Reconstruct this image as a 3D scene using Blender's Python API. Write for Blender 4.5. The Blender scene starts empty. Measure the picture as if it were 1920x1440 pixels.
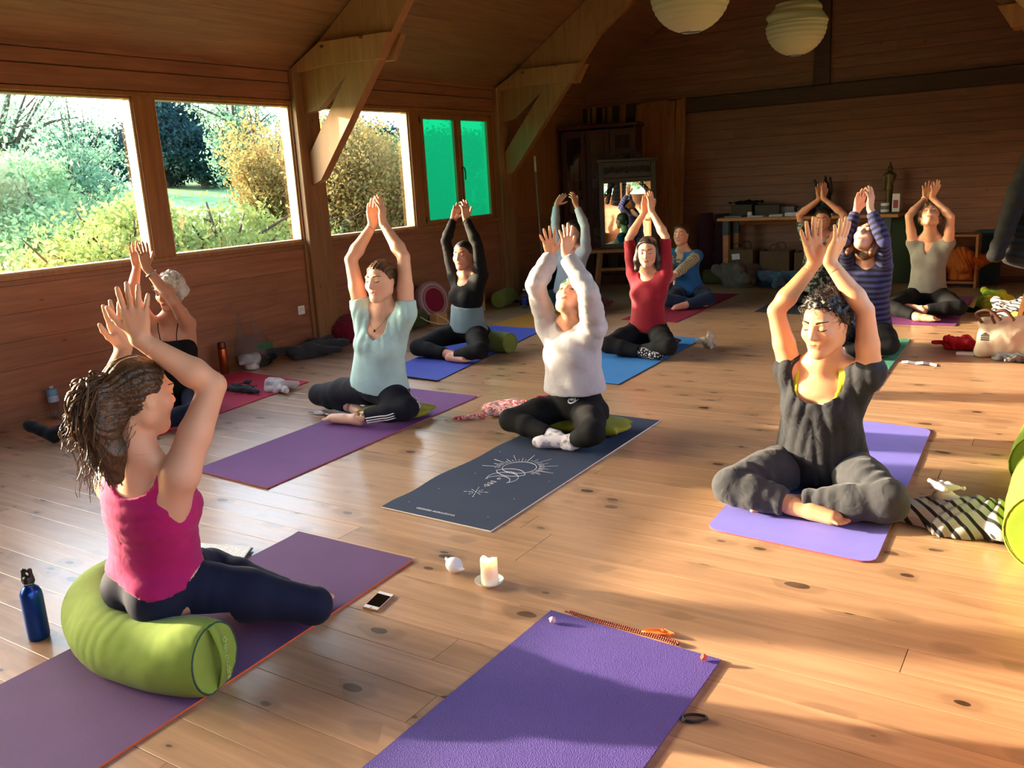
import bpy, bmesh, math, random, json
import numpy as np
from mathutils import Matrix, Vector
SC = bpy.context.scene; COL = SC.collection; MAT = {}
# ---------------------------------------------------------------- camera
CAMH = 1.42
_yaw, _pit, _rol = .585234837, .228963085, -.0562207210
_fw = Vector((-math.sin(_yaw) * math.cos(_pit), math.cos(_yaw) * math.cos(_pit), -math.sin(_pit)))
_r = Vector((math.cos(_yaw), math.sin(_yaw), 0)); _u = _r.cross(_fw)
_r2 = _r * math.cos(_rol) + _u * math.sin(_rol); _u2 = -_r * math.sin(_rol) + _u * math.cos(_rol)
cam_d = bpy.data.cameras.new('camera'); cam = bpy.data.objects.new('camera', cam_d); COL.objects.link(cam)
cam.matrix_world = Matrix(((_r2.x, _u2.x, -_fw.x, 0), (_r2.y, _u2.y, -_fw.y, 0), (_r2.z, _u2.z, -_fw.z, CAMH), (0, 0, 0, 1)))
cam_d.sensor_width = 36; cam_d.lens = 36 * 1641.1 / 1920; cam_d.clip_start = .05; cam_d.clip_end = 800
SC.camera = cam
# ---------------------------------------------------------------- sky, sun, exposure
wd = bpy.data.worlds.new('sky'); SC.world = wd; wd.use_nodes = True; wn = wd.node_tree
wn.nodes.clear(); wo = wn.nodes.new('ShaderNodeOutputWorld'); wb = wn.nodes.new('ShaderNodeBackground')
wt = wn.nodes.new('ShaderNodeTexSky'); wt.sky_type = 'NISHITA'; wt.sun_disc = False; wt.sun_elevation = math.radians(11.8)
wt.sun_rotation = math.radians(-105); wt.dust_density = 3.0; wt.air_density = 1.0; wt.ozone_density = 1.5
SKY = 3.0
wb.inputs['Strength'].default_value = SKY
wn.links.new(wt.outputs[0], wb.inputs[0]); wn.links.new(wb.outputs[0], wo.inputs[0])
sun_d = bpy.data.lights.new('sun', 'SUN'); sun = bpy.data.objects.new('sun', sun_d); COL.objects.link(sun)
SAZ, SEL = math.radians(15), math.radians(11.8)
sun.rotation_euler = Vector((math.cos(SAZ) * math.cos(SEL), math.sin(SAZ) * math.cos(SEL), -math.sin(SEL))).to_track_quat('-Z', 'Y').to_euler()
sun.location = (-30, -8, 8)
sun_d.energy = 31; sun_d.color = (1, .77, .54); sun_d.angle = math.radians(.9)
SC.view_settings.view_transform = 'Standard'; SC.view_settings.look = 'None'; SC.view_settings.gamma = 1
SC.view_settings.use_curve_mapping = False; SC.view_settings.exposure = -0.06
cy = SC.cycles; cy.max_bounces = 8; cy.diffuse_bounces = 5; cy.glossy_bounces = 3; cy.transmission_bounces = 6; cy.transparent_max_bounces = 16
cy.use_denoising = True; cy.sample_clamp_indirect = 8; cy.caustics_reflective = False; cy.caustics_refractive = False
cy.use_adaptive_sampling = True
# ---------------------------------------------------------------- materials
def lin(c): return tuple((x / 12.92 if x <= .04045 else ((x + .055) / 1.055) ** 2.4) for x in c)
def srgb(h):
    h = h.lstrip('#'); return lin(tuple(int(h[i:i + 2], 16) / 255 for i in (0, 2, 4)))
class NT:
    def __init__(s, name):
        s.m = bpy.data.materials.new(name); s.m.use_nodes = True; s.t = s.m.node_tree; s.t.nodes.clear()
        s.out = s.n('OutputMaterial'); s.b = s.n('BsdfPrincipled'); s.l(s.b.outputs[0], s.out.inputs[0])
    def n(s, k, **kw):
        x = s.t.nodes.new('ShaderNode' + k)
        for a, b in kw.items(): setattr(x, a, b)
        return x
    def l(s, a, b): s.t.links.new(a, b)
    def math(s, op, a, b=None, c=None, clamp=False):
        x = s.n('Math', operation=op, use_clamp=clamp)
        for i, v in enumerate((a, b, c)):
            if v is None: continue
            if hasattr(v, 'links') or hasattr(v, 'is_output'): s.l(v, x.inputs[i])
            else: x.inputs[i].default_value = v
        return x.outputs[0]
    def mix(s, f, a, b, blend='MIX'):
        x = s.n('Mix', data_type='RGBA', blend_type=blend)
        for i, v in ((0, f), (6, a), (7, b)):
            if hasattr(v, 'is_output'): s.l(v, x.inputs[i])
            elif isinstance(v, (int, float)): x.inputs[i].default_value = v
            else: x.inputs[i].default_value = (*v[:3], 1)
        return x.outputs[2]
    def ramp(s, f, *st):
        x = s.n('ValToRGB'); s.l(f, x.inputs[0]); e = x.color_ramp.elements
        while len(e) < len(st): e.new(.5)
        for q, (p, c) in zip(e, st): q.position = p; q.color = (*c[:3], 1) if not isinstance(c, (int, float)) else (c, c, c, 1)
        return x.outputs[0]
    def noise(s, vec, scale, detail=3, rough=.5, dist=0):
        x = s.n('TexNoise'); x.inputs['Scale'].default_value = scale; x.inputs['Detail'].default_value = detail
        x.inputs['Roughness'].default_value = rough; x.inputs['Distortion'].default_value = dist
        if vec is not None: s.l(vec, x.inputs['Vector'])
        return x.outputs[0]
    def vmath(s, op, a, b=None):
        x = s.n('VectorMath', operation=op)
        for i, v in enumerate((a, b)):
            if v is None: continue
            if hasattr(v, 'is_output'): s.l(v, x.inputs[i])
            else: x.inputs[i].default_value = v
        return x.outputs[0]
    def bump(s, h, st, dist=.01, prev=None):
        x = s.n('Bump'); x.inputs['Strength'].default_value = st; x.inputs['Distance'].default_value = dist; s.l(h, x.inputs['Height'])
        if prev is not None: s.l(prev, x.inputs['Normal'])
        s.l(x.outputs[0], s.b.inputs['Normal']); return x.outputs[0]
    def set(s, **kw):
        for k, v in kw.items():
            k = {'col': 'Base Color', 'rough': 'Roughness', 'metal': 'Metallic', 'spec': 'Specular IOR Level', 'coat': 'Coat Weight', 'sheen': 'Sheen Weight', 'trans': 'Transmission Weight', 'ior': 'IOR', 'alpha': 'Alpha', 'sub': 'Subsurface Weight'}.get(k, k)
            i = s.b.inputs[k]
            if hasattr(v, 'is_output'): s.l(v, i)
            elif isinstance(v, str): i.default_value = (*srgb(v), 1)
            elif isinstance(v, tuple): i.default_value = (*v[:3], 1)
            else: i.default_value = v
        return s
    def pos(s): return s.n('NewGeometry').outputs['Position']
def plain(name, col, rough=.6, var=.08, scale=30, bump=.0, **kw):
    t = NT(name); c = srgb(col); n = t.noise(t.pos(), scale)
    t.set(col=t.ramp(n, (.3, tuple(x * (1 - var) for x in c)), (.7, tuple(min(1, x * (1 + var)) for x in c))), rough=rough, **kw)
    if bump: t.bump(t.noise(t.pos(), scale * 3), bump, .004)
    MAT[name] = t.m; return t.m
def fabric(name, col, rough=.85, weave=900, b=.25, wr=.35, var=.1, sheen=.1, wscale=16):
    t = NT(name); c = srgb(col); P = t.pos(); n = t.noise(P, 9, 4); f = t.noise(P, weave, 1)
    m = t.mix(t.math('MULTIPLY', f, .35), t.ramp(n, (.3, tuple(x * (1 - var) for x in c)), (.7, tuple(min(1, x * (1 + var)) for x in c))), tuple(x * .55 for x in c))
    t.set(col=m, rough=rough, sheen=sheen, spec=.25)
    w = t.noise(P, wscale, 2, .5, .6)
    q = t.bump(w, wr, .012); t.bump(f, b, .001, q); MAT[name] = t.m; return t
def wood(name, dark, light, axis=0, knot='3a1e10', rough=.45, knots=1., coat=0., var=.16, worn=None):
    t = NT(name); P = t.pos(); oi = t.n('ObjectInfo').outputs['Random']
    off = t.vmath('SCALE', (31., 17., 23.)); t.l(oi, off.node.inputs['Scale'])
    Q = t.vmath('ADD', P, off); a = [11., 11., 11.]; a[axis] = .9
    g = t.vmath('MULTIPLY', Q, tuple(a)); n1 = t.noise(g, 1.6, 5, .6, .8)
    a2 = [60., 60., 60.]; a2[axis] = 2.2; n2 = t.noise(t.vmath('MULTIPLY', Q, tuple(a2)), 1., 3, .6, .3)
    kx = [11.5, 11.5, 11.5]; kx[axis] = 6.0
    v = t.n('TexVoronoi'); v.inputs['Scale'].default_value = 1.0; v.inputs['Randomness'].default_value = 1.
    wq = t.noise(Q, 9, 2); wv = t.vmath('ADD', t.vmath('MULTIPLY', Q, tuple(kx)), t.vmath('SCALE', (1, 1, 1)))
    t.l(t.math('MULTIPLY', wq, .25), wv.node.inputs[1].links[0].from_node.inputs['Scale']); t.l(wv, v.inputs['Vector'])
    sp = t.n('SeparateColor'); t.l(v.outputs['Color'], sp.inputs[0])
    size = t.math('MULTIPLY', t.math('SUBTRACT', sp.outputs[0], .68 - .12 * knots, clamp=True), .32 * knots)
    k = t.math('DIVIDE', t.math('SUBTRACT', size, v.outputs['Distance']), .022, clamp=True)
    halo = t.math('DIVIDE', t.math('SUBTRACT', t.math('MULTIPLY', size, 2.6), v.outputs['Distance']), .16, clamp=True)
    d, l = srgb(dark), srgb(light)
    c = t.ramp(n1, (.3, d), (.68, l)); c = t.mix(t.math('MULTIPLY', t.ramp(n2, (.42, 0.), (.6, 1.)), .28), c, d)
    hv = t.math('ADD', t.math('MULTIPLY', oi, 2 * var), 1 - var)
    cc = t.vmath('SCALE', c); t.l(hv, cc.node.inputs['Scale'])
    c = t.mix(t.math('MULTIPLY', halo, .45), cc, tuple(x * .6 for x in d)); c = t.mix(t.math('MULTIPLY', k, .92), c, srgb(knot))
    if worn: c = t.mix(t.math('MULTIPLY', t.ramp(t.noise(P, 1.1, 5, .7), (.42, 0.), (.7, 1.)), .5), c, srgb(worn))
    r = t.math('ADD', t.math('MULTIPLY', n1, .18), rough - .09)
    t.set(col=c, rough=r, coat=coat, spec=.5); t.b.inputs['Coat Roughness'].default_value = .22
    t.bump(n2, .12, .002); MAT[name] = t.m; return t.m

# ---------------------------------------------------------------- signed-distance modelling
V3 = lambda *a: np.array(a, float)
def unit(v):
    v = np.asarray(v, float); n = np.linalg.norm(v)
    return v / n if n > 1e-9 else v
def cone(a, b, ra, rb, k=.02, **kw):
    return dict(t='c', a=np.array(a, float), b=np.array(b, float), ra=ra, rb=rb, k=k, **kw)
def ell(c, M, r, k=.02, **kw):            # M: rows = axes
    return dict(t='e', a=np.array(c, float), M=np.array(M, float), r=np.array(r, float), k=k, **kw)
def etube(a, b, S, ra, rb, k=.03, **kw):
    return dict(t='t', a=np.array(a, float), b=np.array(b, float), S=np.array(S, float), ra=ra, rb=rb, k=k, **kw)
def prim_d(p, P):
    """P (...,3) -> distance"""
    if p['t'] == 'e':
        q = (P - p['a']) @ p['M'].T / p['r']
        l = np.sqrt((q * q).sum(-1)); g = np.sqrt(((q / p['r']) ** 2).sum(-1)) + 1e-9
        return l * (l - 1) / g
    ab = p['b'] - p['a']; L2 = ab @ ab + 1e-12
    w = P - p['a']; t = np.clip((w @ ab) / L2, 0, 1)
    q = w - t[..., None] * ab
    if p['t'] == 'c':
        r = p['ra'] + (p['rb'] - p['ra']) * t
        if p.get('rip'):
            A, n, ph = p['rip']; u = t * np.sqrt(L2)
            r = r + A * (.45 + .55 * noise3(P, 13, 6)) * np.sin(n * u * 6.283 + ph + 16 * (q @ V3(.7, .5, .4)) + 2.2 * noise3(P, 9, 4)) * np.minimum(1, 4 * t * (1 - t) + .25)
        return np.sqrt((q * q).sum(-1)) - r
    A = ab / np.sqrt(L2); S = unit(p['S'] - A * (p['S'] @ A)); F = np.cross(A, S)
    rx = p['ra'][0] + (p['rb'][0] - p['ra'][0]) * t; ry = p['ra'][1] + (p['rb'][1] - p['ra'][1]) * t
    rm = np.minimum(rx, ry) * p.get('cap', .8)
    qs, qf, qa = q @ S, q @ F, q @ A
    l = np.sqrt((qs / rx) ** 2 + (qf / ry) ** 2 + (qa / rm) ** 2)
    g = np.sqrt((qs / rx ** 2) ** 2 + (qf / ry ** 2) ** 2 + (qa / rm ** 2) ** 2) + 1e-9
    return l * (l - 1) / g
def prim_box(p, m):
    if p['t'] == 'e':
        R = p['r'].max() + m; return p['a'] - R, p['a'] + R
    ra = max(p['ra']) if p['t'] == 't' else p['ra']; rb = max(p['rb']) if p['t'] == 't' else p['rb']
    if p.get('rip'): m = m + p['rip'][0]
    return np.minimum(p['a'] - ra, p['b'] - rb) - m, np.maximum(p['a'] + ra, p['b'] + rb) + m
def smin(a, b, k):
    h = np.maximum(k - np.abs(a - b), 0) / k
    return np.minimum(a, b) - h * h * k * .25
def surface(groups, h, lo=None, hi=None, post=None, wr=None, smooth=1):
    """groups: list of prim lists or (prims, clip function); meshes their smooth union with surface nets"""
    gs = [(g if isinstance(g, tuple) else (g, None)) for g in groups]
    bl, bh = [], []
    for ps, _ in gs:
        for p in ps:
            if p.get('sub'): continue
            a, b = prim_box(p, 2 * h); bl.append(a); bh.append(b)
    b0, b1 = np.min(bl, 0), np.max(bh, 0)
    if lo is not None: b0 = np.maximum(b0, lo)
    if hi is not None: b1 = np.minimum(b1, hi)
    n = np.maximum(np.ceil((b1 - b0) / h).astype(int) + 1, 3)
    ax = [b0[i] + h * np.arange(n[i]) for i in range(3)]
    def field(ps):
        D = np.full(n, .09, np.float32)
        for p in ps:
            a, b = prim_box(p, p['k'] + 2.5 * h)
            i0 = np.maximum(np.floor((a - b0) / h).astype(int), 0); i1 = np.minimum(np.ceil((b - b0) / h).astype(int) + 1, n)
            if (i1 <= i0).any(): continue
            sl = tuple(slice(i0[i], i1[i]) for i in range(3))
            P = np.stack(np.meshgrid(*[ax[i][sl[i]] for i in range(3)], indexing='ij'), -1)
            d = prim_d(p, P)
            D[sl] = -smin(-D[sl], d, p['k']) if p.get('sub') else smin(D[sl], d, p['k'])
        return D
    G = None; D = None
    for ps, clip in gs:
        d = field(ps)
        if clip is not None:
            if G is None: G = np.stack(np.meshgrid(*ax, indexing='ij'), -1)
            d = np.maximum(d, clip(G))
        D = d if D is None else smin(D, d, .012)
    if post is not None or wr is not None:
        if G is None: G = np.stack(np.meshgrid(*ax, indexing='ij'), -1)
        m = np.abs(D) < .05
        if wr is not None: D[m] = D[m] + wr(G[m])
        if post is not None: D = post(G, D)
    D = D.astype(np.float32)
    D[[0, -1]] = np.maximum(D[[0, -1]], h * .3); D[:, [0, -1]] = np.maximum(D[:, [0, -1]], h * .3); D[:, :, [0, -1]] = np.maximum(D[:, :, [0, -1]], h * .3)
    return nets(D, b0, h, smooth)
def nets(D, b0, h, smooth=1):
    s = D < 0
    nx, ny, nz = D.shape
    c = [(i, j, k) for i in (0, 1) for j in (0, 1) for k in (0, 1)]
    cs = sum(s[i:nx - 1 + i, j:ny - 1 + j, k:nz - 1 + k].astype(np.int8) for i, j, k in c)
    act = (cs > 0) & (cs < 8)
    idx = np.full(act.shape, -1, np.int64); cells = np.argwhere(act); idx[act] = np.arange(len(cells))
    if len(cells) == 0: return np.zeros((0, 3)), np.zeros((0, 4), int)
    acc = np.zeros((len(cells), 3)); cnt = np.zeros(len(cells))
    val = {q: D[cells[:, 0] + q[0], cells[:, 1] + q[1], cells[:, 2] + q[2]] for q in c}
    for q in c:
        for a in range(3):
            if q[a] == 0:
                r = list(q); r[a] = 1; r = tuple(r)
                v0, v1 = val[q], val[r]; m = (v0 < 0) != (v1 < 0)
                t = np.where(m, v0 / np.where(m, v0 - v1, 1), 0)
                pt = np.tile(np.array(q, float), (len(cells), 1)); pt[:, a] = t
                acc[m] += pt[m]; cnt[m] += 1
    V = b0 + h * (cells + acc / cnt[:, None])
    Q = []
    for a in range(3):
        sl0 = [slice(None)] * 3; sl1 = [slice(None)] * 3; sl0[a] = slice(0, -1); sl1[a] = slice(1, None)
        e = s[tuple(sl0)] != s[tuple(sl1)]
        E = np.argwhere(e); b, cc = (a + 1) % 3, (a + 2) % 3
        ok = (E[:, b] > 0) & (E[:, cc] > 0) & (E[:, b] < D.shape[b] - 1) & (E[:, cc] < D.shape[cc] - 1)
        E = E[ok]
        if len(E) == 0: continue
        inside = s[E[:, 0], E[:, 1], E[:, 2]]
        def at(db, dc):
            F = E.copy(); F[:, b] += db; F[:, cc] += dc
            return idx[F[:, 0], F[:, 1], F[:, 2]]
        q = np.stack([at(-1, -1), at(0, -1), at(0, 0), at(-1, 0)], 1)
        q[~inside] = q[~inside][:, ::-1]
        Q.append(q)
    Q = np.concatenate(Q)
    for _ in range(smooth):
        S = np.zeros_like(V); N = np.zeros(len(V))
        for i in range(4):
            a, b = Q[:, i], Q[:, (i + 1) % 4]
            for x, y in ((a, b), (b, a)):
                for d in range(3): S[:, d] += np.bincount(x, V[y, d], len(V))
                N += np.bincount(x, minlength=len(V))
        ok = N > 0
        V[ok] = V[ok] * .5 + (S[ok] / N[ok][:, None]) * .5
    return V, Q
def to_obj(name, parts, mat, parent=None, attrs=None, smooth=True):
    """parts: list of (V, Q); joined into one mesh object"""
    parts = [p for p in parts if len(p[0])]
    V = np.concatenate([p[0] for p in parts]); off = 0; Qs = []
    for p in parts: Qs.append(p[1] + off); off += len(p[0])
    me = bpy.data.meshes.new(name)
    nq = sum(len(q) for q in Qs); 
    me.vertices.add(len(V)); me.vertices.foreach_set('co', V.astype(np.float32).ravel())
    sizes = np.concatenate([np.full(len(q), q.shape[1]) for q in Qs]); flat = np.concatenate([q.ravel() for q in Qs])
    me.loops.add(len(flat)); me.loops.foreach_set('vertex_index', flat.astype(np.int32))
    me.polygons.add(nq); st = np.concatenate([[0], np.cumsum(sizes)[:-1]])
    me.polygons.foreach_set('loop_start', st.astype(np.int32)); 
    me.update(calc_edges=True); me.validate()
    me.polygons.foreach_set('use_smooth', np.full(len(me.polygons), smooth))
    if attrs:
        for k, v in attrs.items():
            v = np.asarray(v(V), np.float32)
            if v.ndim == 1:
                a = me.attributes.new(k, 'FLOAT', 'POINT'); a.data.foreach_set('value', v)
            else:
                a = me.color_attributes.new(k, 'FLOAT_COLOR', 'POINT'); a.data.foreach_set('color', np.c_[v, np.ones(len(v))].astype(np.float32).ravel())
    if mat: me.materials.append(mat)
    o = bpy.data.objects.new(name, me); COL.objects.link(o)
    if parent is not None: o.parent = parent
    return o
def noise3(P, f, seed=0):
    """cheap smooth noise, about -1..1"""
    x, y, z = P[..., 0] * f, P[..., 1] * f, P[..., 2] * f
    s = seed * 1.7
    a = np.sin(x * 1.3 + 1.9 * np.sin(y * .9 + s) + s) + np.sin(y * 1.7 + 1.6 * np.sin(z * 1.1 + 2 * s) + 1.3 * s) + np.sin(z * 1.5 + 1.8 * np.sin(x * 1.2 + 3 * s) + 2.1 * s)
    return a / 3
def tubes(paths, n=4):
    """paths: list of (points (m,3), radii (m,)) -> one mesh of tapered tubes"""
    Vs, Qs, off = [], [], 0
    for P, R in paths:
        P = np.asarray(P, float); R = np.broadcast_to(np.asarray(R, float), (len(P),))
        T = np.gradient(P, axis=0); T /= np.linalg.norm(T, axis=1)[:, None] + 1e-9
        up = V3(.31, .22, .92) if abs(T[0] @ V3(.31, .22, .92)) < .9 else V3(1, 0, 0)
        A = np.cross(T, up); A /= np.linalg.norm(A, axis=1)[:, None] + 1e-9; B = np.cross(T, A)
        an = np.arange(n) * 2 * np.pi / n
        ring = P[:, None] + R[:, None, None] * (np.cos(an)[None, :, None] * A[:, None] + np.sin(an)[None, :, None] * B[:, None])
        m = len(P); Vs.append(ring.reshape(-1, 3))
        i = np.arange(m - 1)[:, None] * n; j = np.arange(n)[None]; k = (j + 1) % n
        Qs.append((np.stack([i + j, i + k, i + n + k, i + n + j], -1)).reshape(-1, 4) + off)
        Qs.append(np.array([[0, n - 1, n - 2, n - 3][:4]]) + off if n == 4 else np.array([[0, 0, 0, 0]])[:0])
        if n == 4: Qs.append(np.array([[0, 1, 2, 3]]) + off + (m - 1) * n)
        off += m * n
    return np.concatenate(Vs), np.concatenate(Qs)

# ---------------------------------------------------------------- people
def head_frame(J, face, pitch, roll=0):
    f = unit(V3(face[0], face[1], 0)); up = V3(0, 0, 1); p = math.radians(pitch)
    fy = unit(f * math.cos(p) + up * math.sin(p)); uz = unit(up * math.cos(p) - f * math.sin(p))
    rx = np.cross(fy, uz); r = math.radians(roll)                    # person's right... x axis = fy x uz
    return np.array([rx * math.cos(r) + uz * math.sin(r), fy, uz * math.cos(r) - rx * math.sin(r)])
def head_prims(c, M, s=1., off=0., detail=True):
    W = lambda x, y, z: c + s * (x * M[0] + y * M[1] + z * M[2])
    E = lambda x, y, z, a, b, d, k=.02, **kw: ell(W(x, y, z), M, (s * a + off, s * b + off, s * d + off), k * s, **kw)
    C = lambda a, b, ra, rb, k=.015, **kw: cone(W(*a), W(*b), s * ra + off, s * rb + off, k * s, **kw)
    ps = [E(0, -.018, .035, .074, .092, .085), E(0, .02, .0, .062, .07, .085, .03), E(0, .03, -.03, .052, .055, .07, .03)]
    ps += [C((0, .062, -.092), (0, .05, -.09), .019, .02, .03)]
    for q in (-1, 1):
        ps += [C((q * .046, .0, -.05), (q * .014, .06, -.09), .020, .016, .03), C((q * .046, .0, -.05), (q * .052, .0, -.01), .02, .02, .03)]
    if off == 0:
        ps += [C((-.034, .079, .03), (.034, .079, .03), .011, .011, .02)]
        for q in (-1, 1):
            ps += [E(q * .038, .058, -.022, .022, .02, .02, .025), E(q * .031, .101, .013, .019, .0165, .014, .012, sub=True),
                   E(q * .031, .0755, .010, .0155, .0125, .0125, .004)]
        ps += [C((0, .084, .020), (0, .104, -.020), .0075, .0105, .012), C((-.010, .094, -.026), (.010, .094, -.026), .0065, .0065, .008),
               C((-.018, .0815, -.0535), (.018, .0815, -.0535), .005, .005, .007), C((0, .0865, -.0525), (0, .0855, -.053), .005, .005, .006),
               C((-.014, .0815, -.064), (.014, .0815, -.064), .0055, .0055, .007), C((-.02, .0895, -.0588), (.02, .0895, -.0588), .0022, .0022, .004, sub=True)]
        for q in (-1, 1):
            ps += [E(q * .074, -.006, .002, .008, .018, .031, .006), E(q * .083, -.003, .004, .007, .010, .018, .006, sub=True),
                   E(q * .073, .0, -.022, .007, .009, .01, .006)]
    return ps
def hand_prims(w, tip, palm, thumb, s=1., curl=(.22, .2, .2), spread=1., arm=None):
    y = unit(tip - w); z = unit(palm - y * (palm @ y)); x = np.cross(y, z)
    if x @ thumb < 0: x = -x
    L = lambda a, b, c: w + s * (a * x + b * y + c * z)
    ps = []
    kn = [(.029, .088, 0), (.010, .092, 0), (-.010, .088, 0), (-.027, .078, 0)]
    base = [(.012, .004, 0), (.004, .004, 0), (-.004, .004, 0), (-.012, .004, 0)]
    for a, b in zip(base, kn): ps.append(cone(L(*a), L(*b), .0135 * s, .0115 * s, .012))
    ps.append(cone(L(.016, .018, .008), L(.030, .05, .010), .014 * s, .012 * s, .014)); ps.append(cone(L(-.015, .02, .006), L(-.022, .055, .006), .013 * s, .011 * s, .014))
    an = [.16, .04, -.09, -.24]; ln = [.072, .080, .074, .058]
    for i in range(4):
        p = L(*kn[i]); a = an[i] * spread; d = unit(math.sin(a) * x + math.cos(a) * y); c = 0.; r = [.0092, .0086, .0080, .0070]
        if i == 3: r = [q * .88 for q in r]
        for j, fr in enumerate((.46, .30, .24)):
            c += curl[j] * (1 + .25 * (i - 1))
            dd = unit(d * math.cos(c) + z * math.sin(c)); q = p + dd * ln[i] * fr * s
            ps.append(cone(p, q, r[j] * s, r[j + 1] * s, .0035)); p = q
    p = L(.026, .028, .006); d = unit(.72 * x + .70 * y + .18 * z)
    for l, r0, r1 in ((.036, .0125, .0108), (.030, .0105, .0098), (.024, .0098, .0078)):
        q = p + d * l * s; ps.append(cone(p, q, r0 * s, r1 * s, .006)); p = q; d = unit(d + .28 * y - .06 * x)
    return ps
def frames(J):
    U = unit(J['neck'] - J['pelvis']); S0 = J['shL'] - J['shR']; S = unit(S0 - U * (S0 @ U)); F = np.cross(S, U)
    K = J['knL'] - J['knR']; K[2] = 0; SP = unit(K); FP = V3(SP[1], -SP[0], 0)
    return U, S, F, SP, FP
def auto_legs(J, sc, front='L'):
    U, S, F, SP, FP = frames(J); mid = (J['knR'] + J['knL']) / 2
    for s, q in (('R', 1), ('L', -1)):
        if 'an' + s in J: 
            continue
        fr = (s == front)
        t = mid + SP * q * .06 + FP * (.10 if fr else .0); t[2] = .055 if fr else .06
        d = t - J['kn' + s]; d = d / np.linalg.norm(d); J['an' + s] = J['kn' + s] + d * min(.36 * sc, np.linalg.norm(t - J['kn' + s])); J['an' + s][2] = .055
        dd = unit(V3(d[0], d[1], 0) + FP * (.1 if fr else .25)); J['toe' + s] = J['an' + s] + dd * .16 * sc; J['toe' + s][2] = .035
    for s in 'RL':
        if 'toe' + s not in J: J['toe' + s] = J['an' + s] + unit(J['an' + s] - J['kn' + s]) * .16
def torso_prims(J, sc, off=0, bust=1., ext=0.):
    U, S, F, SP, FP = frames(J); P, N = J['pelvis'], J['neck']; L = np.linalg.norm(N - P)
    at = lambda t, f=0, s=0: P + U * L * t + F * f * sc + S * s * sc
    lv = [(0.0, .158, .108, 0), (.14, .150, .105, .0), (.32, .124, .088, .004), (.42, .120, .084, .004), (.62, .134, .096, .004), (.80, .132, .088, 0), (.93, .098, .062, -.008)]
    ps = []
    for (t0, a0, b0_, f0), (t1, a1, b1, f1) in zip(lv[:-1], lv[1:]):
        Sd = SP if t1 < .3 else S
        ps.append(etube(at(t0, f0), at(t1, f1), Sd, (a0 * sc + off, b0_ * sc + off), (a1 * sc + off, b1 * sc + off), .035, cap=.5))
    for q in (-1, 1):
        ps.append(ell(at(.66, .072, q * .068), [S, F, U], np.array([.058, .050, .056]) * sc * bust + off, .03))
        ps.append(ell(P + SP * q * .075 * sc - FP * .045 * sc + V3(0, 0, -.015), np.eye(3), np.array([.095, .095, .09]) * sc + off, .03))
    return ps, at
def arm_prims(J, s, sc, off=0, upto=1., rip=None, r=1.):
    a, e, w = J['sh' + s], J['el' + s], J['wr' + s]
    U, S, F, SP, FP = frames(J); q = 1 if s == 'L' else -1; L = np.linalg.norm(J['neck'] - J['pelvis'])
    chest = J['pelvis'] + U * L * .80 + S * q * .085 * sc
    kw = dict(rip=rip) if rip else {}
    ps = [cone(chest, a, .052 * sc + off, .046 * sc * r + off, .03), cone(J['pelvis'] + U * L * .62 + S * q * .095 * sc - F * .01, a, .045 * sc + off, .040 * sc + off, .03),
          cone(a, a + (e - a) * .45, .047 * sc * r + off, .042 * sc * r + off, .02, **kw)]
    if upto > .45: ps.append(cone(a + (e - a) * .45, e, .042 * sc * r + off, .0325 * sc * r + off, .014, **kw))
    if upto > 1:
        m = e + (w - e) * .28
        ps += [cone(e, m, .0325 * sc * r + off, .037 * sc * r + off, .010, **kw), cone(m, w, .037 * sc * r + off, .0235 * sc * (r * .5 + .5) + off, .015, **kw)]
    return ps
def leg_prims(J, s, sc, off=0, shin=1., foot=True, rip=None, r=1.):
    U, S, F, SP, FP = frames(J); q = 1 if s == 'L' else -1
    hip = J['pelvis'] + SP * q * .088 * sc + FP * .02; k, a = J['kn' + s], J['an' + s]; kw = dict(rip=rip) if rip else {}
    ps = [cone(hip, hip + (k - hip) * .5, .088 * sc * r + off, .078 * sc * r + off, .03, **kw), cone(hip + (k - hip) * .5, k, .078 * sc * r + off, .056 * sc * r + off, .03, **kw)]
    m = k + (a - k) * .35
    ps += [cone(k, m, .054 * sc * r + off, .052 * sc * r + off, .02, **kw), cone(m, k + (a - k) * max(shin, .4), .052 * sc * r + off, (.052 + (.033 - .052) * (shin - .35) / .65) * sc * r + off, .02, **kw)]
    return ps
def foot_prims(J, s, sc, off=0, toes=True):
    a, t = J['an' + s], J['toe' + s]; d = unit(t - a); L = np.linalg.norm(t - a); L = max(L, .13)
    side = unit(np.cross(d, V3(0, 0, 1))); up = np.cross(side, d)
    heel = a - d * .025 - up * .012
    ps = [cone(a, heel, .032 * sc + off, .026 * sc + off, .02), cone(a, a + d * L * .62, .031 * sc + off, .022 * sc + off, .02),
          cone(heel, a + d * L * .62 + side * .012, .024 * sc + off, .022 * sc + off, .02), cone(a + d * .3 * L, a + d * L * .66 - side * .014, .026 * sc + off, .019 * sc + off, .02)]
    b = a + d * L * .64
    if toes:
        for i, (w, l, r) in enumerate(((-.027, .044, .0105), (-.009, .046, .0078), (.004, .042, .0074), (.016, .036, .007), (.0265, .028, .0065))):
            ps.append(cone(b + side * w, b + side * w * 1.15 + d * l - up * .006, r * 1.25 * sc, r * sc, .0025))
    else: ps.append(cone(b + side * .008, b + d * .03, .026 * sc + off, .02 * sc + off, .02)); ps.append(cone(b - side * .01, b + d * .04, .022 * sc + off, .018 * sc + off, .02))
    return ps
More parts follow.
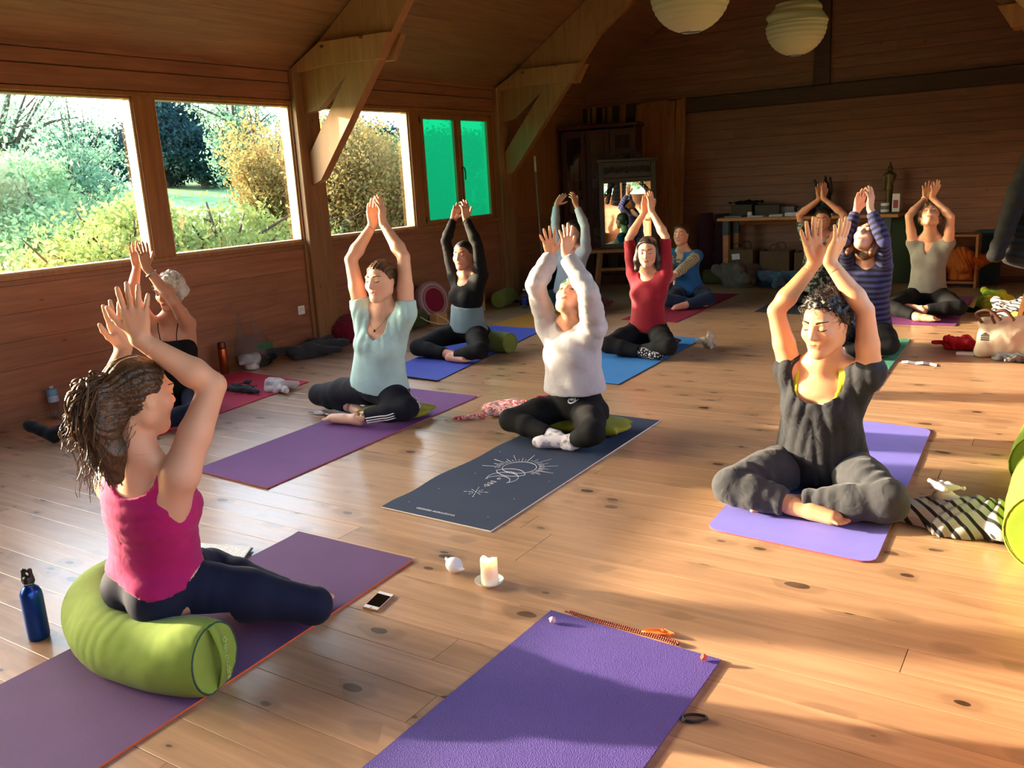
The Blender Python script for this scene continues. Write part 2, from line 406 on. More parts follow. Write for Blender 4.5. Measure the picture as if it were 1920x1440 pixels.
def neck_prims(J, sc, hc, HM, off=0):
    U, S, F, SP, FP = frames(J); N = J['neck']; hb = hc - HM[1] * .02 - HM[2] * .045
    ps = [cone(N - F * .012 - U * .03, hb, .056 * sc + off, .050 * sc + off, .025), cone(N - F * .005 - U * .01, N + F * .0 + U * .02, .056 * sc + off, .054 * sc + off, .02)]
    for s, q in (('L', 1), ('R', -1)):
        ps.append(cone((N + hb) / 2 - F * .02, J['sh' + s] * .75 + N * .25, .030 * sc + off, .034 * sc + off, .04))
        ps.append(cone(N + F * .022 + S * q * .015 - U * .02, hc - HM[1] * .01 + HM[0] * q * .045 * (-1 if HM[0] @ S < 0 else 1) - HM[2] * .03, .010 + off, .012 + off, .02))
    return ps
FLOOR_TOP = .0
def make_person(name_label, J, sc, face, pitch, skin, hair, top, bottom, label, roll=0, near=False, front='L', seat=.008, feet='bare', hands=(1., .2), hs=None, bust=1., group='yoga class', r_arm=1., r_leg=1., head_s=None, brow=None, handflip=(.45,)):
    J = {k: np.array(v, float) for k, v in J.items()}
    auto_legs(J, sc, front)
    U, S, F, SP, FP = frames(J); N, P = J['neck'], J['pelvis']; L = np.linalg.norm(N - P)
    P[2] = max(P[2], seat + .085 * sc); U, S, F, SP, FP = frames(J)
    HM = head_frame(J, face, pitch, roll); hs = head_s or sc; hc = J['head']
    root = bpy.data.objects.new('person', None); COL.objects.link(root); root.location = (P[0], P[1], 0)
    root['label'] = label; root['category'] = 'person'; root['group'] = group
    hB = .008 if near else .011; hH = .003 if near else .0055; hF = .003 if near else .0045
    tp, at = torso_prims(J, sc, 0, bust)
    floor = lambda G, D: np.maximum(D, seat_z(G) - G[..., 2])
    def seat_z(G):
        r = np.hypot(G[..., 0] - P[0], G[..., 1] - P[1])
        return np.where(r < .24, seat, .008)
    body = list(tp); nk_ = neck_prims(J, sc, hc, HM)
    for s in 'RL':
        body += arm_prims(J, s, sc, 0, 2, None, r_arm) + leg_prims(J, s, sc, 0, 1, True, None, r_leg)
    head = head_prims(hc, HM, hs)
    cutn = hc - HM[2] * .115 * hs - HM[1] * .02; nd = unit(hc - HM[2] * .03 - N)
    nm = N + nd * np.linalg.norm(hc - N) * .36
    wr = {s: unit(J['wr' + s] - J['el' + s]) for s in 'RL'}
    def coarse(G, D):
        for s in 'RL':
            o = 'L' if s == 'R' else 'R'; q = G - J['wr' + s]; al = q @ wr[s]; q2 = G - J['wr' + o]; al2 = q2 @ wr[o]
            pd = np.linalg.norm(q - al[..., None] * wr[s], axis=-1); pd2 = np.linalg.norm(q2 - al2[..., None] * wr[o], axis=-1)
            near_ = (np.abs(al) < .10) & (pd < .06) & (pd < pd2 + .0)
            D = np.where(near_, np.maximum(D, al + .030), D)
        return floor(G, D)
    parts = [surface([body, (nk_, lambda G: (G - nm) @ nd)], hB, post=coarse)]
    nbody = neck_prims(J, sc, hc, HM) + tp[-3:] + tp[5:6]
    parts.append(surface([neck_prims(J, sc, hc, HM) + head], hH, lo=hc - .2, hi=hc + .2, post=lambda G, D: np.maximum(D, -((G - nm) @ nd) - .01)))
    for s, o in (('R', 'L'), ('L', 'R')):
        mid_o = (J['wr' + o] + J['tip' + o]) / 2; me_ = (J['wr' + s] + J['tip' + s]) / 2
        to = unit(mid_o - me_); palm = unit(to + F * handflip[0]) if top.get('palm') is None else V3(*top['palm'])
        thumb = -F + to * .4
        hp = hand_prims(J['wr' + s], J['tip' + s], palm, thumb, sc * .98, (hands[1], hands[1], hands[1]), hands[0])
        hp += [p for p in arm_prims(J, s, sc, 0, 2, None, r_arm)[-1:]]
        c0 = J['wr' + s]
        parts.append(surface([hp], hF, lo=c0 - .24, hi=c0 + .24, post=lambda G, D, c0=c0, d=wr[s]: np.maximum(D, -((G - c0) @ d) - .040)))
    for s in 'RL':
        a_ = J['an' + s]; parts.append(surface([foot_prims(J, s, sc, 0, feet == 'bare')], .0045 if near else .007, post=lambda G, D: np.maximum(D, .009 - G[..., 2])))
    lipc = lambda x, y, z: np.exp(-((x / .020) ** 4) - (((z + .0590) / .0090) ** 4)) * (y > .07)
    sk = np.array(srgb(skin)); lip = np.array(srgb(skin)) * V3(.68, .28, .32)
    def col(Vv):
        q = (Vv - hc) @ HM.T / hs; m = lipc(q[:, 0], q[:, 1], q[:, 2])[:, None]
        ck = np.exp(-(((np.abs(q[:, 0]) - .04) / .022) ** 2) - ((q[:, 2] + .025) / .022) ** 2)[:, None] * (q[:, 1] > .03)[:, None]
        b = sk * (1 + .04 * noise3(Vv, 40)[:, None]); b = b * (1 - .12 * ck * V3(0, 1, 1))
        return b * (1 - m) + lip * m
    to_obj('body', parts, MAT['skin'], root, {'col': col})
    # --- brows and closed lashes lie on the face
    hp = head
    def onface(x, z, lift=.0):
        ys = np.linspace(.05, .12, 60); Q = hc + hs * (x * HM[0] + ys[:, None] * HM[1] + z * HM[2])
        D = np.full(60, .09)
        for p in hp:
            d = prim_d(p, Q); D = -smin(-D, d, p['k']) if p.get('sub') else smin(D, d, p['k'])
        i = np.where(D < 0)[0]; y = ys[i[-1]] if len(i) else .08
        return hc + hs * (x * HM[0] + (y + lift) * HM[1] + z * HM[2])
    for q in (-1, 1):
        xs = np.linspace(.014, .050, 9); b = [onface(q * x, .033 + .0045 * math.sin((x - .014) / .036 * 2.4), .0002) for x in xs]
        V, Q = tubes([(b, np.linspace(.0044, .0018, 9) * hs)], 4); to_obj('eyebrow', [(V, Q)], MAT['brow_' + (brow or hair['mat'])] if ('brow_' + (brow or hair['mat'])) in MAT else MAT[hair['mat']], root)
        xs = np.linspace(.0165, .048, 9); b = [onface(q * x, .0070 - .0035 * math.sin((x - .0175) / .0285 * 3.14), .0006) for x in xs]
        V, Q = tubes([(b, 1.5 * np.array([.0008, .0012, .0016, .0018, .002, .002, .0019, .0016, .0008]) * hs)], 4); to_obj('eyelashes', [(V, Q)], MAT['lash'], root)
    make_hair(root, J, hc, HM, hs, hair, near)
    make_top(root, J, sc, hc, HM, top, near, bust, r_arm, seat)
    make_bottom(root, J, sc, bottom, near, seat, r_leg, feet)
    for o in list(root.children): o.matrix_parent_inverse = Matrix.Translation((-P[0], -P[1], 0))
    return root, J, HM
def make_hair(root, J, hc, HM, s, H, near):
    U, S, F, SP, FP = frames(J); W = lambda x, y, z: hc + s * (x * HM[0] + y * HM[1] + z * HM[2])
    h = .004 if near else .007; off = H.get('off', .010); ps = head_prims(hc, HM, s, off)[:3]
    style = H['style']; k = H.get('line', .013); rough = H.get('rough', .0015); fr = H.get('freq', 90)
    def clip(G):
        q = (G - hc) @ HM.T / s; x, y, z = q[..., 0], q[..., 1], q[..., 2]
        line = np.maximum(y - (k + .58 * z) + .25 * np.abs(x) - .012, -(z + .085 + .15 * y))
        if H.get('ears', True): line = np.maximum(line, .026 - np.sqrt((y + .002) ** 2 + (z + .008) ** 2) - 4 * np.maximum(0, .055 - np.abs(x)))
        return line * .8 * s
    groups = [(ps, clip)]; ex = []
    if style == 'bun':
        c = H.get('bun', (0, -.05, .115)); ex = [ell(W(*c), HM, np.array(H.get('bunr', (.045, .045, .04))) * s, .02)]
    if style == 'long':
        for q in (-1, 1):
            ex += [cone(W(q * .068, -.0, .03), W(q * .082, .0, -.06), .026 * s, .03 * s, .02), cone(W(q * .082, .0, -.06), W(q * .085, .01, -.13), .03 * s, .022 * s, .02)]
        ex += [ell(W(0, -.06, -.05), HM, np.array([.085, .05, .09]) * s, .03)]
    if style == 'pony':
        a = H['pony']; ex = [cone(W(*a[i][:3]), W(*a[i + 1][:3]), a[i][3] * s, a[i + 1][3] * s, .02) for i in range(len(a) - 1)]
    if style in ('knot', 'short', 'bun', 'pony'):
        ex += [ell(W(0, -.075, -.02), HM, np.array([.055, .035, .06]) * s, .03)]
        if style == 'knot': ex += [ell(W(0, -.115, -.01), HM, np.array([.035, .03, .035]) * s, .015)]
    if style == 'fluffy':
        for i, (x, y, z, r) in enumerate([(.06, -.02, .05, .05), (-.06, -.02, .05, .05), (0, -.05, .08, .055), (.06, -.05, 0, .045), (-.06, -.05, 0, .045), (0, -.08, .02, .05), (.03, .04, .095, .03), (-.03, .04, .095, .03), (.07, .0, -.02, .03), (-.07, .0, -.02, .03)]):
            ex.append(ell(W(x, y, z), HM, np.array([r, r, r]) * s, .02))
    if ex: groups.append((ex, None))
    def wrinkle(P_):
        q = (P_ - hc) @ HM.T; a = np.arctan2(q[:, 0], q[:, 2] + .02)
        if style == 'long': return .0035 * noise3(P_, 38, 1) + .002 * noise3(P_, 80, 2)
        if H.get('curly'): return rough * (noise3(P_, 95, 1) * 1.6 + noise3(P_, 190, 2))
        return rough * (np.sin(a * 34 + 3 * noise3(P_, 22, 1)) + .7 * np.sin(a * 71 + 2 * noise3(P_, 30, 2)))
    V, Q = surface(groups, h, wr=wrinkle)
    parts = [(V, Q)]
    rg = np.random.RandomState(H.get('seed', 1)); n = H.get('strands', 0)
    if n:
        VR = np.linalg.norm(V - hc, axis=1); VD = (V - hc) / VR[:, None]
        c = V.mean(0); ids = rg.randint(0, len(V), n); paths = []
        crown = W(0, -.09, .05) if style in ('pony', 'knot') else (W(*H.get('bun', (0, -.05, .115))) if style == 'bun' else W(0, -.03, .13))
        for i in ids:
            p = V[i]; out = unit(p - hc)
            if style in ('pony', 'knot') and (np.linalg.norm(p - hc) > .122 * s or (p - hc) @ HM[1] < -.092 * s): continue
            out = unit(p - hc); m = 12; t = np.linspace(0, 1, m)[:, None]
            if H.get('curly') or style == 'fluffy':
                L_ = rg.uniform(.02, H.get('curl_len', .055)) * .8; d = unit(np.cross(out, rg.normal(0, 1, 3)) + out * rg.uniform(0, .35)); a = unit(np.cross(d, rg.normal(0, 1, 3))); b = np.cross(d, a); w = rg.uniform(4, 9); R_ = rg.uniform(.003, .008)
                pts = p - out * (.002 + .012 * t * t) + d * L_ * t + R_ * (np.cos(w * t) * a + np.sin(w * t) * b) * np.minimum(1, 3 * t)
            else:
                d = unit(np.cross(np.cross(out, crown - p), out) + rg.normal(0, .15, 3)); L_ = rg.uniform(.03, .08)
                pts = p + d * L_ * t - hc; dr = pts / np.linalg.norm(pts, axis=1)[:, None]
                rr = VR[(dr @ VD.T).argmax(1)][:, None]; rr[1:-1] = (rr[:-2] + rr[1:-1] + rr[2:]) / 3
                pts = hc + dr * (rr + .0006 + .004 * rg.rand() ** 3 * np.sin(t * 3.1))
            paths.append((pts, np.linspace(1, .25, m) * H.get('sr', .0011)))
        for (pl_, nn, sp_, rad_, hel) in H.get('locks', []):        # curled locks that follow a tail
            base = catmull([W(*q) for q in pl_], 8); m = len(base); t = np.linspace(0, 1, m)
            for _ in range(nn):
                o_ = rg.normal(0, 1, 3); o_ /= np.linalg.norm(o_); o2 = unit(np.cross(o_, V3(0, 0, 1))); w = rg.uniform(9, 17); ph = rg.uniform(0, 6.28); e1 = rg.uniform(.72, 1.)
                env = np.clip(np.sin(np.clip(t * 1.15 + .12, 0, .97) * 3.1416), .02, 1) ** .5
                pts = base + (o_ * rg.uniform(.3, 1) * sp_)[None] * env[:, None] + hel * (np.cos(w * t + ph)[:, None] * o2 + np.sin(w * t + ph)[:, None] * unit(np.cross(o2, V3(0, 0, 1)) + V3(0, 0, .2))); k_ = max(6, int(m * e1))
                paths.append((pts[:k_], rad_ * rg.uniform(.5, 1.2) * (1 - .75 * np.linspace(0, 1, k_) ** 2)))
        for (p0, p1, nn) in H.get('wisps', []):
            for _ in range(nn):
                a = W(*p0) + rg.normal(0, .014, 3); b = W(*p1) + rg.normal(0, .022, 3); m = 20; t = np.linspace(0, 1, m)[:, None]; d = b - a
                x = unit(np.cross(d, V3(.2, .3, 1))); y = unit(np.cross(d, x)); w = rg.uniform(6, 18); R_ = rg.uniform(.003, .009); ph = rg.uniform(0, 6)
                bow = rg.normal(0, .012, 3)
                pts = a + d * t + bow * np.sin(t * 3.14) + R_ * (np.cos(w * t + ph) * x + np.sin(w * t + ph) * y)
                paths.append((pts, np.linspace(1, .3, m) * H.get('wr', .0022)))
        parts.append(tubes(paths, 4))
    to_obj(H.get('name', 'hair'), parts, MAT[H['mat']], root)
def fold_noise(mode, J, A):
    U, S, F, SP, FP = frames(J); N, P = J['neck'], J['pelvis']
    def f(X):
        q = X - P; u, s_, f_ = q @ U, q @ S, q @ F
        rd = lambda p: 1.6 * (1 - np.abs(np.sin(p * .5))) ** 1.3 - .6
        if mode == 'h': v = rd(u * 150 + 3.2 * noise3(X, 12, 3) + 12 * s_) * (.5 + .5 * noise3(X, 9, 5)) + .3 * rd(u * 230 + 4 * noise3(X, 16, 1))
        elif mode == 'v': v = rd(np.arctan2(s_, f_ + .12) * 22 + 2.4 * noise3(X, 8, 3)) * np.clip((.55 - u) * 2.6, .2, 1) * (.6 + .4 * noise3(X, 7, 8)) + .25 * noise3(X, 30, 2)
        elif mode == 'drape':
            c = np.abs(s_); wv = 1.4 * noise3(X, 7, 2)
            v = .8 * rd((u + 5.5 * c * c) * 80 + wv) * np.exp(-(c / .075) ** 2) * (f_ > 0) * np.clip((u - .27) * 9, 0, 1)
            v = v + 1.1 * rd((c + (u - .25) * .16) * 118 + wv * 2.2 + 1.2 * np.sin(u * 9)) * (.45 + .55 * noise3(X, 6, 9)) * np.clip(1.25 - np.abs(u - .25) * 1.6, .3, 1)
        elif mode == 'soft': v = 1.1 * noise3(X, 10, 3) + .8 * rd((s_ * .8 + u * .6) * 75 + 3 * noise3(X, 7, 5)) * (.3 + .7 * np.clip(noise3(X, 6, 2), 0, 1))
        elif mode == 'knit': v = .5 * noise3(X, 26, 1) + .3 * noise3(X, 60, 2)
        else: v = noise3(X, 24, 1) + .6 * noise3(X, 48, 2)
        return A * v
    return f
def make_top(root, J, sc, hc, HM, T, near, bust, r_arm, seat):
    U, S, F, SP, FP = frames(J); N, P = J['neck'], J['pelvis']; L = np.linalg.norm(N - P); h = .007 if near else .010
    for T in ([T] + T.get('layers', [])):
        off = T.get('off', .008); tp, at = torso_prims(J, sc, off, bust)
        hem = T.get('hem', .12); loose = T.get('loose', 0)
        if loose: tp.append(etube(at(.72, .012), at(max(hem, .0), .012), S, (.128 * sc + off, .100 * sc + off), ((.128 + loose) * sc + off, (.092 + loose) * sc + off), .03, cap=.4))
        for q in (-1, 1):                                            # cloth over the shoulders
            tp.append(cone(at(.90, 0, q * .05), J['sh' + ('L' if q > 0 else 'R')], .045 * sc + off, .038 * sc + off, .03))
        hp = at(hem); top_t = T.get('top_t')
        def clip_t(G, hp=hp):
            d = (hp - G) @ U
            if top_t: d = np.maximum(d, (G - at(top_t)) @ U)
            return d
        groups = [(tp, clip_t)]
        sl = T.get('sleeve', 0.); rip = (T.get('rip', .002), T.get('ripn', 22), 0.)
        for s in 'RL':
            if sl <= 0: continue
            a, e, w = J['sh' + s], J['el' + s], J['wr' + s]
            ap = arm_prims(J, s, sc, T.get('aoff', off), 2 if sl > 1 else 1, rip if sl > .5 else None, r_arm)
            tp += ap[:2]
            if sl > 1:
                pt, d = e + (w - e) * (sl - 1), unit(w - e); fa = ap[4:]
                if T.get('cuff'): fa.append(cone(pt - d * .05, pt, .030, .029, .008))
                groups.append((ap[2:4], lambda G, hp=hp: (hp - G) @ U))
                groups.append((fa, lambda G, pt=pt, d=d: (G - pt) @ d))
            else:
                pt, d = a + (e - a) * sl, unit(e - a)
                groups.append((ap[2:], lambda G, pt=pt, d=d, hp=hp: np.maximum((G - pt) @ d, (hp - G) @ U)))
        cuts = []
        nk = T.get('neck')
        if nk: cuts.append(ell(N + F * nk[3] * sc + U * nk[4] * sc, [S, F, U], np.array(nk[:3]) * sc, .006))
        if T.get('vneck'):
            vw, vd = T['vneck']; cuts.append(cone(N + F * .10 * sc - U * vd * sc, N + F * .07 * sc + U * .05 * sc, .004, vw * sc, .006))
        if T.get('tank'):
            for s, q in (('R', -1), ('L', 1)):
                r = T['tank']; cuts.append(cone(J['sh' + s] + S * q * .012 - U * r[2], J['sh' + s] + S * q * .03 + unit(J['el' + s] - J['sh' + s]) * .2, r[0] * sc, r[1] * sc, .006))
        wr = fold_noise(T.get('fold', 'n'), J, T.get('amp', .003))
        cz = T.get('backcut')
        def post(G, D):
            for c in cuts:
                a, b = prim_box(c, .03); m = ((G > a) & (G < b)).all(-1)
                D[m] = np.maximum(D[m], -prim_d(c, G[m]))
            return np.maximum(D, max(.012, seat * .9) - G[..., 2])
        V, Q = surface(groups, h, wr=wr, post=post)
        def uatt(X):
            u = (X - P) @ U
            best = np.full(len(X), 9.); out = u.copy()
            for s in 'RL':
                a, e, w = J['sh' + s], J['el' + s], J['wr' + s]
                for (p0, p1, base) in ((a, e, 0.), (e, w, np.linalg.norm(e - a))):
                    ab = p1 - p0; t = np.clip(((X - p0) @ ab) / (ab @ ab), 0, 1); d = np.linalg.norm(X - p0 - t[:, None] * ab, axis=1)
                    m = (d < best) & (d < .062); m &= ((X - a) @ unit(e - a) > .0); best[m] = d[m]; out[m] = (base + t * np.linalg.norm(ab))[m] + .02
            return out
        to_obj(T.get('name', 'shirt'), [(V, Q)], MAT[T['mat']], root, {'u': uatt})
        if T.get('straps'):
            paths = []
            for s, q in (('R', -1), ('L', 1)):
                pts = [at(.74, .105, q * .052), at(.86, .100, q * .055), at(.95, .085, q * .062), at(1.03, .045, q * .068), at(1.06, -.01, q * .068), at(1.0, -.06, q * .06), at(.85, -.105, q * .05)]
                pts = [np.array(p) for p in pts]; paths.append((catmull(pts, 6), T['straps']))
            to_obj('strap', [tubes(paths, 4)], MAT[T['mat']], root)
def catmull(P, n):
    P = [np.array(p, float) for p in P]; P = [2 * P[0] - P[1]] + P + [2 * P[-1] - P[-2]]; o = []
    for i in range(1, len(P) - 2):
        for t in np.arange(n) / n:
            o.append(.5 * (2 * P[i] + (P[i + 1] - P[i - 1]) * t + (2 * P[i - 1] - 5 * P[i] + 4 * P[i + 1] - P[i + 2]) * t * t + (3 * P[i] - P[i - 1] - 3 * P[i + 1] + P[i + 2]) * t ** 3))
    o.append(P[-2]); return np.array(o)
def make_bottom(root, J, sc, B, near, seat, r_leg, feet):
    U, S, F, SP, FP = frames(J); P, N = J['pelvis'], J['neck']; L = np.linalg.norm(N - P); h = .008 if near else .011
    off = B.get('off', .006); tp, at = torso_prims(J, sc, off, .0); tp = [p for i, p in enumerate(tp) if i < 4 or p['t'] == 'e' and i in (7, 9)]
    top = at(B.get('rise', .3)); sh = B.get('shin', .8); rip = (B.get('rip', .0015), 18, 0.)
    groups = [(tp, lambda G: (G - top) @ U)]
    for s in 'RL':
        lp = leg_prims(J, s, sc, off, 1, False, rip, r_leg); k, a = J['kn' + s], J['an' + s]; d = unit(a - k); pt = k + (a - k) * sh
        groups.append(lp[:2] + [cone(k, k + d * .04, .056 * sc * r_leg + off, .054 * sc * r_leg + off, .02)])
        groups.append((lp[2:], lambda G, pt=pt, d=d: (G - pt) @ d))
    def post(G, D):
        r = np.hypot(G[..., 0] - P[0], G[..., 1] - P[1]); fl_ = np.where(r < .25, seat - .002, .010)
        return np.maximum(D, fl_ - G[..., 2])
    wr = fold_noise('n', J, B.get('amp', .0015))
    V, Q = surface(groups, h, wr=wr, post=post)
    o = to_obj(B.get('name', 'leggings'), [(V, Q)], MAT[B['mat']], root)
    if feet != 'bare':
        for s in 'RL':
            k, a = J['kn' + s], J['an' + s]; fp = foot_prims(J, s, sc, .005, False) + [cone(k + (a - k) * .75, a, .040 * sc, .036 * sc, .01)]
            to_obj('sock', [surface([fp], .008 if near else .011, post=lambda G, D: np.maximum(D, .010 - G[..., 2]), wr=lambda X: .0012 * noise3(X, 60, 1))], MAT[feet], root)
    return o

t = NT('skin'); a = t.n('Attribute', attribute_name='col'); t.set(col=a.outputs['Color'], rough=.48, spec=.35, sub=.12)
t.b.inputs['Subsurface Radius'].default_value = (.6, .2, .1); t.b.inputs['Subsurface Scale'].default_value = .01
t.bump(t.noise(t.pos(), 420, 2), .08, .001); MAT['skin'] = t.m
def hairmat(name, a, b, rough=.42):
    t = NT(name); P = t.pos(); n = t.noise(t.vmath('MULTIPLY', P, (1., 1., .25)), 210, 3, .7, .6); n2 = t.noise(P, 24, 3)
    t.set(col=t.mix(n2, t.ramp(n, (.35, srgb(a)), (.68, srgb(b))), srgb(a)), rough=rough, spec=.45); t.bump(n, .6, .003); MAT[name] = t.m
hairmat('hair_brown', '2e1c10', '7d5634', .38); hairmat('hair_dark', '120b08', '38251a'); hairmat('hair_black', '0b0808', '2a211d'); hairmat('hair_grey', 'b5b2ad', 'efece6', .6)
hairmat('hair_auburn', '2e170c', '7a4a28'); hairmat('hair_curly', '3a2415', '8a6038')
plain('lash', '1c100b', .6); plain('brow_hair_grey', '8d8378', .8); plain('brow_hair_brown', '4a2e1c', .8); plain('brow_hair_dark', '2c1a12', .8); plain('brow_hair_black', '1d1310', .8); plain('brow_hair_curly', '5a3d26', .8); plain('brow_hair_auburn', '5a3420', .8)
fabric('magenta', 'a5165e', sheen=.1); fabric('navy_legging', '0f1730', wr=.12, sheen=.03); fabric('black_cloth', '08080a', wr=.2, sheen=0); fabric('black_legging', '0a0b0e', wr=.12, sheen=0)
fabric('light_blue', 'a9cfd4'); fabric('navy_track', '0d1020', wr=.2, sheen=.02); fabric('grey_blue', '6d8289'); fabric('hoodie_grey', 'aeabb0', wr=.6, b=.5, sheen=.2); fabric('mint_knit', '7fae9a', weave=300, b=.8)
fabric('pale_blue_grey', 'a3adb9'); fabric('maroon', '8e1226', sheen=.2); fabric('blue_vest', '2c66a0', weave=260, b=1.); fabric('charcoal_tee', '25272d', wr=.9, sheen=.05); fabric('charcoal_jersey', '36383d', wr=.7, sheen=.1)
fabric('grey_tee', '77766f'); fabric('yellow_cloth', 'b9b52a'); fabric('teal_legging', '17303c'); fabric('white_sock', 'cfcad0', weave=500); fabric('navy_denim', '1a2740'); fabric('olive_green', '60661f'); fabric('black_sock', '101318')
def striped(name, a, b, freq, duty=.5, patch=None, wavy=0.):
    t = fabric(name, a); at = t.n('Attribute', attribute_name='u').outputs['Fac']; P = t.pos()
    w = t.math('FRACT', t.math('MULTIPLY', t.math('ADD', at, t.math('MULTIPLY', t.noise(P, 40, 1), wavy)), freq)); m = t.math('LESS_THAN', w, duty)
    f = t.noise(P, 500, 2); col = t.mix(m, srgb(a), srgb(b)); t.set(col=t.mix(t.math('MULTIPLY', f, .5), col, tuple(x * .4 for x in srgb(a)))); MAT[name] = t.m
striped('navy_stripe', '10122a', '3a3d72', 24, .5); striped('cream_stripe', 'cdb894', '15131c', 27, .22, wavy=.02)
t = fabric('patterned_knit', '23261f'); n = t.ramp(t.noise(t.pos(), 24, 3, .6), (.5, 0.), (.56, 1.)); t.set(col=t.mix(n, srgb('20231c'), srgb('8c9184'))); MAT['patterned_knit'] = t.m
t = fabric('leopard_sock', '111114'); v = t.n('TexVoronoi'); v.inputs['Scale'].default_value = 62; t.l(t.pos(), v.inputs['Vector']); t.set(col=t.mix(t.math('GREATER_THAN', v.outputs['Distance'], .42), srgb('b9b9c0'), srgb('101014'))); MAT['leopard_sock'] = t.m
t = fabric('mottled_sock', 'cfcad0'); t.set(col=t.mix(t.ramp(t.noise(t.pos(), 22, 1), (.5, 0.), (.54, 1.)), srgb('d2ced4'), srgb('9c98a4'))); MAT['mottled_sock'] = t.m

# ================================================================ helpers for plain geometry
def mesh_obj(name, V, F, mat, parent=None, smooth=False, mats=None, fm=None):
    me = bpy.data.meshes.new(name); me.from_pydata([tuple(v) for v in V], [], [tuple(f) for f in F]); me.update()
    for m in (mats or [mat]): me.materials.append(m)
    if fm: 
        for p, i in zip(me.polygons, fm): p.material_index = i
    if smooth: me.polygons.foreach_set('use_smooth', [True] * len(me.polygons))
    o = bpy.data.objects.new(name, me); COL.objects.link(o)
    if parent is not None: o.parent = parent
    return o
def boxVF(lo, hi, ch=0.):
    lo, hi = np.array(lo, float), np.array(hi, float)
    if ch <= 0:
        V = [(x, y, z) for z in (lo[2], hi[2]) for y in (lo[1], hi[1]) for x in (lo[0], hi[0])]
        return V, [(0, 2, 3, 1), (4, 5, 7, 6), (0, 1, 5, 4), (2, 6, 7, 3), (0, 4, 6, 2), (1, 3, 7, 5)]
    bm = bmesh.new(); bmesh.ops.create_cube(bm, size=1)
    for v in bm.verts: v.co = Vector(((lo + hi) / 2 + np.array(v.co) * (hi - lo)))
    bmesh.ops.bevel(bm, geom=bm.edges[:], offset=min(ch, .45 * (hi - lo).min()), segments=1, affect='EDGES')
    bm.verts.ensure_lookup_table(); V = [tuple(v.co) for v in bm.verts]; F = [[v.index for v in f.verts] for f in bm.faces]; bm.free(); return V, F
def bx(name, mat, lo, hi, parent=None, ch=0.):
    lo = np.array(lo, float); hi = np.array(hi, float); lo, hi = np.minimum(lo, hi), np.maximum(lo, hi)
    V, F = boxVF(lo, hi, ch); return mesh_obj(name, V, F, MAT[mat], parent)
def prism(name, mat, poly, axis, a, b, parent=None):
    """poly: 2D points in the plane normal to axis (0: y,z; 1: x,z; 2: x,y)"""
    n = len(poly); V = []
    for w in (a, b):
        for p in poly: V.append({0: (w, p[0], p[1]), 1: (p[0], w, p[1]), 2: (p[0], p[1], w)}[axis])
    F = [list(range(n))[::-1], list(range(n, 2 * n))] + [(i, (i + 1) % n, n + (i + 1) % n, n + i) for i in range(n)]
    o = mesh_obj(name, V, F, MAT[mat], parent)
    bm = bmesh.new(); bm.from_mesh(o.data); bmesh.ops.recalc_face_normals(bm, faces=bm.faces); bm.to_mesh(o.data); bm.free(); return o
def struct(o): o['kind'] = 'structure'; return o
def tag(o, label, cat, group=None, kind=None):
    o['label'] = label; o['category'] = cat
    if group: o['group'] = group
    if kind: o['kind'] = kind
    return o
def empty(name, loc, label=None, cat=None, group=None, rz=0):
    o = bpy.data.objects.new(name, None); COL.objects.link(o); o.location = loc; o.rotation_euler = (0, 0, rz)
    if label: tag(o, label, cat, group)
    return o
def hang(o, root):
    """parent a part built in world coordinates"""
    o.parent = root; M = Matrix.Translation(root.location) @ Matrix.Rotation(root.rotation_euler.z, 4, 'Z'); o.matrix_parent_inverse = M.inverted(); return o
# ================================================================ wood
wood('floor_pine', '9a785a', 'c29b78', 0, '2c1c13', rough=.34, knots=1.6, coat=.25, var=.11, worn='b39070')
wood('wall_pine', '80503a', 'a1694b', 1, '38190e', rough=.5, knots=.62, var=.05)
wood('wall_pine_x', '744a38', '8e614a', 0, '40200f', rough=.55, knots=.7, var=.05)
wood('ceiling_pine', '7a5036', '956a49', 1, '6a3a20', rough=.5, knots=.62, var=.06)
wood('beam_pine', '916340', 'ac7b50', 2, '6a4124', rough=.55, knots=.5, var=.16)
wood('post_pine', '80583a', 'a47c54', 2, '4a2c18', rough=.6, knots=.6, var=.06)
wood('dark_beam', '38241a', '4d3224', 0, '28150b', rough=.6, knots=.6, var=.05)
wood('leaning_pine', '85502a', 'a87040', 2, '5c2d12', rough=.45, knots=.9, var=.14)
wood('window_wood', '85522f', 'a3703f', 2, '6a3a20', rough=.45, knots=.3, var=.05)
plain('dark_gap', '2a180f', .9); plain('outer_render', 'cfc7b8', .9)
XL, XR, YF, YB, WH, SL = -5.96, .36, -2.6, 11.2, 2.47, .66
XM = (XL + XR) / 2; RZ = WH + (XR - XM) * SL
# ---------------------------------------------------------------- floor: every board its own piece
fl_ = struct(bx('floor', 'dark_gap', (XL - .14, YF - .1, -.08), (XR + .14, YB + .1, -.012)))
rg = random.Random(7); PW = .1435; y = 2.005 - PW * 32
KNOWN = {}
while y < YB:
    xs = [XL]; yc = y + PW / 2
    if yc > .55:
        c = XL + rg.uniform(.9, 2.9)
        while c < XR - .7: xs.append(c); c += rg.uniform(1.9, 3.1)
    xs.append(XR)
    for a, b in zip(xs[:-1], xs[1:]):
        zt = rg.uniform(-.0007, 0); g = .0008
        poly = [(y + g, -.0115), (y + g, zt - .0009), (y + g + .0010, zt), (y + PW - g - .0010, zt), (y + PW - g, zt - .0009), (y + PW - g, -.0115)]
        if y + PW > YB: poly = [(min(p[0], YB), p[1]) for p in poly]
        prism('floorboard', 'floor_pine', poly, 0, a + (.0012 if a > XL else 0), b - (.0012 if b < XR else 0), fl_)
    y += PW
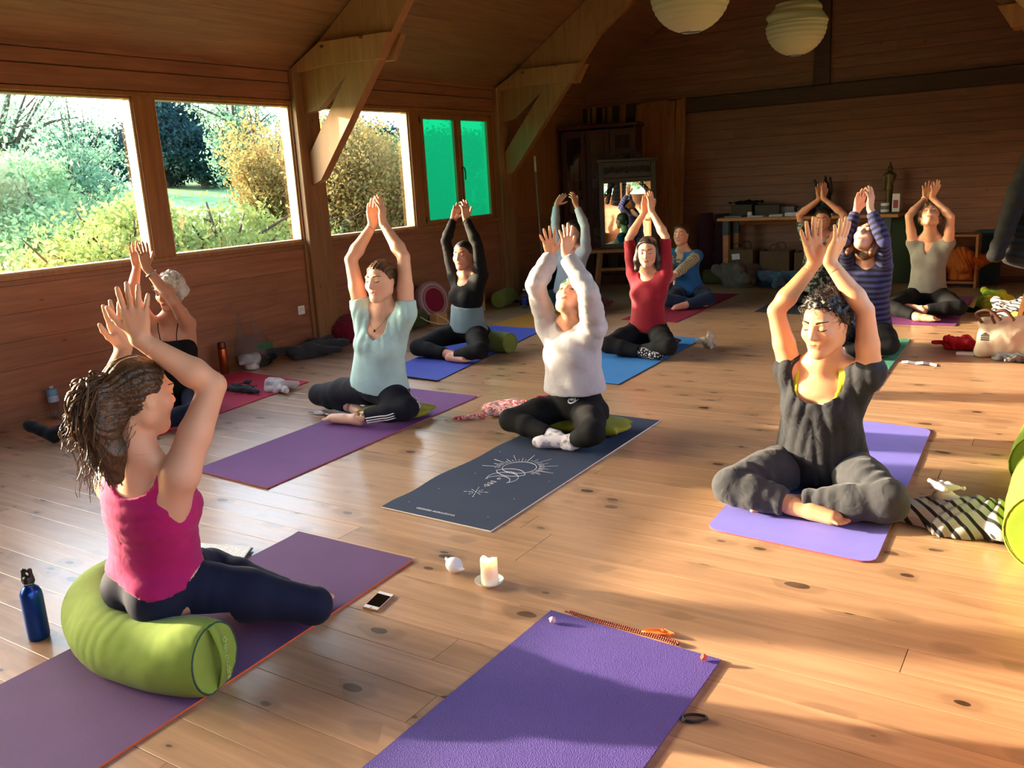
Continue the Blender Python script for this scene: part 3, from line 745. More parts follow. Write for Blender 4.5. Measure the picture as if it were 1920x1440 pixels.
# ---------------------------------------------------------------- side walls
PY = [-.51, 2.615, 5.87, 9.06]            # truss posts
POSTW = .28
BAYS = [(-2.6, -.65), (-.37, 2.475), (2.755, 5.73), (6.01, 8.92), (9.20, 11.2)]
WIN_L = [(-2.2, -.75), (-.30, 1.02), (1.20, 2.42), (2.81, 4.165), (4.35, 5.715), (6.02, 7.345), (7.50, 8.86)]
ZS, ZT = .985, 2.168
def wall_side(name, x, out, wins, frames=True):
    base = None; d = .12 * out                                       # outer skin with openings: solid strips
    ys = sorted([YF] + [v for w in wins for v in w] + [YB]); parts = []
    V, F = [], []
    def add(lo, hi):
        lo, hi = np.minimum(lo, hi), np.maximum(lo, hi); v, f = boxVF(lo, hi); o = len(V); V.extend(v); F.extend([[i + o for i in q] for q in f])
    xi = x + .022 * out
    add((xi, YF, 0), (x + d, YB, ZS)); add((xi, YF, ZT), (x + d, YB, WH + .1))
    for a, b in zip(ys[0::2], ys[1::2]): add((xi, a, ZS), (x + d, b, ZT))
    base = struct(mesh_obj(name, V, F, MAT['wall_pine'])); 
    for (a, b) in BAYS:                                              # boards between the posts
        z = .0
        while z < ZS - .03:
            z1 = min(z + .183, ZS - .035); g = .0015
            poly = [(z + g * .3, 0), (z + g * .3 + .0015, 1), (z1 - g * .3 - .0015, 1), (z1 - g * .3, 0)]
            VV = [(x + .002 * out if q == 0 else x, yy, zz) for yy in (a, b) for zz, q in poly]
            mesh_obj('wall_board', VV, [(3, 2, 1, 0), (4, 5, 6, 7)] + [(i, (i + 1) % 4, 4 + (i + 1) % 4, 4 + i) for i in range(4)], MAT['wall_pine'], base); z = z1
            if z1 >= ZS - .036: break
        for z0, z1 in ((ZT + .035, ZT + .18), (ZT + .18, WH - .02)):
            VV = [(xi if q == 0 else x, yy, zz) for yy in (a, b) for zz, q in [(z0 + .001, 0), (z0 + .006, 1), (z1 - .006, 1), (z1 - .001, 0)]]
            mesh_obj('wall_board', VV, [(3, 2, 1, 0), (4, 5, 6, 7)] + [(i, (i + 1) % 4, 4 + (i + 1) % 4, 4 + i) for i in range(4)], MAT['wall_pine'], base)
        ws = [w for w in wins if w[0] >= a - .1 and w[1] <= b + .1]; e = [a] + [v for w in ws for v in w] + [b]
        for p, q in zip(e[0::2], e[1::2]):                           # mullion faces
            if q - p > .01: bx('mullion', 'window_wood', (xi, p, ZS - .035), (x - .004 * out, q, ZT + .035), base)
        if ws:
            bx('sill_rail', 'window_wood', (xi, a, ZS - .035), (x - .012 * out, b, ZS), base, .004); bx('head_rail', 'window_wood', (xi, a, ZT), (x - .010 * out, b, ZT + .035), base, .004)
    bx('cornice', 'wall_pine', (xi, YF, WH - .02), (x - .02 * out, YB, WH + .03), base, .004)
    return base
wl = wall_side('wall_left', XL, -1, WIN_L); wr_ = wall_side('wall_right', XR, 1, [w for w in WIN_L])
t = NT('glass'); g = t.n('BsdfGlossy'); g.inputs['Roughness'].default_value = .0; g.inputs['Color'].default_value = (1, 1, 1, 1); tr = t.n('BsdfTransparent'); tr.inputs['Color'].default_value = (.97, .985, .97, 1)
fr = t.n('LayerWeight'); fr.inputs[0].default_value = .5; mx = t.n('MixShader'); t.l(t.math('MULTIPLY_ADD', t.math('POWER', fr.outputs['Facing'], 5.), .90, .05), mx.inputs[0]); t.l(tr.outputs[0], mx.inputs[1]); t.l(g.outputs[0], mx.inputs[2]); t.l(mx.outputs[0], t.out.inputs[0]); MAT['glass'] = t.m
t = NT('green_film'); tr = t.n('BsdfTransparent'); tr.inputs['Color'].default_value = (.035, .33, .24, 1); tl = t.n('BsdfTranslucent'); tl.inputs['Color'].default_value = (.015, .16, .12, 1)
mx = t.n('MixShader'); mx.inputs[0].default_value = .30; t.l(tr.outputs[0], mx.inputs[1]); t.l(tl.outputs[0], mx.inputs[2]); t.l(mx.outputs[0], t.out.inputs[0]); MAT['green_film'] = t.m
plain('handle_black', '191512', .4); plain('sash_light', 'c99f6c', .5)
wn_ = 0
def window(x, out, a, b, casement=False):
    global wn_; wn_ += 1
    w = struct(empty('window_%d' % wn_, (x + .06 * out, (a + b) / 2, ZS)))
    P = lambda n, m, lo, hi, c=.003: hang(bx(n, m, lo, hi, None, c), w)
    x0, x1 = x + .118 * out, x + .012 * out
    if not casement:
        P('jamb', 'sash_light', (x0, a, ZS), (x1, a + .018, ZT)); P('jamb', 'sash_light', (x0, b - .018, ZS), (x1, b, ZT))
        P('sill', 'sash_light', (x0, a, ZS), (x1, b, ZS + .016)); P('head', 'window_wood', (x0, a, ZT - .016), (x1, b, ZT))
        P('pane', 'glass', (x + .084 * out, a + .01, ZS + .01), (x + .088 * out, b - .01, ZT - .01), 0)
    else:
        m = 'window_wood'; P('jamb', m, (x0, a, ZS), (x1, a + .03, ZT)); P('jamb', m, (x0, b - .03, ZS), (x1, b, ZT)); P('sill', m, (x0, a, ZS), (x1, b, ZS + .02)); P('head', m, (x0, a, ZT - .03), (x1, b, ZT))
        xs0, xs1 = x + .06 * out, x + .002 * out; mid = a + .70
        for q, (c, d) in enumerate(((a + .03, mid), (mid + .005, b - .03))):
            s_ = P('sash', m, (xs0, c, ZS + .02), (xs1, c + .055, ZT - .03)); 
            P('sash_stile', m, (xs0, d - .055 - .02 * (q == 0), ZS + .02), (xs1, d, ZT - .03)); P('sash_rail', m, (xs0, c + .055, ZS + .02), (xs1, d - .055, ZS + .055)); P('sash_rail', m, (xs0, c + .055, ZT - .07), (xs1, d - .055, ZT - .03))
            P('green_pane', 'green_film', (x + .034 * out, c + .05, ZS + .05), (x + .036 * out, d - .05, ZT - .065), 0)
        hp = [(xs1 - .0 * out, mid + .02, 1.58), (xs1 - .035 * out, mid + .02, 1.58), (xs1 - .045 * out, mid + .025, 1.53), (xs1 - .045 * out, mid + .02, 1.45)]
        V, Q = tubes([(catmull(hp, 5), .008)], 4); hang(to_obj('window_handle', [(V, Q)], MAT['handle_black']), w)
        for zz in (1.05, 2.08):
            V, Q = tubes([([(xs1 - .008 * out, a + .012, zz - .03), (xs1 - .008 * out, a + .012, zz + .03)], .009)], 4); hang(to_obj('hinge', [(V, Q)], MAT['handle_black']), w)
for x, out in ((XL, -1), (XR, 1)):
    for i, (a, b) in enumerate(WIN_L): window(x, out, a, b, i == 6)
# ---------------------------------------------------------------- end walls
def gable(name, y0, y1, xs, pitch=.118, detail=True):
    V = [(XL - .1, y1, -.05), (XR + .1, y1, -.05), (XR + .1, y1, WH + .05), (XM, y1, RZ + .1), (XL - .1, y1, WH + .05)]
    V += [(a, y1 + (.1 if y1 > 0 else -.1), c) for a, b, c in V]
    b = struct(mesh_obj(name, V, [(0, 1, 2, 3, 4), (9, 8, 7, 6, 5), (0, 5, 6, 1), (1, 6, 7, 2), (2, 7, 8, 3), (3, 8, 9, 4), (4, 9, 5, 0)], MAT['wall_pine_x']))
    z = 0.
    while detail and z < RZ - .05:
        z1 = z + pitch
        lo, hi = XL, XR
        if z1 > WH: k = (z + pitch * .5 - WH) / SL; lo, hi = XL + max(0, k), XR - max(0, k)
        cuts = [lo] + ([rg.uniform(lo + .5, hi - .5)] if hi - lo > 2 else []) + [hi]
        for p, q in zip(cuts[:-1], cuts[1:]):
            g = .0004; mesh_obj('wall_board', [(xx, yy, zz) for xx in (p + .0006, q - .0006) for yy, zz in ((y1 - .016, z + g), (y0, z + g + .002), (y0, z1 - g - .002), (y1 - .016, z1 - g))], [(0, 1, 2, 3), (7, 6, 5, 4)] + [(i, 4 + i, 4 + (i + 1) % 4, (i + 1) % 4) for i in range(4)], MAT['wall_pine_x'], b)
        z = z1
    return b
wb_ = gable('wall_back', YB, YB + .02, None); gable('wall_front', YF, YF - .02, None, detail=False)
bx('tie_beam', 'dark_beam', (XL, YB - .07, 2.13), (XR, YB + .005, 2.31), wb_, .006)
bx('king_post', 'dark_beam', (-2.86, YB - .06, 2.31), (-2.68, YB + .005, RZ - .05), wb_, .006)
bx('skirting', 'dark_beam', (XL, YB - .015, 0), (XR, YB + .005, .07), wb_)
# ---------------------------------------------------------------- ceiling boards run the length of the room
nrm = {}
V = [(XL - .15, YF - .1, WH + .02 - .15 * SL), (XM, YF - .1, RZ + .03), (XR + .15, YF - .1, WH + .02 - .15 * SL), (XR + .15, YF - .1, WH + .15), (XM, YF - .1, RZ + .18), (XL - .15, YF - .1, WH + .15)]
V += [(a, YB + .15, c) for a, b, c in V]
ce = struct(mesh_obj('ceiling', V, [(0, 1, 2, 3, 4, 5)[::-1], (6, 7, 8, 9, 10, 11)] + [(i, (i + 1) % 6, 6 + (i + 1) % 6, 6 + i) for i in range(6)], MAT['ceiling_pine']))
n = 28; c_, s_ = math.cos(math.atan(SL)), math.sin(math.atan(SL))
segs = [(YF, -.33), (-.33, 2.745), (2.745, 5.87), (5.87, 9.06), (9.06, YB)]
for side in (-1, 1):
    X0 = XL if side < 0 else XR; Lr = (XR - XM) / c_; w = Lr / n
    for i in range(n):
        for (a, b) in ([(YF, 2.745), (2.745, 7.4), (7.4, YB)] if i % 2 else [(YF, 4.6), (4.6, YB)]):
            u0, u1 = i * w, (i + 1) * w; pts = []
            for u, h in ((u0 + .0004, .004), (u0 + .0025, 0.), (u1 - .0025, 0.), (u1 - .0004, .004)):
                pts.append((X0 - side * u * c_ * 1 if side > 0 else X0 + u * c_, WH + u * s_ + h + .002))
            VV = [(p[0], yy, p[1]) for yy in (a + .0006, b - .0006) for p in pts]
            F = [(0, 1, 2, 3), (7, 6, 5, 4)] + [(i_, 4 + i_, 4 + (i_ + 1) % 4, (i_ + 1) % 4) for i_ in range(4)]
            mesh_obj('ceiling_board', VV, F if side < 0 else [f[::-1] for f in F], MAT['ceiling_pine'], ce)
# ---------------------------------------------------------------- trusses
plain('bolt', '8b8577', .35, metal=.9)
def truss(Yc, k):
    r = struct(empty('truss_%d' % k, (XM, Yc, WH)))
    add = lambda o: hang(o, r)
    for sd in (-1, 1):
        X0 = XL if sd < 0 else XR; fx = lambda v: X0 - sd * v       # v: distance from the wall
        add(bx('post', 'post_pine', (fx(-.02), Yc - POSTW / 2, 0), (fx(.06), Yc + POSTW / 2, WH), None, .006))
        add(bx('post_trim', 'post_pine', (fx(0), Yc - POSTW / 2 - .035, 0), (fx(.022), Yc - POSTW / 2, ZS - .035), None, .003)); add(bx('post_trim', 'post_pine', (fx(0), Yc + POSTW / 2, 0), (fx(.022), Yc + POSTW / 2 + .035, ZS - .035), None, .003))
        P = lambda n, pts, y0, y1: add(prism(n, 'beam_pine', [(fx(a), b) for a, b in pts], 1, y0, y1))
        P('rafter', [(.02, WH + .0), ((XR - XM), RZ), ((XR - XM), RZ - .40), (.24, 2.115), (.06, 2.085)], Yc - .038, Yc + .038)
        P('long_brace', [(.035, 1.70), (.045, 1.46), (.18, 1.51), (.965, 2.434), (1.114, 2.62), (2.30, WH + 2.30 * SL), (1.66, WH + 1.66 * SL), (.67, 2.446)], Yc - .045, Yc + .045)
        for q in (-1, 1):
            y0, y1 = (Yc - .115, Yc - .046) if q < 0 else (Yc + .046, Yc + .115)
            P('collar', [(.02, 2.43), (.03, 2.475), (.385, 2.64), (1.15, 2.625), (1.03, 2.435), (.40, 2.455)], y0, y1)
        for bxp in (.42, .86):
            V, Q = tubes([([(fx(bxp), Yc - .127, 2.60 + (.02 if bxp > .5 else 0)), (fx(bxp), Yc - .115, 2.60 + (.02 if bxp > .5 else 0))], .014)], 6); add(to_obj('bolt', [(V, Q)], MAT['bolt']))
    return r
for k, Y_ in enumerate(PY): truss(Y_, k + 1)
add = None
# ---------------------------------------------------------------- outside: meadow, trees
t = NT('meadow'); P = t.pos(); t.set(col=t.ramp(t.noise(P, .8, 6, .7), (.3, srgb('5f8a55')), (.7, srgb('8bb072'))), rough=.9); MAT['meadow'] = t.m
def leafmat(name, a, b, c=None):
    t = NT(name); oi = t.noise(t.pos(), 1.3, 3, .6); f = t.noise(t.pos(), 9, 1)
    col = t.mix(t.math('MULTIPLY', f, 1.), t.ramp(oi, (.35, srgb(a)), (.65, srgb(b))), srgb(c or b))
    d = t.n('BsdfDiffuse'); tl = t.n('BsdfTranslucent'); mx = t.n('MixShader'); mx.inputs[0].default_value = .5
    t.l(col, d.inputs[0]); t.l(col, tl.inputs[0]); t.l(d.outputs[0], mx.inputs[1]); t.l(tl.outputs[0], mx.inputs[2]); t.l(mx.outputs[0], t.out.inputs[0]); MAT[name] = t.m
leafmat('leaf_light', '7a9c66', '98b47c', '8cae88'); leafmat('leaf_apple', '537d46', '789654', 'a0a866'); leafmat('leaf_autumn', '648a5a', '86965a', 'a97850'); leafmat('leaf_dark', '22384a', '2c4650', '38544c'); leafmat('leaf_sage', '557c6c', '6c9078', '7c9c80'); leafmat('leaf_mid', '3f5f48', '557652', '688458')
plain('bark', '4a3d34', .9, .2, 8); plain('bark_pale', '8c8070', .9, .2, 8)
def gz(x, y):
    r = np.hypot(np.minimum(x + 6, 0), 0 * y) + np.maximum(0, np.abs(y - 5) - 8) * .3; return -1.0 + .0 * x + .085 * np.maximum(0, r - 3)
gx, gy = np.meshgrid(np.linspace(-110, 60, 60), np.linspace(-70, 110, 60), indexing='ij'); Zg = gz(gx, gy) + .25 * np.sin(gx * .2) * np.sin(gy * .17) * (np.abs(gx + 3) > 12)
Vg = np.stack([gx, gy, np.where((np.abs(gx + 2.8) < 5) , -1.0, Zg)], -1).reshape(-1, 3); ii = np.arange(59)[:, None] * 60 + np.arange(59)[None]
Qg = np.stack([ii, ii + 60, ii + 61, ii + 1], -1).reshape(-1, 4)
struct(to_obj('ground', [(Vg, Qg)], MAT['meadow']))
YAW = .585234837
def polar(px, r): 
    a = YAW + math.atan((960 - px) / 1641.); x, y = -r * math.sin(a), r * math.cos(a); return x, y, float(gz(np.array(x), np.array(y)))
def foliage(blobs, size, seed, flat=.0):
    g = np.random.RandomState(seed); Ps = []
    for (c, r, n) in blobs:
        m = max(1, n // 22); d = g.normal(size=(m, 3)); d /= np.linalg.norm(d, axis=1)[:, None]; cc = np.array(c) + d * (g.uniform(.25, 1, (m, 1)) ** .5) * np.array(r)
        k = g.randint(0, m, n); Ps.append(cc[k] + g.normal(size=(n, 3)) * (np.array(r).mean() * .11 + size * .8))
    P = np.concatenate(Ps); n = len(P); u = g.normal(size=(n, 3)); u /= np.linalg.norm(u, axis=1)[:, None]; w = np.cross(u, g.normal(size=(n, 3))); w /= np.linalg.norm(w, axis=1)[:, None]
    s = size * g.uniform(.6, 1.4, (n, 1)); V = np.stack([P - u * s, P - w * s * .55, P + u * s, P + w * s * .55], 1).reshape(-1, 3)
    return V, np.arange(4 * n).reshape(-1, 4)
def HT(px, r, ytop):
    x, y, z = polar(px, r); return CAMH + r * ((390.6 - .0563 * px) - ytop) / math.hypot(1641, px - 960) - z
def tree(name, label, px, r, H, crown, n, leaf, mat, seed, trunk=.1, bark='bark', bl=None, sparse=1., group='trees beyond the windows', branches=26, spread=1.):
    x, y, z = polar(px, r); root = empty(name, (x, y, z), label, 'tree', group); g = np.random.RandomState(seed)
    blobs = bl or [((g.normal(0, crown[0] * .35), g.normal(0, crown[0] * .35), H - crown[1] * g.uniform(.4, 1.5)), (crown[0] * g.uniform(.4, .7), crown[0] * g.uniform(.4, .7), crown[1] * g.uniform(.35, .6)), n // 8) for _ in range(8)]
    o = to_obj('foliage', [foliage(blobs, leaf, seed)], MAT[mat], None, smooth=False); o['kind'] = 'stuff'; o.parent = root
    top = np.array([g.normal(0, .2), g.normal(0, .2), H * .8]); paths = [(catmull([(0, 0, -.1), (g.normal(0, .12), g.normal(0, .12), H * .4), tuple(top)], 6), np.linspace(trunk, trunk * .15, 13))]
    for _ in range(branches):
        b = blobs[g.randint(len(blobs))]; e = np.array(b[0]) + g.normal(size=3) * np.array(b[1]) * .6 * spread; s0 = np.array([0, 0, min(e[2] * g.uniform(.35, .8), H * .6)]); m = (s0 + e) / 2 + g.normal(0, .12, 3) * np.array(b[1]).mean()
        paths.append((catmull([s0, m, e], 5), np.linspace(trunk * .40, trunk * .07, 11)))
    to_obj('trunk', [tubes(paths, 4)], MAT[bark], root); return root
tree('apple_tree', 'gnarled apple tree with yellow-green leaves close outside the first window', 262, 11.5, HT(262,11.5,285), (1.5, .8), 0, .038, 'leaf_apple', 3, .09, branches=50,
     bl=[((.3, -.5, 1.75), (.9, .8, .40), 2600), ((-.2, .5, 1.85), (.9, .8, .40), 2000), ((.6, .9, 1.5), (.8, .8, .40), 1600), ((0, -.9, 1.35), (.7, .6, .45), 1500), ((.1, 0, 2.1), (.5, .5, .25), 500)])
tree('apple_tree', 'broad apple tree with dark crooked branches seen low through the second window', 420, 12.0, HT(420,12,292), (1.5, .8), 0, .038, 'leaf_apple', 5, .10, branches=70,
     bl=[((.5, -.8, 1.6), (1.0, .9, .45), 2200), ((-.3, .6, 1.8), (1.0, .9, .45), 2200), ((.2, 1.3, 1.5), (.9, .8, .45), 1900), ((0, 0, 1.25), (1.2, 1.2, .5), 1700), ((-.3, -.7, 2.1), (.5, .5, .3), 600)])
tree('bushy_tree', 'pale green feathery tree at the left end of the first window', 20, 16, HT(20,16,262), (1.5, 1.2), 16000, .045, 'leaf_light', 8, .07, branches=40)
tree('bushy_tree', 'pale green young tree in the lower middle of the first window', 130, 15, HT(130,15,300), (1.3, 1.1), 14000, .042, 'leaf_light', 9, .06, branches=40)
tree('bare_shrub', 'brownish thin-leaved shrub behind the pale young tree', 165, 19, HT(165,19,245), (1.3, 1.2), 3000, .05, 'leaf_sage', 10, .06, branches=90)
tree('tall_tree', 'tall sparse grey-green tree against the sky in the first window', 62, 30, HT(62,30,150), (2.0, 2.4), 4200, .055, 'leaf_sage', 11, .2, branches=60)
tree('tall_tree', 'leaning sparse tree near the right side of the first window', 190, 31, HT(190,31,165), (1.6, 2.0), 3600, .055, 'leaf_sage', 12, .16, branches=50)
tree('conifer', 'dark blue-green evergreen in the middle of the second window', 352, 46, HT(352,46,190), (2.0, 2.4), 30000, .09, 'leaf_dark', 13, .3)
tree('conifer', 'low dark evergreen at the right edge of the first window', 225, 44, HT(225,44,232), (1.9, 1.6), 16000, .09, 'leaf_dark', 14, .25)
tree('conifer', 'low dark evergreen right of the tallest evergreen', 420, 45, HT(420,45,240), (2.2, 1.6), 18000, .09, 'leaf_dark', 15, .25)
tree('tall_tree', 'tall grey-green tree at the top of the second window', 500, 38, HT(500,38,170), (1.8, 2.6), 5000, .07, 'leaf_sage', 16, .25, branches=50)
tree('autumn_tree', 'orange-tinged tree filling the right side of the second window', 545, 15, HT(545,15,205), (.75, 1.5), 15000, .030, 'leaf_autumn', 17, .1, branches=60)
tree('autumn_tree', 'rust and green leaved tree filling the third window', 660, 14, HT(660,14,208), (1.0, 1.7), 34000, .027, 'leaf_autumn', 18, .12, branches=80)
tree('autumn_tree', 'rust leaved tree on the right side of the third window', 760, 15, HT(760,15,214), (1.0, 1.7), 26000, .030, 'leaf_autumn', 19, .12, branches=60)
tree('bushy_tree', 'mid green tree behind the green panes', 880, 17, HT(880,17,280), (2.0, 1.4), 9000, .07, 'leaf_mid', 20, .1)
for i, (px, r, h) in enumerate(((-60, 52, 305), (60, 55, 318), (130, 54, 312), (560, 50, 262), (700, 55, 240), (860, 50, 250))):
    tree('hedgerow_tree', 'far hedgerow tree seen ' + ('at the left frame edge', 'behind the tall sparse tree', 'behind the brownish shrub', 'between the second and third window', 'above the rust tree in the third window', 'behind the green panes')[i], px, r, HT(px, r, h), (4.2, 1.2), 14000, .11, 'leaf_mid' if i % 2 else 'leaf_dark', 30 + i, .2, group='far hedgerow')
# trees on the other side, seen in the mirror
for i, (x, y, h) in enumerate(((9, 8, 5), (11, 3, 6), (8, 13, 5), (14, -3, 7), (12, 10, 7), (9, -1, 5))):
    root = tree('garden_tree', 'green tree outside the right-hand windows, ' + ('beyond the far middle', 'beyond the middle', 'beyond the far corner', 'outside the near end, farthest', 'large, behind the others', 'outside the near end')[i], 0, 1, h, (2.2, 2.0), 5000, .10, 'leaf_mid', 50 + i, .15, group='trees on the right side'); root.location = (x, y, -1)

POSES = json.loads('''{"tee_dark": {"head": [-0.872,3.66,0.7692],"neck": [-0.8973,3.74,0.5715],"pelvis": [-0.9118,3.83,0.084],"shR": [-1.0313,3.74,0.5574],"shL": [-0.7055,3.72,0.5735],"elR": [-1.0935,3.728,0.8109],"wrR": [-0.9479,3.7861,1.0125],"tipR": [-0.9787,3.7889,1.183],"knR": [-1.1846,3.433,0.1],"anR": [-0.917,3.4237,0.06],"toeR": [-0.6622,3.3802,0.035],"elL": [-0.7242,3.6863,0.8319],"wrL": [-0.8632,3.6744,1.0247],"tipL": [-0.8073,3.6969,1.1898],"knL": [-0.5742,3.4905,0.11]},"tee_blue": {"head": [-3.4605,3.89,0.88],"neck": [-3.5112,3.92,0.6709],"pelvis": [-3.6477,4.0,0.1766],"shR": [-3.6235,3.88,0.7119],"shL": [-3.3442,3.96,0.6898],"elR": [-3.6646,3.8727,1.0093],"wrR": [-3.5985,4.0186,1.2012],"tipR": [-3.5929,4.0257,1.3698],"knR": [-4.2041,4.0159,0.1],"elL": [-3.3519,3.9865,1.0137],"wrL": [-3.5091,4.0132,1.2061],"tipL": [-3.5103,4.0139,1.3796],"knL": [-3.3465,3.8995,0.12],"anL": [-3.6519,3.7729,0.055],"toeL": [-3.9576,3.755,0.035]},"hoodie": {"head": [-2.3188,4.12,0.7735],"neck": [-2.3588,4.18,0.6274],"pelvis": [-2.3513,4.2,0.1186],"shR": [-2.5192,4.2,0.6021],"shL": [-2.1973,4.15,0.6245],"elR": [-2.5237,4.0968,0.8481],"wrR": [-2.5296,4.2879,0.9893],"tipR": [-2.55,4.2865,1.1826],"knR": [-2.6558,3.9707,0.1],"elL": [-2.1454,4.0007,0.8394],"wrL": [-2.2937,4.0486,1.0189],"tipL": [-2.2869,4.0622,1.1923],"knL": [-2.0681,3.8544,0.12],"anL": [-2.2126,3.8705,0.055],"toeL": [-2.4496,3.821,0.035]},"maroon": {"head": [-2.9027,6.42,0.7999],"neck": [-2.9282,6.5,0.6389],"pelvis": [-2.971,6.55,0.1149],"shR": [-3.0738,6.52,0.6266],"shL": [-2.7822,6.48,0.63],"elR": [-3.1112,6.524,0.9018],"wrR": [-2.9984,6.5852,1.1075],"tipR": [-2.9736,6.6,1.2777],"knR": [-3.1268,6.1293,0.1],"elL": [-2.7825,6.5019,0.9126],"wrL": [-2.9081,6.5281,1.1127],"tipL": [-2.9181,6.5273,1.2784],"knL": [-2.6225,6.1585,0.11],"anL": [-2.9103,6.2084,0.05],"toeL": [-3.1256,6.2658,0.035]},"black": {"head": [-4.2978,5.87,0.8306],"neck": [-4.3372,5.95,0.6536],"pelvis": [-4.3748,5.98,0.1147],"shR": [-4.4795,5.97,0.6585],"shL": [-4.1541,5.9,0.6706],"elR": [-4.5316,5.9533,0.9475],"wrR": [-4.5692,6.1292,1.1138],"tipR": [-4.5,6.1828,1.3237],"knR": [-4.6479,5.6106,0.09],"elL": [-4.0994,5.8039,0.9224],"wrL": [-4.2301,5.8473,1.125],"tipL": [-4.2311,5.8497,1.3279],"knL": [-3.9911,5.5887,0.11],"anL": [-4.2555,5.5446,0.05],"toeL": [-4.0299,5.5172,0.035]},"grey_sweater": {"head": [-4.5293,8.15,0.8516],"neck": [-4.5713,8.2,0.675],"pelvis": [-4.6417,8.25,0.1603],"shR": [-4.709,8.2,0.653],"shL": [-4.4011,8.18,0.6649],"elR": [-4.7601,8.1867,0.9251],"wrR": [-4.7997,8.296,1.1324],"tipR": [-4.6905,8.3597,1.2932],"knR": [-5.0035,8.1955,0.1],"elL": [-4.3468,8.0852,0.9082],"wrL": [-4.4509,8.1093,1.1205],"tipL": [-4.4939,8.088,1.3009],"knL": [-4.2395,8.0704,0.1]},"cardigan": {"head": [-3.6114,8.85,0.7497],"neck": [-3.6421,8.95,0.566],"pelvis": [-3.6073,9.05,0.1154],"shR": [-3.7591,8.98,0.5289],"shL": [-3.4681,8.92,0.5233],"elR": [-3.7415,8.786,0.3549],"wrR": [-3.6032,8.6,0.3334],"tipR": [-3.5634,8.4486,0.3412],"knR": [-3.6393,8.5357,0.1],"elL": [-3.5027,8.6759,0.437],"wrL": [-3.5307,8.4553,0.3683],"tipL": [-3.5243,8.3006,0.3436],"knL": [-3.2555,8.7256,0.1]},"patterned": {"head": [-2.2454,9.2,0.8575],"neck": [-2.261,9.28,0.6974],"pelvis": [-2.3266,9.3,0.1098],"shR": [-2.4203,9.28,0.6777],"shL": [-2.1037,9.28,0.674],"elR": [-2.4727,9.1774,0.9122],"wrR": [-2.2839,9.2299,1.0625],"tipR": [-2.2985,9.2298,1.2359],"knR": [-2.6109,9.1201,0.1],"elL": [-2.0368,9.1806,0.9062],"wrL": [-2.2259,9.1409,1.0699],"tipL": [-2.2209,9.1454,1.235],"knL": [-1.8715,8.9062,0.1]},"striped": {"head": [-1.357,6.85,0.8593],"neck": [-1.3652,7.0,0.668],"pelvis": [-1.3665,7.05,0.0965],"shR": [-1.5026,7.0,0.6473],"shL": [-1.2514,6.98,0.6389],"elR": [-1.5024,6.798,0.8458],"wrR": [-1.4401,6.9128,1.0618],"tipR": [-1.4008,6.9253,1.2558],"knR": [-1.6532,6.675,0.1],"elL": [-1.2239,6.7868,0.8442],"wrL": [-1.332,6.8351,1.067],"tipL": [-1.3325,6.8395,1.2594],"knL": [-1.1334,6.6659,0.11]},"grey_vneck": {"head": [-1.1843,8.7,0.8907],"neck": [-1.1998,8.85,0.6895],"pelvis": [-1.2065,8.9,0.1286],"shR": [-1.3417,8.85,0.6521],"shL": [-1.0445,8.82,0.6522],"elR": [-1.3715,8.7395,0.9021],"wrR": [-1.2597,8.8976,1.0522],"tipR": [-1.2453,8.8377,1.2053],"knR": [-1.4543,8.4696,0.11],"anR": [-1.1893,8.3243,0.05],"toeR": [-0.9966,8.288,0.035],"elL": [-1.0186,8.6807,0.8879],"wrL": [-1.1853,8.7417,1.0568],"tipL": [-1.1445,8.673,1.2012],"knL": [-0.8947,8.5227,0.11],"anL": [-1.1819,8.4333,0.1],"toeL": [-1.3966,8.5805,0.11]},"grey_hair": {"head": [-4.9109,3.5,0.838],"neck": [-5.0142,3.55,0.6352],"pelvis": [-5.0724,3.6,0.1225],"shR": [-5.0918,3.46,0.6327],"shL": [-4.9085,3.6,0.6171],"elR": [-5.0204,3.3019,0.8354],"wrR": [-5.116,3.4347,1.0077],"tipR": [-5.1171,3.4451,1.1768],"knR": [-5.0012,3.0856,0.13],"anR": [-5.2096,2.7505,0.06],"toeR": [-5.4259,2.6937,0.13],"elL": [-4.7942,3.4343,0.7921],"wrL": [-4.8778,3.3389,1.0099],"tipL": [-4.8869,3.3379,1.187],"knL": [-4.6582,3.4051,0.1]},"magenta_tank": {"head": [-2.2714,1.47,0.8647],"neck": [-2.2959,1.46,0.6445],"pelvis": [-2.3737,1.5,0.2036],"shR": [-2.1626,1.49,0.6403],"shL": [-2.4372,1.45,0.5852],"elR": [-2.1265,1.6175,0.8796],"wrR": [-2.2438,1.4799,1.0343],"tipR": [-2.2268,1.4684,1.193],"knR": [-2.0155,1.8026,0.11],"elL": [-2.5126,1.5236,0.8303],"wrL": [-2.6474,1.6828,0.9441],"tipL": [-2.6704,1.6796,1.1618],"knL": [-2.593,1.8552,0.11]}}''')
def PJ(n): return {k: np.array(v, float) for k, v in POSES[n].items()}
H_ = dict
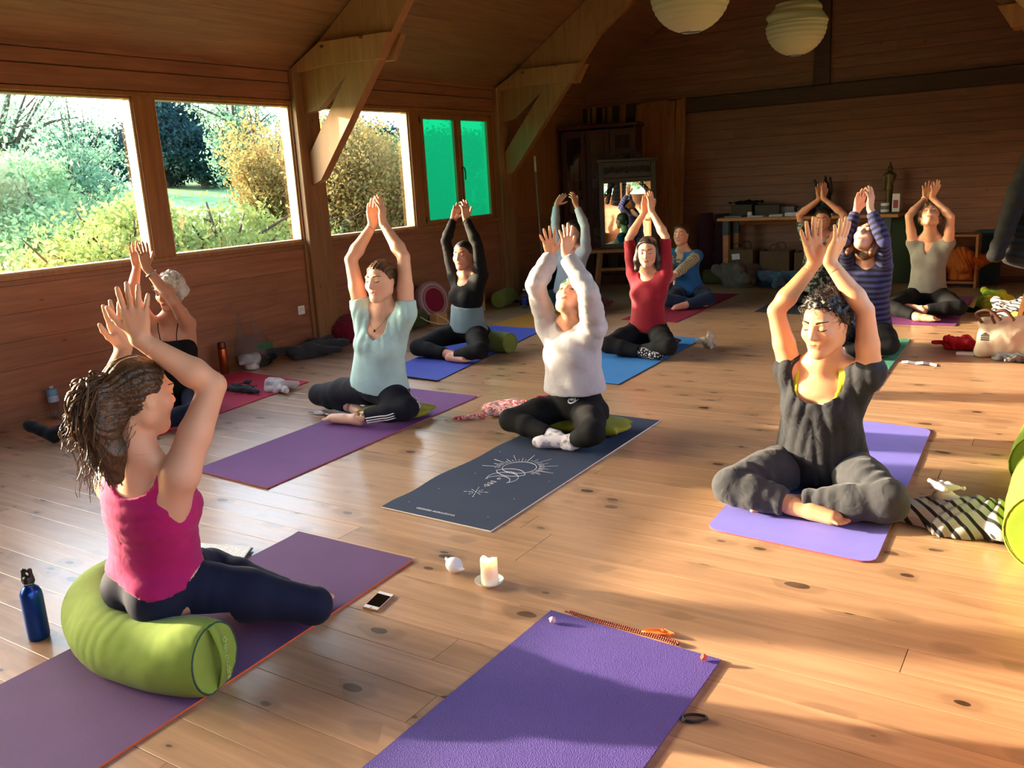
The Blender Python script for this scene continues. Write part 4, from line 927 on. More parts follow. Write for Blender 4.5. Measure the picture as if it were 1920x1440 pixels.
def person_tee_dark():
    return make_person('', PJ('tee_dark'), 1.10, (-.25, -.97), -7, 'c4906c', H_(style='bun', mat='hair_black', bun=(-.01, -.055, .095), bunr=(.060, .055, .045), line=.006, curly=True, rough=.006, strands=1100, curl_len=.065, sr=.0011, off=.016),
        H_(mat='charcoal_tee', sleeve=.12, loose=.045, hem=-.02, neck=(.100, .08, .135, .065, .0), fold='drape', amp=.0065, off=.013, name='shirt',
           layers=[H_(name='bra', mat='yellow_cloth', hem=.5, top_t=1.2, neck=(.078, .09, .19, .07, .01), tank=(.055, .08, .0), off=.007, amp=.0005)]),
        H_(mat='charcoal_jersey', off=.020, shin=.86, amp=.005, rip=.005, name='trousers', rise=.12),
        'woman in loose charcoal T-shirt, dark hair pinned up, eyes closed, on violet-blue mat', near=True, hands=(1.1, .10), seat=.02, front='R', brow='hair_black', head_s=1.08, r_leg=.95)
def person_tee_blue():
    return make_person('', PJ('tee_blue'), 1.02, (.08, -1.), 2, 'd6a890', H_(style='knot', mat='hair_brown', off=.006, rough=.0016, strands=260),
        H_(mat='light_blue', sleeve=.22, loose=.045, hem=.10, neck=(.062, .07, .13, .065, .0), fold='drape', amp=.007, off=.010),
        H_(mat='navy_track', off=.009, shin=.80, amp=.002), 'woman in light blue T-shirt and striped navy leggings, arms overhead, on purple mat', near=True, hands=(.4, .18), seat=.09, r_arm=1.1)
def person_hoodie():
    return make_person('', PJ('hoodie'), .97, (.16, -.98), 46, 'cf967a', H_(style='cap', mat='mint_knit', name='beanie', off=.013, rough=.0012, line=.012, ears=False),
        H_(mat='hoodie_grey', sleeve=1.92, aoff=.024, loose=.045, hem=.24, neck=(.075, .08, .08, .06, .045), fold='soft', amp=.0055, off=.024, rip=.0055, ripn=11, name='sweatshirt', cuff=True),
        H_(mat='black_legging', off=.007, shin=.84, rise=.30, amp=.002), 'woman in pale grey sweatshirt and green beanie, head tilted back, on navy mat', near=True, hands=(1.5, .08), seat=.05, feet='mottled_sock')
def person_maroon():
    return make_person('', PJ('maroon'), .97, (.28, -.96), -2, 'd09a80', H_(style='long', line=.004, mat='hair_dark', off=.013, rough=.0016, ears=False, strands=260),
        H_(mat='maroon', sleeve=.96, hem=.06, loose=.012, neck=(.075, .07, .07, .055, .005), fold='v', amp=.0012, off=.007, aoff=.012),
        H_(mat='black_legging', off=.009, shin=.84), 'woman in maroon top with shoulder-length dark hair on bright blue mat', near=True, hands=(.15, .1), seat=.05, feet='leopard_sock')
def person_black():
    return make_person('', PJ('black'), 1., (.12, -.99), 3, 'c88e74', H_(style='knot', mat='hair_black', off=.007),
        H_(mat='black_cloth', sleeve=1.93, hem=.40, neck=(.07, .07, .08, .055, .0), amp=.002, off=.012, aoff=.009, rip=.002, name='cropped_top',
           layers=[H_(name='undershirt', mat='grey_blue', hem=.06, top_t=.50, loose=.035, neck=(.06, .07, .06, .055, .02), fold='v', amp=.003, off=.008)]),
        H_(mat='black_legging', off=.009, shin=.82), 'woman in black cropped long-sleeved top over grey-blue shirt, on royal blue mat', hands=(.25, .28), seat=.08)
def person_grey_sweater():
    return make_person('', PJ('grey_sweater'), .97, (-.02, -1.), 0, 'c48f78', H_(style='knot', mat='hair_black', off=.011, ears=False),
        H_(mat='pale_blue_grey', sleeve=1.9, hem=.08, loose=.06, neck=(.07, .08, .11, .065, .0), fold='v', amp=.005, off=.012, aoff=.012),
        H_(mat='teal_legging', off=.012, shin=.9), 'woman in pale blue-grey long-sleeved top and glasses, on yellow mat behind the sweatshirt', hands=(.4, .30), seat=.08)
def person_cardigan():
    return make_person('', PJ('cardigan'), .95, (.02, -1.), 4, 'd79a82', H_(style='knot', mat='hair_auburn', off=.010),
        H_(mat='blue_vest', sleeve=.12, hem=.02, loose=.03, neck=(.05, .07, .14, .06, -.02), fold='knit', amp=.003, off=.020, name='vest',
           layers=[H_(name='sweater', mat='cream_stripe', sleeve=1.9, hem=.5, off=.006, aoff=.016, neck=(.07, .08, .08, .05, .02), amp=.003)]),
        H_(mat='navy_denim', off=.014, shin=.85), 'woman in blue knitted vest and striped sleeves, hands forward, on crimson mat', hands=(.3, .3), seat=.03)
def person_patterned():
    return make_person('', PJ('patterned'), .95, (.08, -1.), -6, 'c2876a', H_(style='short', mat='hair_dark', off=.010),
        H_(mat='patterned_knit', sleeve=.75, hem=.0, loose=.05, neck=(.07, .08, .08, .055, .0), fold='n', amp=.005, off=.016, aoff=.014),
        H_(mat='black_cloth', off=.012, shin=.9), 'woman with short hair in dark mottled top, elbows wide, seated before the table', hands=(.6, .1), seat=.05)
def person_striped():
    return make_person('', PJ('striped'), 1.03, (-.22, -.97), 40, 'c99a88', H_(style='long', mat='hair_auburn', off=.008, ears=False, rough=.003),
        H_(mat='navy_stripe', sleeve=1.9, hem=.06, loose=.03, neck=(.065, .08, .07, .055, .03), fold='v', amp=.004, off=.012, aoff=.014, rip=.004, name='jumper'),
        H_(mat='black_legging', off=.010, shin=.9), 'woman in navy and violet striped jumper looking up, on patterned green mat', hands=(.4, .2), seat=.05)
def person_grey_vneck():
    return make_person('', PJ('grey_vneck'), 1., (-.02, -1.), 42, 'c9997c', H_(style='fluffy', mat='hair_curly', off=.012, curly=True, rough=.006, ears=False, strands=160, curl_len=.07, sr=.0022),
        H_(mat='grey_tee', sleeve=.10, hem=.10, loose=.012, vneck=(.075, .13), fold='v', amp=.002, off=.009),
        H_(mat='black_legging', off=.008, shin=.86), 'curly-haired woman in grey V-neck T-shirt looking up, in the back row', hands=(1.0, .1), seat=.07)
def person_grey_hair():
    return make_person('', PJ('grey_hair'), .97, (.30, -.95), -8, 'c08a72', H_(style='fluffy', mat='hair_grey', off=.012, curly=True, rough=.005, ears=False, strands=420, curl_len=.05, sr=.0013),
        H_(mat='black_cloth', hem=.05, loose=.01, neck=(.085, .085, .11, .06, -.01), tank=(.085, .09, -.01), top_t=.80, straps=.0035, amp=.0015, off=.007, name='tank_top'),
        H_(mat='navy_legging', off=.010, shin=.9), 'grey-haired woman in black strappy top on red mat beside the window wall', near=True, hands=(.8, .12), seat=.03, feet='black_sock', r_arm=1.05)
def person_magenta_tank():
    h = H_(style='pony', mat='hair_brown', off=.007, rough=.0018, strands=900, sr=.0010, seed=4,
        pony=[(0, -.075, .040, .045), (.0, -.112, .035, .034), (.0, -.128, .0, .038), (.005, -.122, -.07, .044), (.012, -.105, -.15, .042), (.015, -.09, -.225, .022)],
        locks=[([(0, -.105, .045), (-.005, -.145, .035), (-.005, -.148, -.03), (.0, -.135, -.10), (.008, -.112, -.18), (.012, -.092, -.26)], 190, .058, .0042, .011), ([(0, -.10, .035), (0, -.15, .055), (-.01, -.175, .02), (-.01, -.165, -.04)], 60, .030, .0045, .014)],
        wisps=[((0, -.14, .02), (-.01, -.15, -.24), 70), ((-.02, -.17, .0), (-.03, -.19, -.14), 30)])
    return make_person('', PJ('magenta_tank'), .97, (.10, 1.), -6, 'cb9b7e', h,
        H_(mat='magenta', hem=.125, loose=.006, neck=(.085, .13, .075, -.02, .01), tank=(.060, .085, .0), fold='h', amp=.0030, off=.010, name='tank_top'),
        H_(mat='navy_legging', off=.004, shin=.95, rise=.31), 'woman seen from behind in magenta tank top, brown ponytail, seated on green bolster', near=True, hands=(1.0, .06), seat=.17, r_arm=1.18)
PEOPLE = [person_tee_dark, person_tee_blue, person_hoodie, person_maroon, person_black, person_grey_sweater, person_cardigan, person_patterned, person_striped, person_grey_vneck, person_grey_hair, person_magenta_tank]

PEOPLE_R, PEOPLE_J, PEOPLE_H = {}, {}, {}
for f in PEOPLE:
    k = f.__name__.replace('person_', ''); PEOPLE_R[k], PEOPLE_J[k], PEOPLE_H[k] = f()

# ================================================================ things on the floor
def lathe(prof, n=24, c=(0, 0, 0), closed=True):
    prof = np.array(prof, float); an = np.arange(n) * 2 * np.pi / n; m = len(prof)
    V = np.stack([prof[:, 0][:, None] * np.cos(an), prof[:, 0][:, None] * np.sin(an), np.repeat(prof[:, 1][:, None], n, 1)], -1).reshape(-1, 3) + np.array(c)
    i = np.arange(m - 1)[:, None] * n; j = np.arange(n)[None]; k = (j + 1) % n
    return V, np.stack([i + j, i + k, i + n + k, i + n + j], -1).reshape(-1, 4)
def smooth_by_angle(o, deg=35):
    me = o.data; bm = bmesh.new(); bm.from_mesh(me); bmesh.ops.remove_doubles(bm, verts=bm.verts, dist=1e-5)
    for e in bm.edges:
        if len(e.link_faces) == 2 and e.calc_face_angle(0) > math.radians(deg): e.smooth = False
    for f in bm.faces: f.smooth = True
    bm.to_mesh(me); bm.free(); return o
def matm(name, col, grain=380, b=.5, rough=.75, var=.05, **kw):
    t = NT(name); c = srgb(col); P = t.pos(); n = t.noise(P, 6, 3)
    v = t.n('TexVoronoi'); v.inputs['Scale'].default_value = grain; t.l(P, v.inputs['Vector'])
    t.set(col=t.ramp(n, (.3, tuple(x * (1 - var) for x in c)), (.7, tuple(min(1, x * (1 + var)) for x in c))), rough=rough, spec=.4, **kw)
    t.bump(v.outputs['Distance'], b, .0015); MAT[name] = t.m; return t
matm('mat_aubergine', '5e3f6c', 500, .3); matm('mat_plum', '6e3f7e', 500, .3); matm('mat_navy', '2a3850', 700, .2); matm('mat_violet', '7d78d0', 700, .12, .6); matm('mat_purple', '53438c', 330, .9, .6)
matm('mat_red', 'b31b3e', 500, .3); matm('mat_royal', '3e4db0', 500, .3); matm('mat_blue', '2f77bb', 500, .3); matm('mat_yellow', 'b07c2c', 500, .3); matm('mat_crimson', '8c1838', 500, .3); matm('mat_dark', '222b38', 500, .3); matm('mat_orchid', '7c3474', 500, .3)
matm('edge_orange', 'cf5a26', 500, .1); matm('edge_red', 'a04a52', 500, .1); matm('edge_pale', 'd8cfc8', 500, .1); matm('edge_dark', '151319', 500, .1)
t = matm('mat_green', '2f7c66', 500, .3); w = t.n('TexWave'); w.bands_direction = 'Y'; w.inputs['Scale'].default_value = 26; w.inputs['Distortion'].default_value = 22; w.inputs['Detail'].default_value = 3; w.inputs['Detail Scale'].default_value = 2.; t.l(t.pos(), w.inputs['Vector'])
t.set(col=t.mix(t.ramp(w.outputs[0], (.40, 0.), (.48, 1.)), srgb('16241f'), srgb('4fae8c')))
def yoga_mat(mat, corners, label, edge=None, wave=0., curl=0., rc=0., th=.0055, name='yoga_mat'):
    """corners: near-left, near-right, far-right, far-left"""
    A, B, C_, D = [np.array(c, float) for c in corners]; nu, nv = 14, 44; th0 = .0008
    u = np.linspace(0, 1, nu + 1)[:, None]; v = np.linspace(0, 1, nv + 1)[None]
    P = (A[:, None, None] * (1 - u) * (1 - v) + B[:, None, None] * u * (1 - v) + C_[:, None, None] * u * v + D[:, None, None] * (1 - u) * v).transpose(1, 2, 0)
    if rc:
        L1 = np.linalg.norm(B - A); L2 = np.linalg.norm(D - A); x = (u * L1) + 0 * v; y = v * L2 + 0 * u
        dx = np.minimum(x, L1 - x); dy = np.minimum(y, L2 - y); m = (dx < rc) & (dy < rc); 
        f = np.where(m, np.minimum(1, rc / (np.hypot(rc - dx, rc - dy) + 1e-9)), 1)
        cx = np.where(x < L1 / 2, rc, L1 - rc); cy = np.where(y < L2 / 2, rc, L2 - rc); x2 = cx + (x - cx) * f; y2 = cy + (y - cy) * f
        x = np.where(m, x2, x); y = np.where(m, y2, y); e1, e2 = (B - A) / L1, (D - A) / L2; P = A + x[..., None] * e1 + y[..., None] * e2
    Z = th0 + wave * (.5 + .5 * np.sin(v * 28 + 1.5 * np.sin(v * 9))) * (1 - u) ** 1.2 * np.exp(-((v - .3) / .28) ** 2) + 0 * u
    Z = Z + curl * (np.maximum(0, v - .96) / .04) ** 2 + curl * .7 * (np.maximum(0, .03 - v) / .03) ** 2
    top = np.dstack([P, Z + th]).reshape(-1, 3); bot = np.dstack([P, Z]).reshape(-1, 3); n = len(top); w_ = nv + 1
    i = (np.arange(nu)[:, None] * w_ + np.arange(nv)[None]).ravel()
    F = [np.stack([i, i + w_, i + w_ + 1, i + 1], -1), np.stack([i, i + 1, i + w_ + 1, i + w_], -1) + n]
    ring = list(range(0, nv + 1)) + [k * w_ + nv for k in range(1, nu + 1)] + [nu * w_ + k for k in range(nv - 1, -1, -1)] + [k * w_ for k in range(nu - 1, 0, -1)]
    r = np.array(ring); r2 = np.roll(r, -1); side = np.stack([r, r2, r2 + n, r + n], -1)
    root = empty(name, (float(P[..., 0].mean()), float(P[..., 1].mean()), 0), label, 'yoga mat', 'yoga mats on the floor')
    V = np.concatenate([top, bot]); o = hang(smooth_by_angle(to_obj('mat_surface', [(V, np.concatenate(F + ([] if edge else [side])))], MAT[mat])), root)
    if edge: hang(smooth_by_angle(to_obj('mat_edge', [(V, side)], MAT[edge])), root)
    return root
yoga_mat('mat_purple', [(-1.43, .50), (-.80, .50), (-.81, 2.257), (-1.413, 2.292)], 'pebbly deep purple mat lying empty in the foreground', th=.006)
yoga_mat('mat_aubergine', [(-2.66, .60), (-2.01, .60), (-2.098, 2.403), (-2.728, 2.404)], 'aubergine mat with orange edge under the green bolster', 'edge_orange', curl=.004)
yoga_mat('mat_plum', [(-3.91, 2.773), (-3.297, 2.736), (-3.378, 4.664), (-3.99, 4.68)], 'purple mat under the woman in light blue T-shirt', 'edge_red', curl=.004)
navy = yoga_mat('mat_navy', [(-2.595, 2.785), (-1.983, 2.77), (-2.007, 4.571), (-2.62, 4.59)], 'dark navy mat printed with a white sun and moon line drawing', 'edge_pale', wave=.012)
yoga_mat('mat_violet', [(-1.205, 3.172), (-.548, 3.117), (-.615, 4.98), (-1.27, 5.0)], 'periwinkle violet mat with rounded corners at the right', 'edge_red', rc=.06)
yoga_mat('mat_blue', [(-3.245, 5.32), (-2.635, 5.306), (-2.695, 7.09), (-3.30, 7.10)], 'bright blue mat under the woman in maroon', 'edge_dark')
yoga_mat('mat_green', [(-1.68, 5.76), (-1.05, 5.70), (-1.12, 7.49), (-1.75, 7.52)], 'green mat with dense black brush pattern')
yoga_mat('mat_red', [(-5.60, 2.90), (-4.69, 2.86), (-4.90, 4.59), (-5.78, 4.68)], 'wide red mat beside the window wall')
yoga_mat('mat_royal', [(-4.56, 5.0), (-3.94, 4.94), (-4.30, 7.06), (-4.92, 7.10)], 'royal blue mat under the woman in the black top', 'edge_dark', curl=.012)
yoga_mat('mat_yellow', [(-5.0, 7.13), (-4.38, 7.10), (-4.41, 8.88), (-5.03, 8.90)], 'mustard yellow mat near the wooden bench')
yoga_mat('mat_crimson', [(-3.83, 7.82), (-3.24, 7.80), (-3.30, 9.77), (-3.90, 9.80)], 'crimson mat under the woman in the blue vest')
yoga_mat('mat_dark', [(-2.73, 8.58), (-2.12, 8.50), (-2.14, 10.1), (-2.76, 10.1)], 'dark slate blue mat in the back row before the table')
yoga_mat('mat_orchid', [(-1.50, 8.16), (-.88, 8.20), (-.93, 9.98), (-1.52, 9.98)], 'orchid purple mat under the curly-haired woman')
# --- printed drawing on the navy mat (sun, moons, arrows, star) and name along the near edge
plain('print_white', 'd9dadd', .6)
def on_navy(a, b, z=.0085):                                            # a across 0..1, b along 0..1
    A, B, C_, D = [np.array(c) for c in ((-2.595, 2.785), (-1.983, 2.77), (-2.007, 4.571), (-2.62, 4.59))]
    p = A * (1 - a) * (1 - b) + B * a * (1 - b) + C_ * a * b + D * (1 - a) * b
    zz = .012 * (.5 + .5 * math.sin(b * 28 + 1.5 * math.sin(b * 9))) * (1 - a) ** 1.2 * math.exp(-((b - .3) / .28) ** 2)
    return np.array([p[0], p[1], .0066 + zz])
def nv_(x, y): return on_navy(.5 + x / .61, (y) / 1.8)                 # metres from the centre line / near edge
def circ(cx, cy, r, a0=0, a1=360, n=30): return [nv_(cx + r * math.cos(math.radians(a)), cy + r * math.sin(math.radians(a))) for a in np.linspace(a0, a1, n)]
pr = []; R_ = .0016; cx, cy = -.01, .73; lw = lambda p, r=R_: pr.append((np.array(p), r))
lw(circ(cx, cy, .088)); 
for i in range(44):
    a = i * 360 / 44
    if 205 < a < 335: continue
    l = (.20 if i % 4 == 0 else .155 if i % 2 == 0 else .13); r0 = .10 if i % 2 == 0 else .105; q = [(r0, r0 + (l - r0) * .45), (r0 + (l - r0) * .6, l)] if i % 2 else [(r0, l)]
    for s0, s1 in q: lw([nv_(cx + r * math.cos(math.radians(a)), cy + r * math.sin(math.radians(a))) for r in (s0, s1)], .0011)
lw(circ(cx + .008, cy - .168, .078, 222, -42)); lw(circ(cx + .005, cy - .215, .064, 188, -8)); lw(circ(cx + .002, cy - .12, .090, 162, 22)); lw(circ(cx + .002, cy - .045, .092, 212, 334))
for k in range(6): lw(circ(cx - .03 + k * .013, cy - .075 - .004 * abs(k - 2), .006, 0, 180, 6), .0009)
lw(circ(cx - .0, cy - .19, .008), .0012)
for k in range(3):
    y0 = cy - .235 - k * .028; lw([nv_(cx - .016, y0), nv_(cx + .016, y0), nv_(cx, y0 - .024), nv_(cx - .016, y0)], .0012)
sy = cy - .388
for i in range(8):
    a = math.radians(i * 45 + 20); l = .06 if i % 2 == 0 else .04; lw([nv_(cx + r * math.cos(a), sy + r * math.sin(a)) for r in (.014, l * .6)], .0012); lw([nv_(cx + r * math.cos(a), sy + r * math.sin(a)) for r in (l * .7, l)], .0012)
lw(circ(cx, sy, .003, n=8), .002)
for q in [(-.2, .3), (.2, .35), (-.24, .9), (.21, .12), (-.22, .1), (-.1, 1.0), (.23, .62), (-.16, .55)]: lw(circ(q[0], q[1], .0012, n=6), .0012)
hang(to_obj('print', [tubes(pr, 4)], MAT['print_white']), navy)
def text(name, s, size, mat, M, parent, ext=.0004):
    cu = bpy.data.curves.new(name, 'FONT'); cu.body = s; cu.size = size; cu.align_x = 'CENTER'; cu.extrude = ext; cu.materials.append(MAT[mat])
    o = bpy.data.objects.new(name, cu); COL.objects.link(o); dg = bpy.context.evaluated_depsgraph_get(); me = bpy.data.meshes.new_from_object(o.evaluated_get(dg)); bpy.data.objects.remove(o)
    me.transform(M); me.materials.clear(); me.materials.append(MAT[mat]); o = bpy.data.objects.new(name, me); COL.objects.link(o)
    if parent is not None: hang(o, parent)
    return o
text('lettering', 'GEORGIA HORACKOVA', .020, 'print_white', Matrix.Translation((-2.325, 2.832, .0095)) @ Matrix.Rotation(math.radians(-1.4), 4, 'Z'), navy)
# ---------------------------------------------------------------- bolsters and cushions
fabric('bolster_green', '7f9a3a', wr=.5, wscale=9); fabric('bolster_olive', '6d7a34', wr=.4, wscale=9); fabric('bolster_lime', '8db032', wr=.4, wscale=7); fabric('bolster_dark_olive', '454a22', wr=.4)
fabric('bolster_plum', '3a1626', wr=.4); plain('seam_dark', '2c4a3c', .8); plain('cord_white', 'd8d2bc', .7); fabric('olive_cushion', '8a8a24'); fabric('maroon_cushion', '5a1426')
def bolster(name, mat, path, r, label, group=None, sub=None, seams=True, flat=.9, cat='bolster', h=.010, strap=None):
    path = [np.array(p, float) for p in path]; c = catmull(path, 5); ps = [cone(c[i], c[i + 1], r, r, .03) for i in range(len(c) - 1)]
    e0, e1 = unit(c[0] - c[1]), unit(c[-1] - c[-2]); m = c.mean(0); root = empty(name, (m[0], m[1], 0), label, cat, group)
    def post(G, D):
        D = np.maximum(D, np.where((G - c[0]) @ e0 > -r, (G - c[0]) @ e0 - .012, -1)); D = np.maximum(D, np.where((G - c[-1]) @ e1 > -r, (G - c[-1]) @ e1 - .012, -1))
        return np.maximum(D, .008 - G[..., 2])
    pr = list(ps)
    if sub: pr += [ell(s_[0], np.eye(3), s_[1], .05, sub=True) for s_ in sub]
    L_w = lambda X: .004 * noise3(X, 14, 4) + .0022 * np.clip(noise3(X, 6, 9), 0, 1) * (1 - np.abs(np.sin(X[..., 0] * 60 + 3 * noise3(X, 9, 2))))
    hang(to_obj('cover', [surface([pr], h, post=post, wr=L_w)], MAT[mat]), root)
    if seams:
        for p, e in ((c[0], e0), (c[-1], e1)):
            a = unit(np.cross(e, V3(0, 0, 1))); b = np.cross(a, e); an = np.linspace(0, 2 * np.pi, 33); q = p + e * .010 + (r * 1.0) * (np.cos(an)[:, None] * a + np.sin(an)[:, None] * b); q[:, 2] = np.maximum(q[:, 2], .010)
            hang(to_obj('seam', [tubes([(q, .0035)], 4)], MAT['seam_dark'] if mat == 'bolster_green' else MAT[mat]), root)
    if strap:
        p, e = (c[-1], e1); b = V3(0, 0, 1); w = .035; s = unit(np.cross(e, b)); t_ = np.linspace(0, 1, 12); arc = np.array([p + b * (r * 1.02 - 2.0 * r * x) + e * (.014 + .028 * math.sin(x * 3.14)) for x in t_])
        V = np.concatenate([arc - s * w / 2, arc + s * w / 2, arc - s * w / 2 + e * .003, arc + s * w / 2 + e * .003]); i = np.arange(11)
        Q = np.concatenate([np.stack([i, i + 12, i + 13, i + 1], -1), np.stack([i + 24, i + 25, i + 37, i + 36], -1), np.stack([i, i + 1, i + 25, i + 24], -1), np.stack([i + 12, i + 36, i + 37, i + 13], -1)])
        V[:, 2] = np.maximum(V[:, 2], .009); hang(to_obj('handle_strap', [(V, Q)], MAT[mat]), root)
        M = Matrix(((-b[0], -s[0], e[0], 0), (-b[1], -s[1], e[1], 0), (-b[2], -s[2], e[2], 0), (0, 0, 0, 1))); M = Matrix.Translation(Vector(p + e * .046 + V3(0, 0, 0))) @ M
        text('embroidery', strap, .030, 'cord_green', M, root)
    return root
plain('cord_green', '9cc060', .8)
bolster('green_bolster', 'bolster_green', [(-2.77, 1.60, .10), (-2.68, 1.47, .10), (-2.47, 1.38, .092), (-2.24, 1.39, .092), (-2.06, 1.435, .102)], .102, 'long green bolster under the woman in magenta, bending across the aubergine mat', sub=[((-2.38, 1.52, .34), np.array([.22, .20, .185]))], h=.007, strap='chin mudra', group='bolsters')
bolster('green_bolster', 'bolster_olive', [(-4.30, 6.10, .088), (-4.0, 6.03, .088)], .082, 'olive green bolster behind the woman in the black top on the royal blue mat', group='bolsters')
bolster('green_bolster', 'bolster_dark_olive', [(-5.72, 6.42, .095), (-5.68, 6.95, .095)], .085, 'dark olive bolster with white cord beside the window wall', group='bolsters')
hang(to_obj('cord', [tubes([(catmull([(-5.60, 6.84, .12), (-5.50, 6.86, .07), (-5.40, 6.98, .03), (-5.42, 7.06, .05), (-5.52, 7.0, .13)], 6), .005)], 4)], MAT['cord_white']), bpy.data.objects['green_bolster.002'])
bolster('green_bolster', 'bolster_olive', [(-5.66, 8.60, .10), (-5.56, 8.22, .10)], .09, 'round olive bolster end standing out beyond the woman in black', group='bolsters')
bolster('lime_bolster', 'bolster_lime', [(-.02, 4.65, .15), (-.055, 4.05, .15)], .145, 'bright lime bolster at the right edge of the picture, farther one', group='bolsters')
bolster('lime_bolster', 'bolster_lime', [(-.02, 3.86, .15), (-.015, 3.30, .15)], .15, 'bright lime bolster at the right edge, nearer one touching the striped scarf', group='bolsters')
bolster('green_bolster', 'bolster_dark_olive', [(-4.02, 10.66, .09), (-3.62, 10.62, .09)], .085, 'dark green roll on the floor under the left table end', group='bolsters')
bolster('plum_bolster', 'bolster_plum', [(-4.12, 10.95, .12), (-4.12, 10.95, .86)], .09, 'plum bolster standing upright left of the table', group='bolsters', seams=False)
bolster('plum_bolster', 'bolster_plum', [(-3.93, 11.0, .12), (-3.93, 11.0, .84)], .085, 'plum bolster standing upright just behind the table end', group='bolsters', seams=False)
def cushion(name, mat, c, r, rz, label, h=.009, group='cushions', tilt=0):
    root = empty(name, (c[0], c[1], 0), label, 'cushion', group); M = np.array(Matrix.Rotation(rz, 3, 'Z') @ Matrix.Rotation(tilt, 3, 'X')).T
    ps = [ell(c, M, r, .02)] + [cone(c + np.array(M.T @ V3(a * r[0] * .3, b * r[1] * .3, 0)), c + np.array(M.T @ V3(a * r[0] * .86, b * r[1] * .86, 0)), r[2] * .85, r[2] * .25, .04) for a in (-1, 1) for b in (-1, 1)]
    hang(to_obj('cover', [surface([ps], h, post=lambda G, D: np.maximum(D, .008 - G[..., 2]), wr=lambda X: .003 * noise3(X, 30, 2))], MAT[mat]), root); return root
cushion('olive_cushion', 'olive_cushion', np.array([-3.57, 4.05, .05]), (.24, .15, .045), .1, 'olive cushion under the woman in light blue T-shirt')
cushion('olive_cushion', 'olive_cushion', np.array([-2.30, 4.22, .045]), (.26, .14, .04), .1, 'olive cushion under the woman in the pale grey sweatshirt')
cushion('maroon_cushion', 'maroon_cushion', np.array([-4.42, 8.35, .07]), (.2, .16, .06), .2, 'maroon cushion under the woman in pale blue-grey')
cushion('plum_cushion', 'bolster_plum', np.array([-1.2, 8.98, .045]), (.2, .16, .04), .0, 'plum cushion under the curly-haired woman')
cushion('plum_cushion', 'bolster_plum', np.array([-2.95, 6.66, .035]), (.2, .15, .03), .0, 'plum cushion under the woman in maroon')
# ---------------------------------------------------------------- foreground still life
plain('anodised_blue', '0c3f8f', .28, metal=.6); plain('black_plastic', '17171a', .4); plain('porcelain', 'e6e6e2', .18, .02); plain('white_shell', 'dcdce2', .35, .03); plain('steel', 'b8b8b4', .25, metal=1.)
def L(name, prof, mat, root, n=28, ang=40): return hang(smooth_by_angle(to_obj(name, [lathe(prof, n, root.location)], MAT[mat]), ang), root)
b = empty('water_bottle', (-2.872, 1.352, 0), 'blue aluminium bottle with black loop cap beside the green bolster', 'bottle')
L('bottle_body', [(0, 0), (.030, 0), (.034, .004), (.0355, .012), (.0355, .15), (.034, .165), (.028, .180), (.018, .190), (.0155, .194), (.0155, .200), (0, .200)], 'anodised_blue', b)
L('collar', [(.0165, .198), (.018, .199), (.018, .203), (.0165, .204), (0, .204)], 'steel', b)
hang(to_obj('loop_cap', [surface([[cone((-2.872, 1.352, .204), (-2.872, 1.352, .214), .018, .016, .004), cone((-2.885, 1.344, .21), (-2.8815, 1.346, .245), .008, .006, .006), cone((-2.859, 1.360, .21), (-2.8625, 1.358, .245), .008, .006, .006), cone((-2.8815, 1.346, .245), (-2.8625, 1.358, .245), .0065, .0065, .006)]], .0018)], MAT['black_plastic']), b)
c = empty('saucer', (-1.715, 2.366, 0), 'small white saucer under the lit candle', 'saucer')
L('dish', [(0, .004), (.020, .003), (.024, .0), (.028, .003), (.044, .010), (.053, .019), (.0535, .021), (.051, .020), (.042, .013), (.026, .007), (0, .007)], 'porcelain', c, 36)
t = NT('wax'); t.set(col='f3ead6', rough=.4, sub=.9); t.b.inputs['Subsurface Radius'].default_value = (1., .55, .25); t.b.inputs['Subsurface Scale'].default_value = .03; MAT['wax'] = t.m
t = NT('flame'); e = t.n('Emission'); e.inputs[0].default_value = (1, .62, .22, 1); e.inputs[1].default_value = 14; t.l(e.outputs[0], t.out.inputs[0]); MAT['flame'] = t.m; plain('wick', '1c1512', .9)
c = empty('candle', (-1.712, 2.367, .007), 'thick cream pillar candle burning on the saucer', 'candle')
prof = [(0, 0), (.030, 0), (.0315, .004), (.031, .085), (.030, .092), (.027, .093), (.0245, .086), (.022, .070), (0, .064)]
V, Q = lathe(prof, 32, (-1.712, 2.367, .0075)); a = np.arctan2(V[:, 1] - 2.367, V[:, 0] + 1.712); hi = V[:, 2] > .088
V[hi, 2] += (.007 * np.sin(a * 2 + 1.1) + .003 * np.sin(a * 5))[hi]; nt = np.abs(a + 1.2) < .16; V[hi & nt, 2] -= .014
hang(smooth_by_angle(to_obj('wax_body', [(V, Q)], MAT['wax']), 50), c)
hang(to_obj('wick', [tubes([([(-1.712, 2.367, .070), (-1.711, 2.367, .083)], .0012)], 4)], MAT['wick']), c)
hang(to_obj('flame', [surface([[cone((-1.711, 2.367, .086), (-1.711, 2.367, .096), .0042, .0015, .004)]], .001)], MAT['flame']), c)
pl = bpy.data.lights.new('candle_glow', 'POINT'); pl.energy = .12; pl.color = (1, .55, .2); pl.shadow_soft_size = .006; po = bpy.data.objects.new('candle_glow', pl); COL.objects.link(po); po.location = (-1.711, 2.367, .093); hang(po, c)
s = empty('conch_shell', (-1.885, 2.392, 0), 'smooth white conch shell on the boards left of the candle', 'shell')
d = unit(V3(.9, -.25, 0)); cc = V3(-1.893, 2.394, .030)
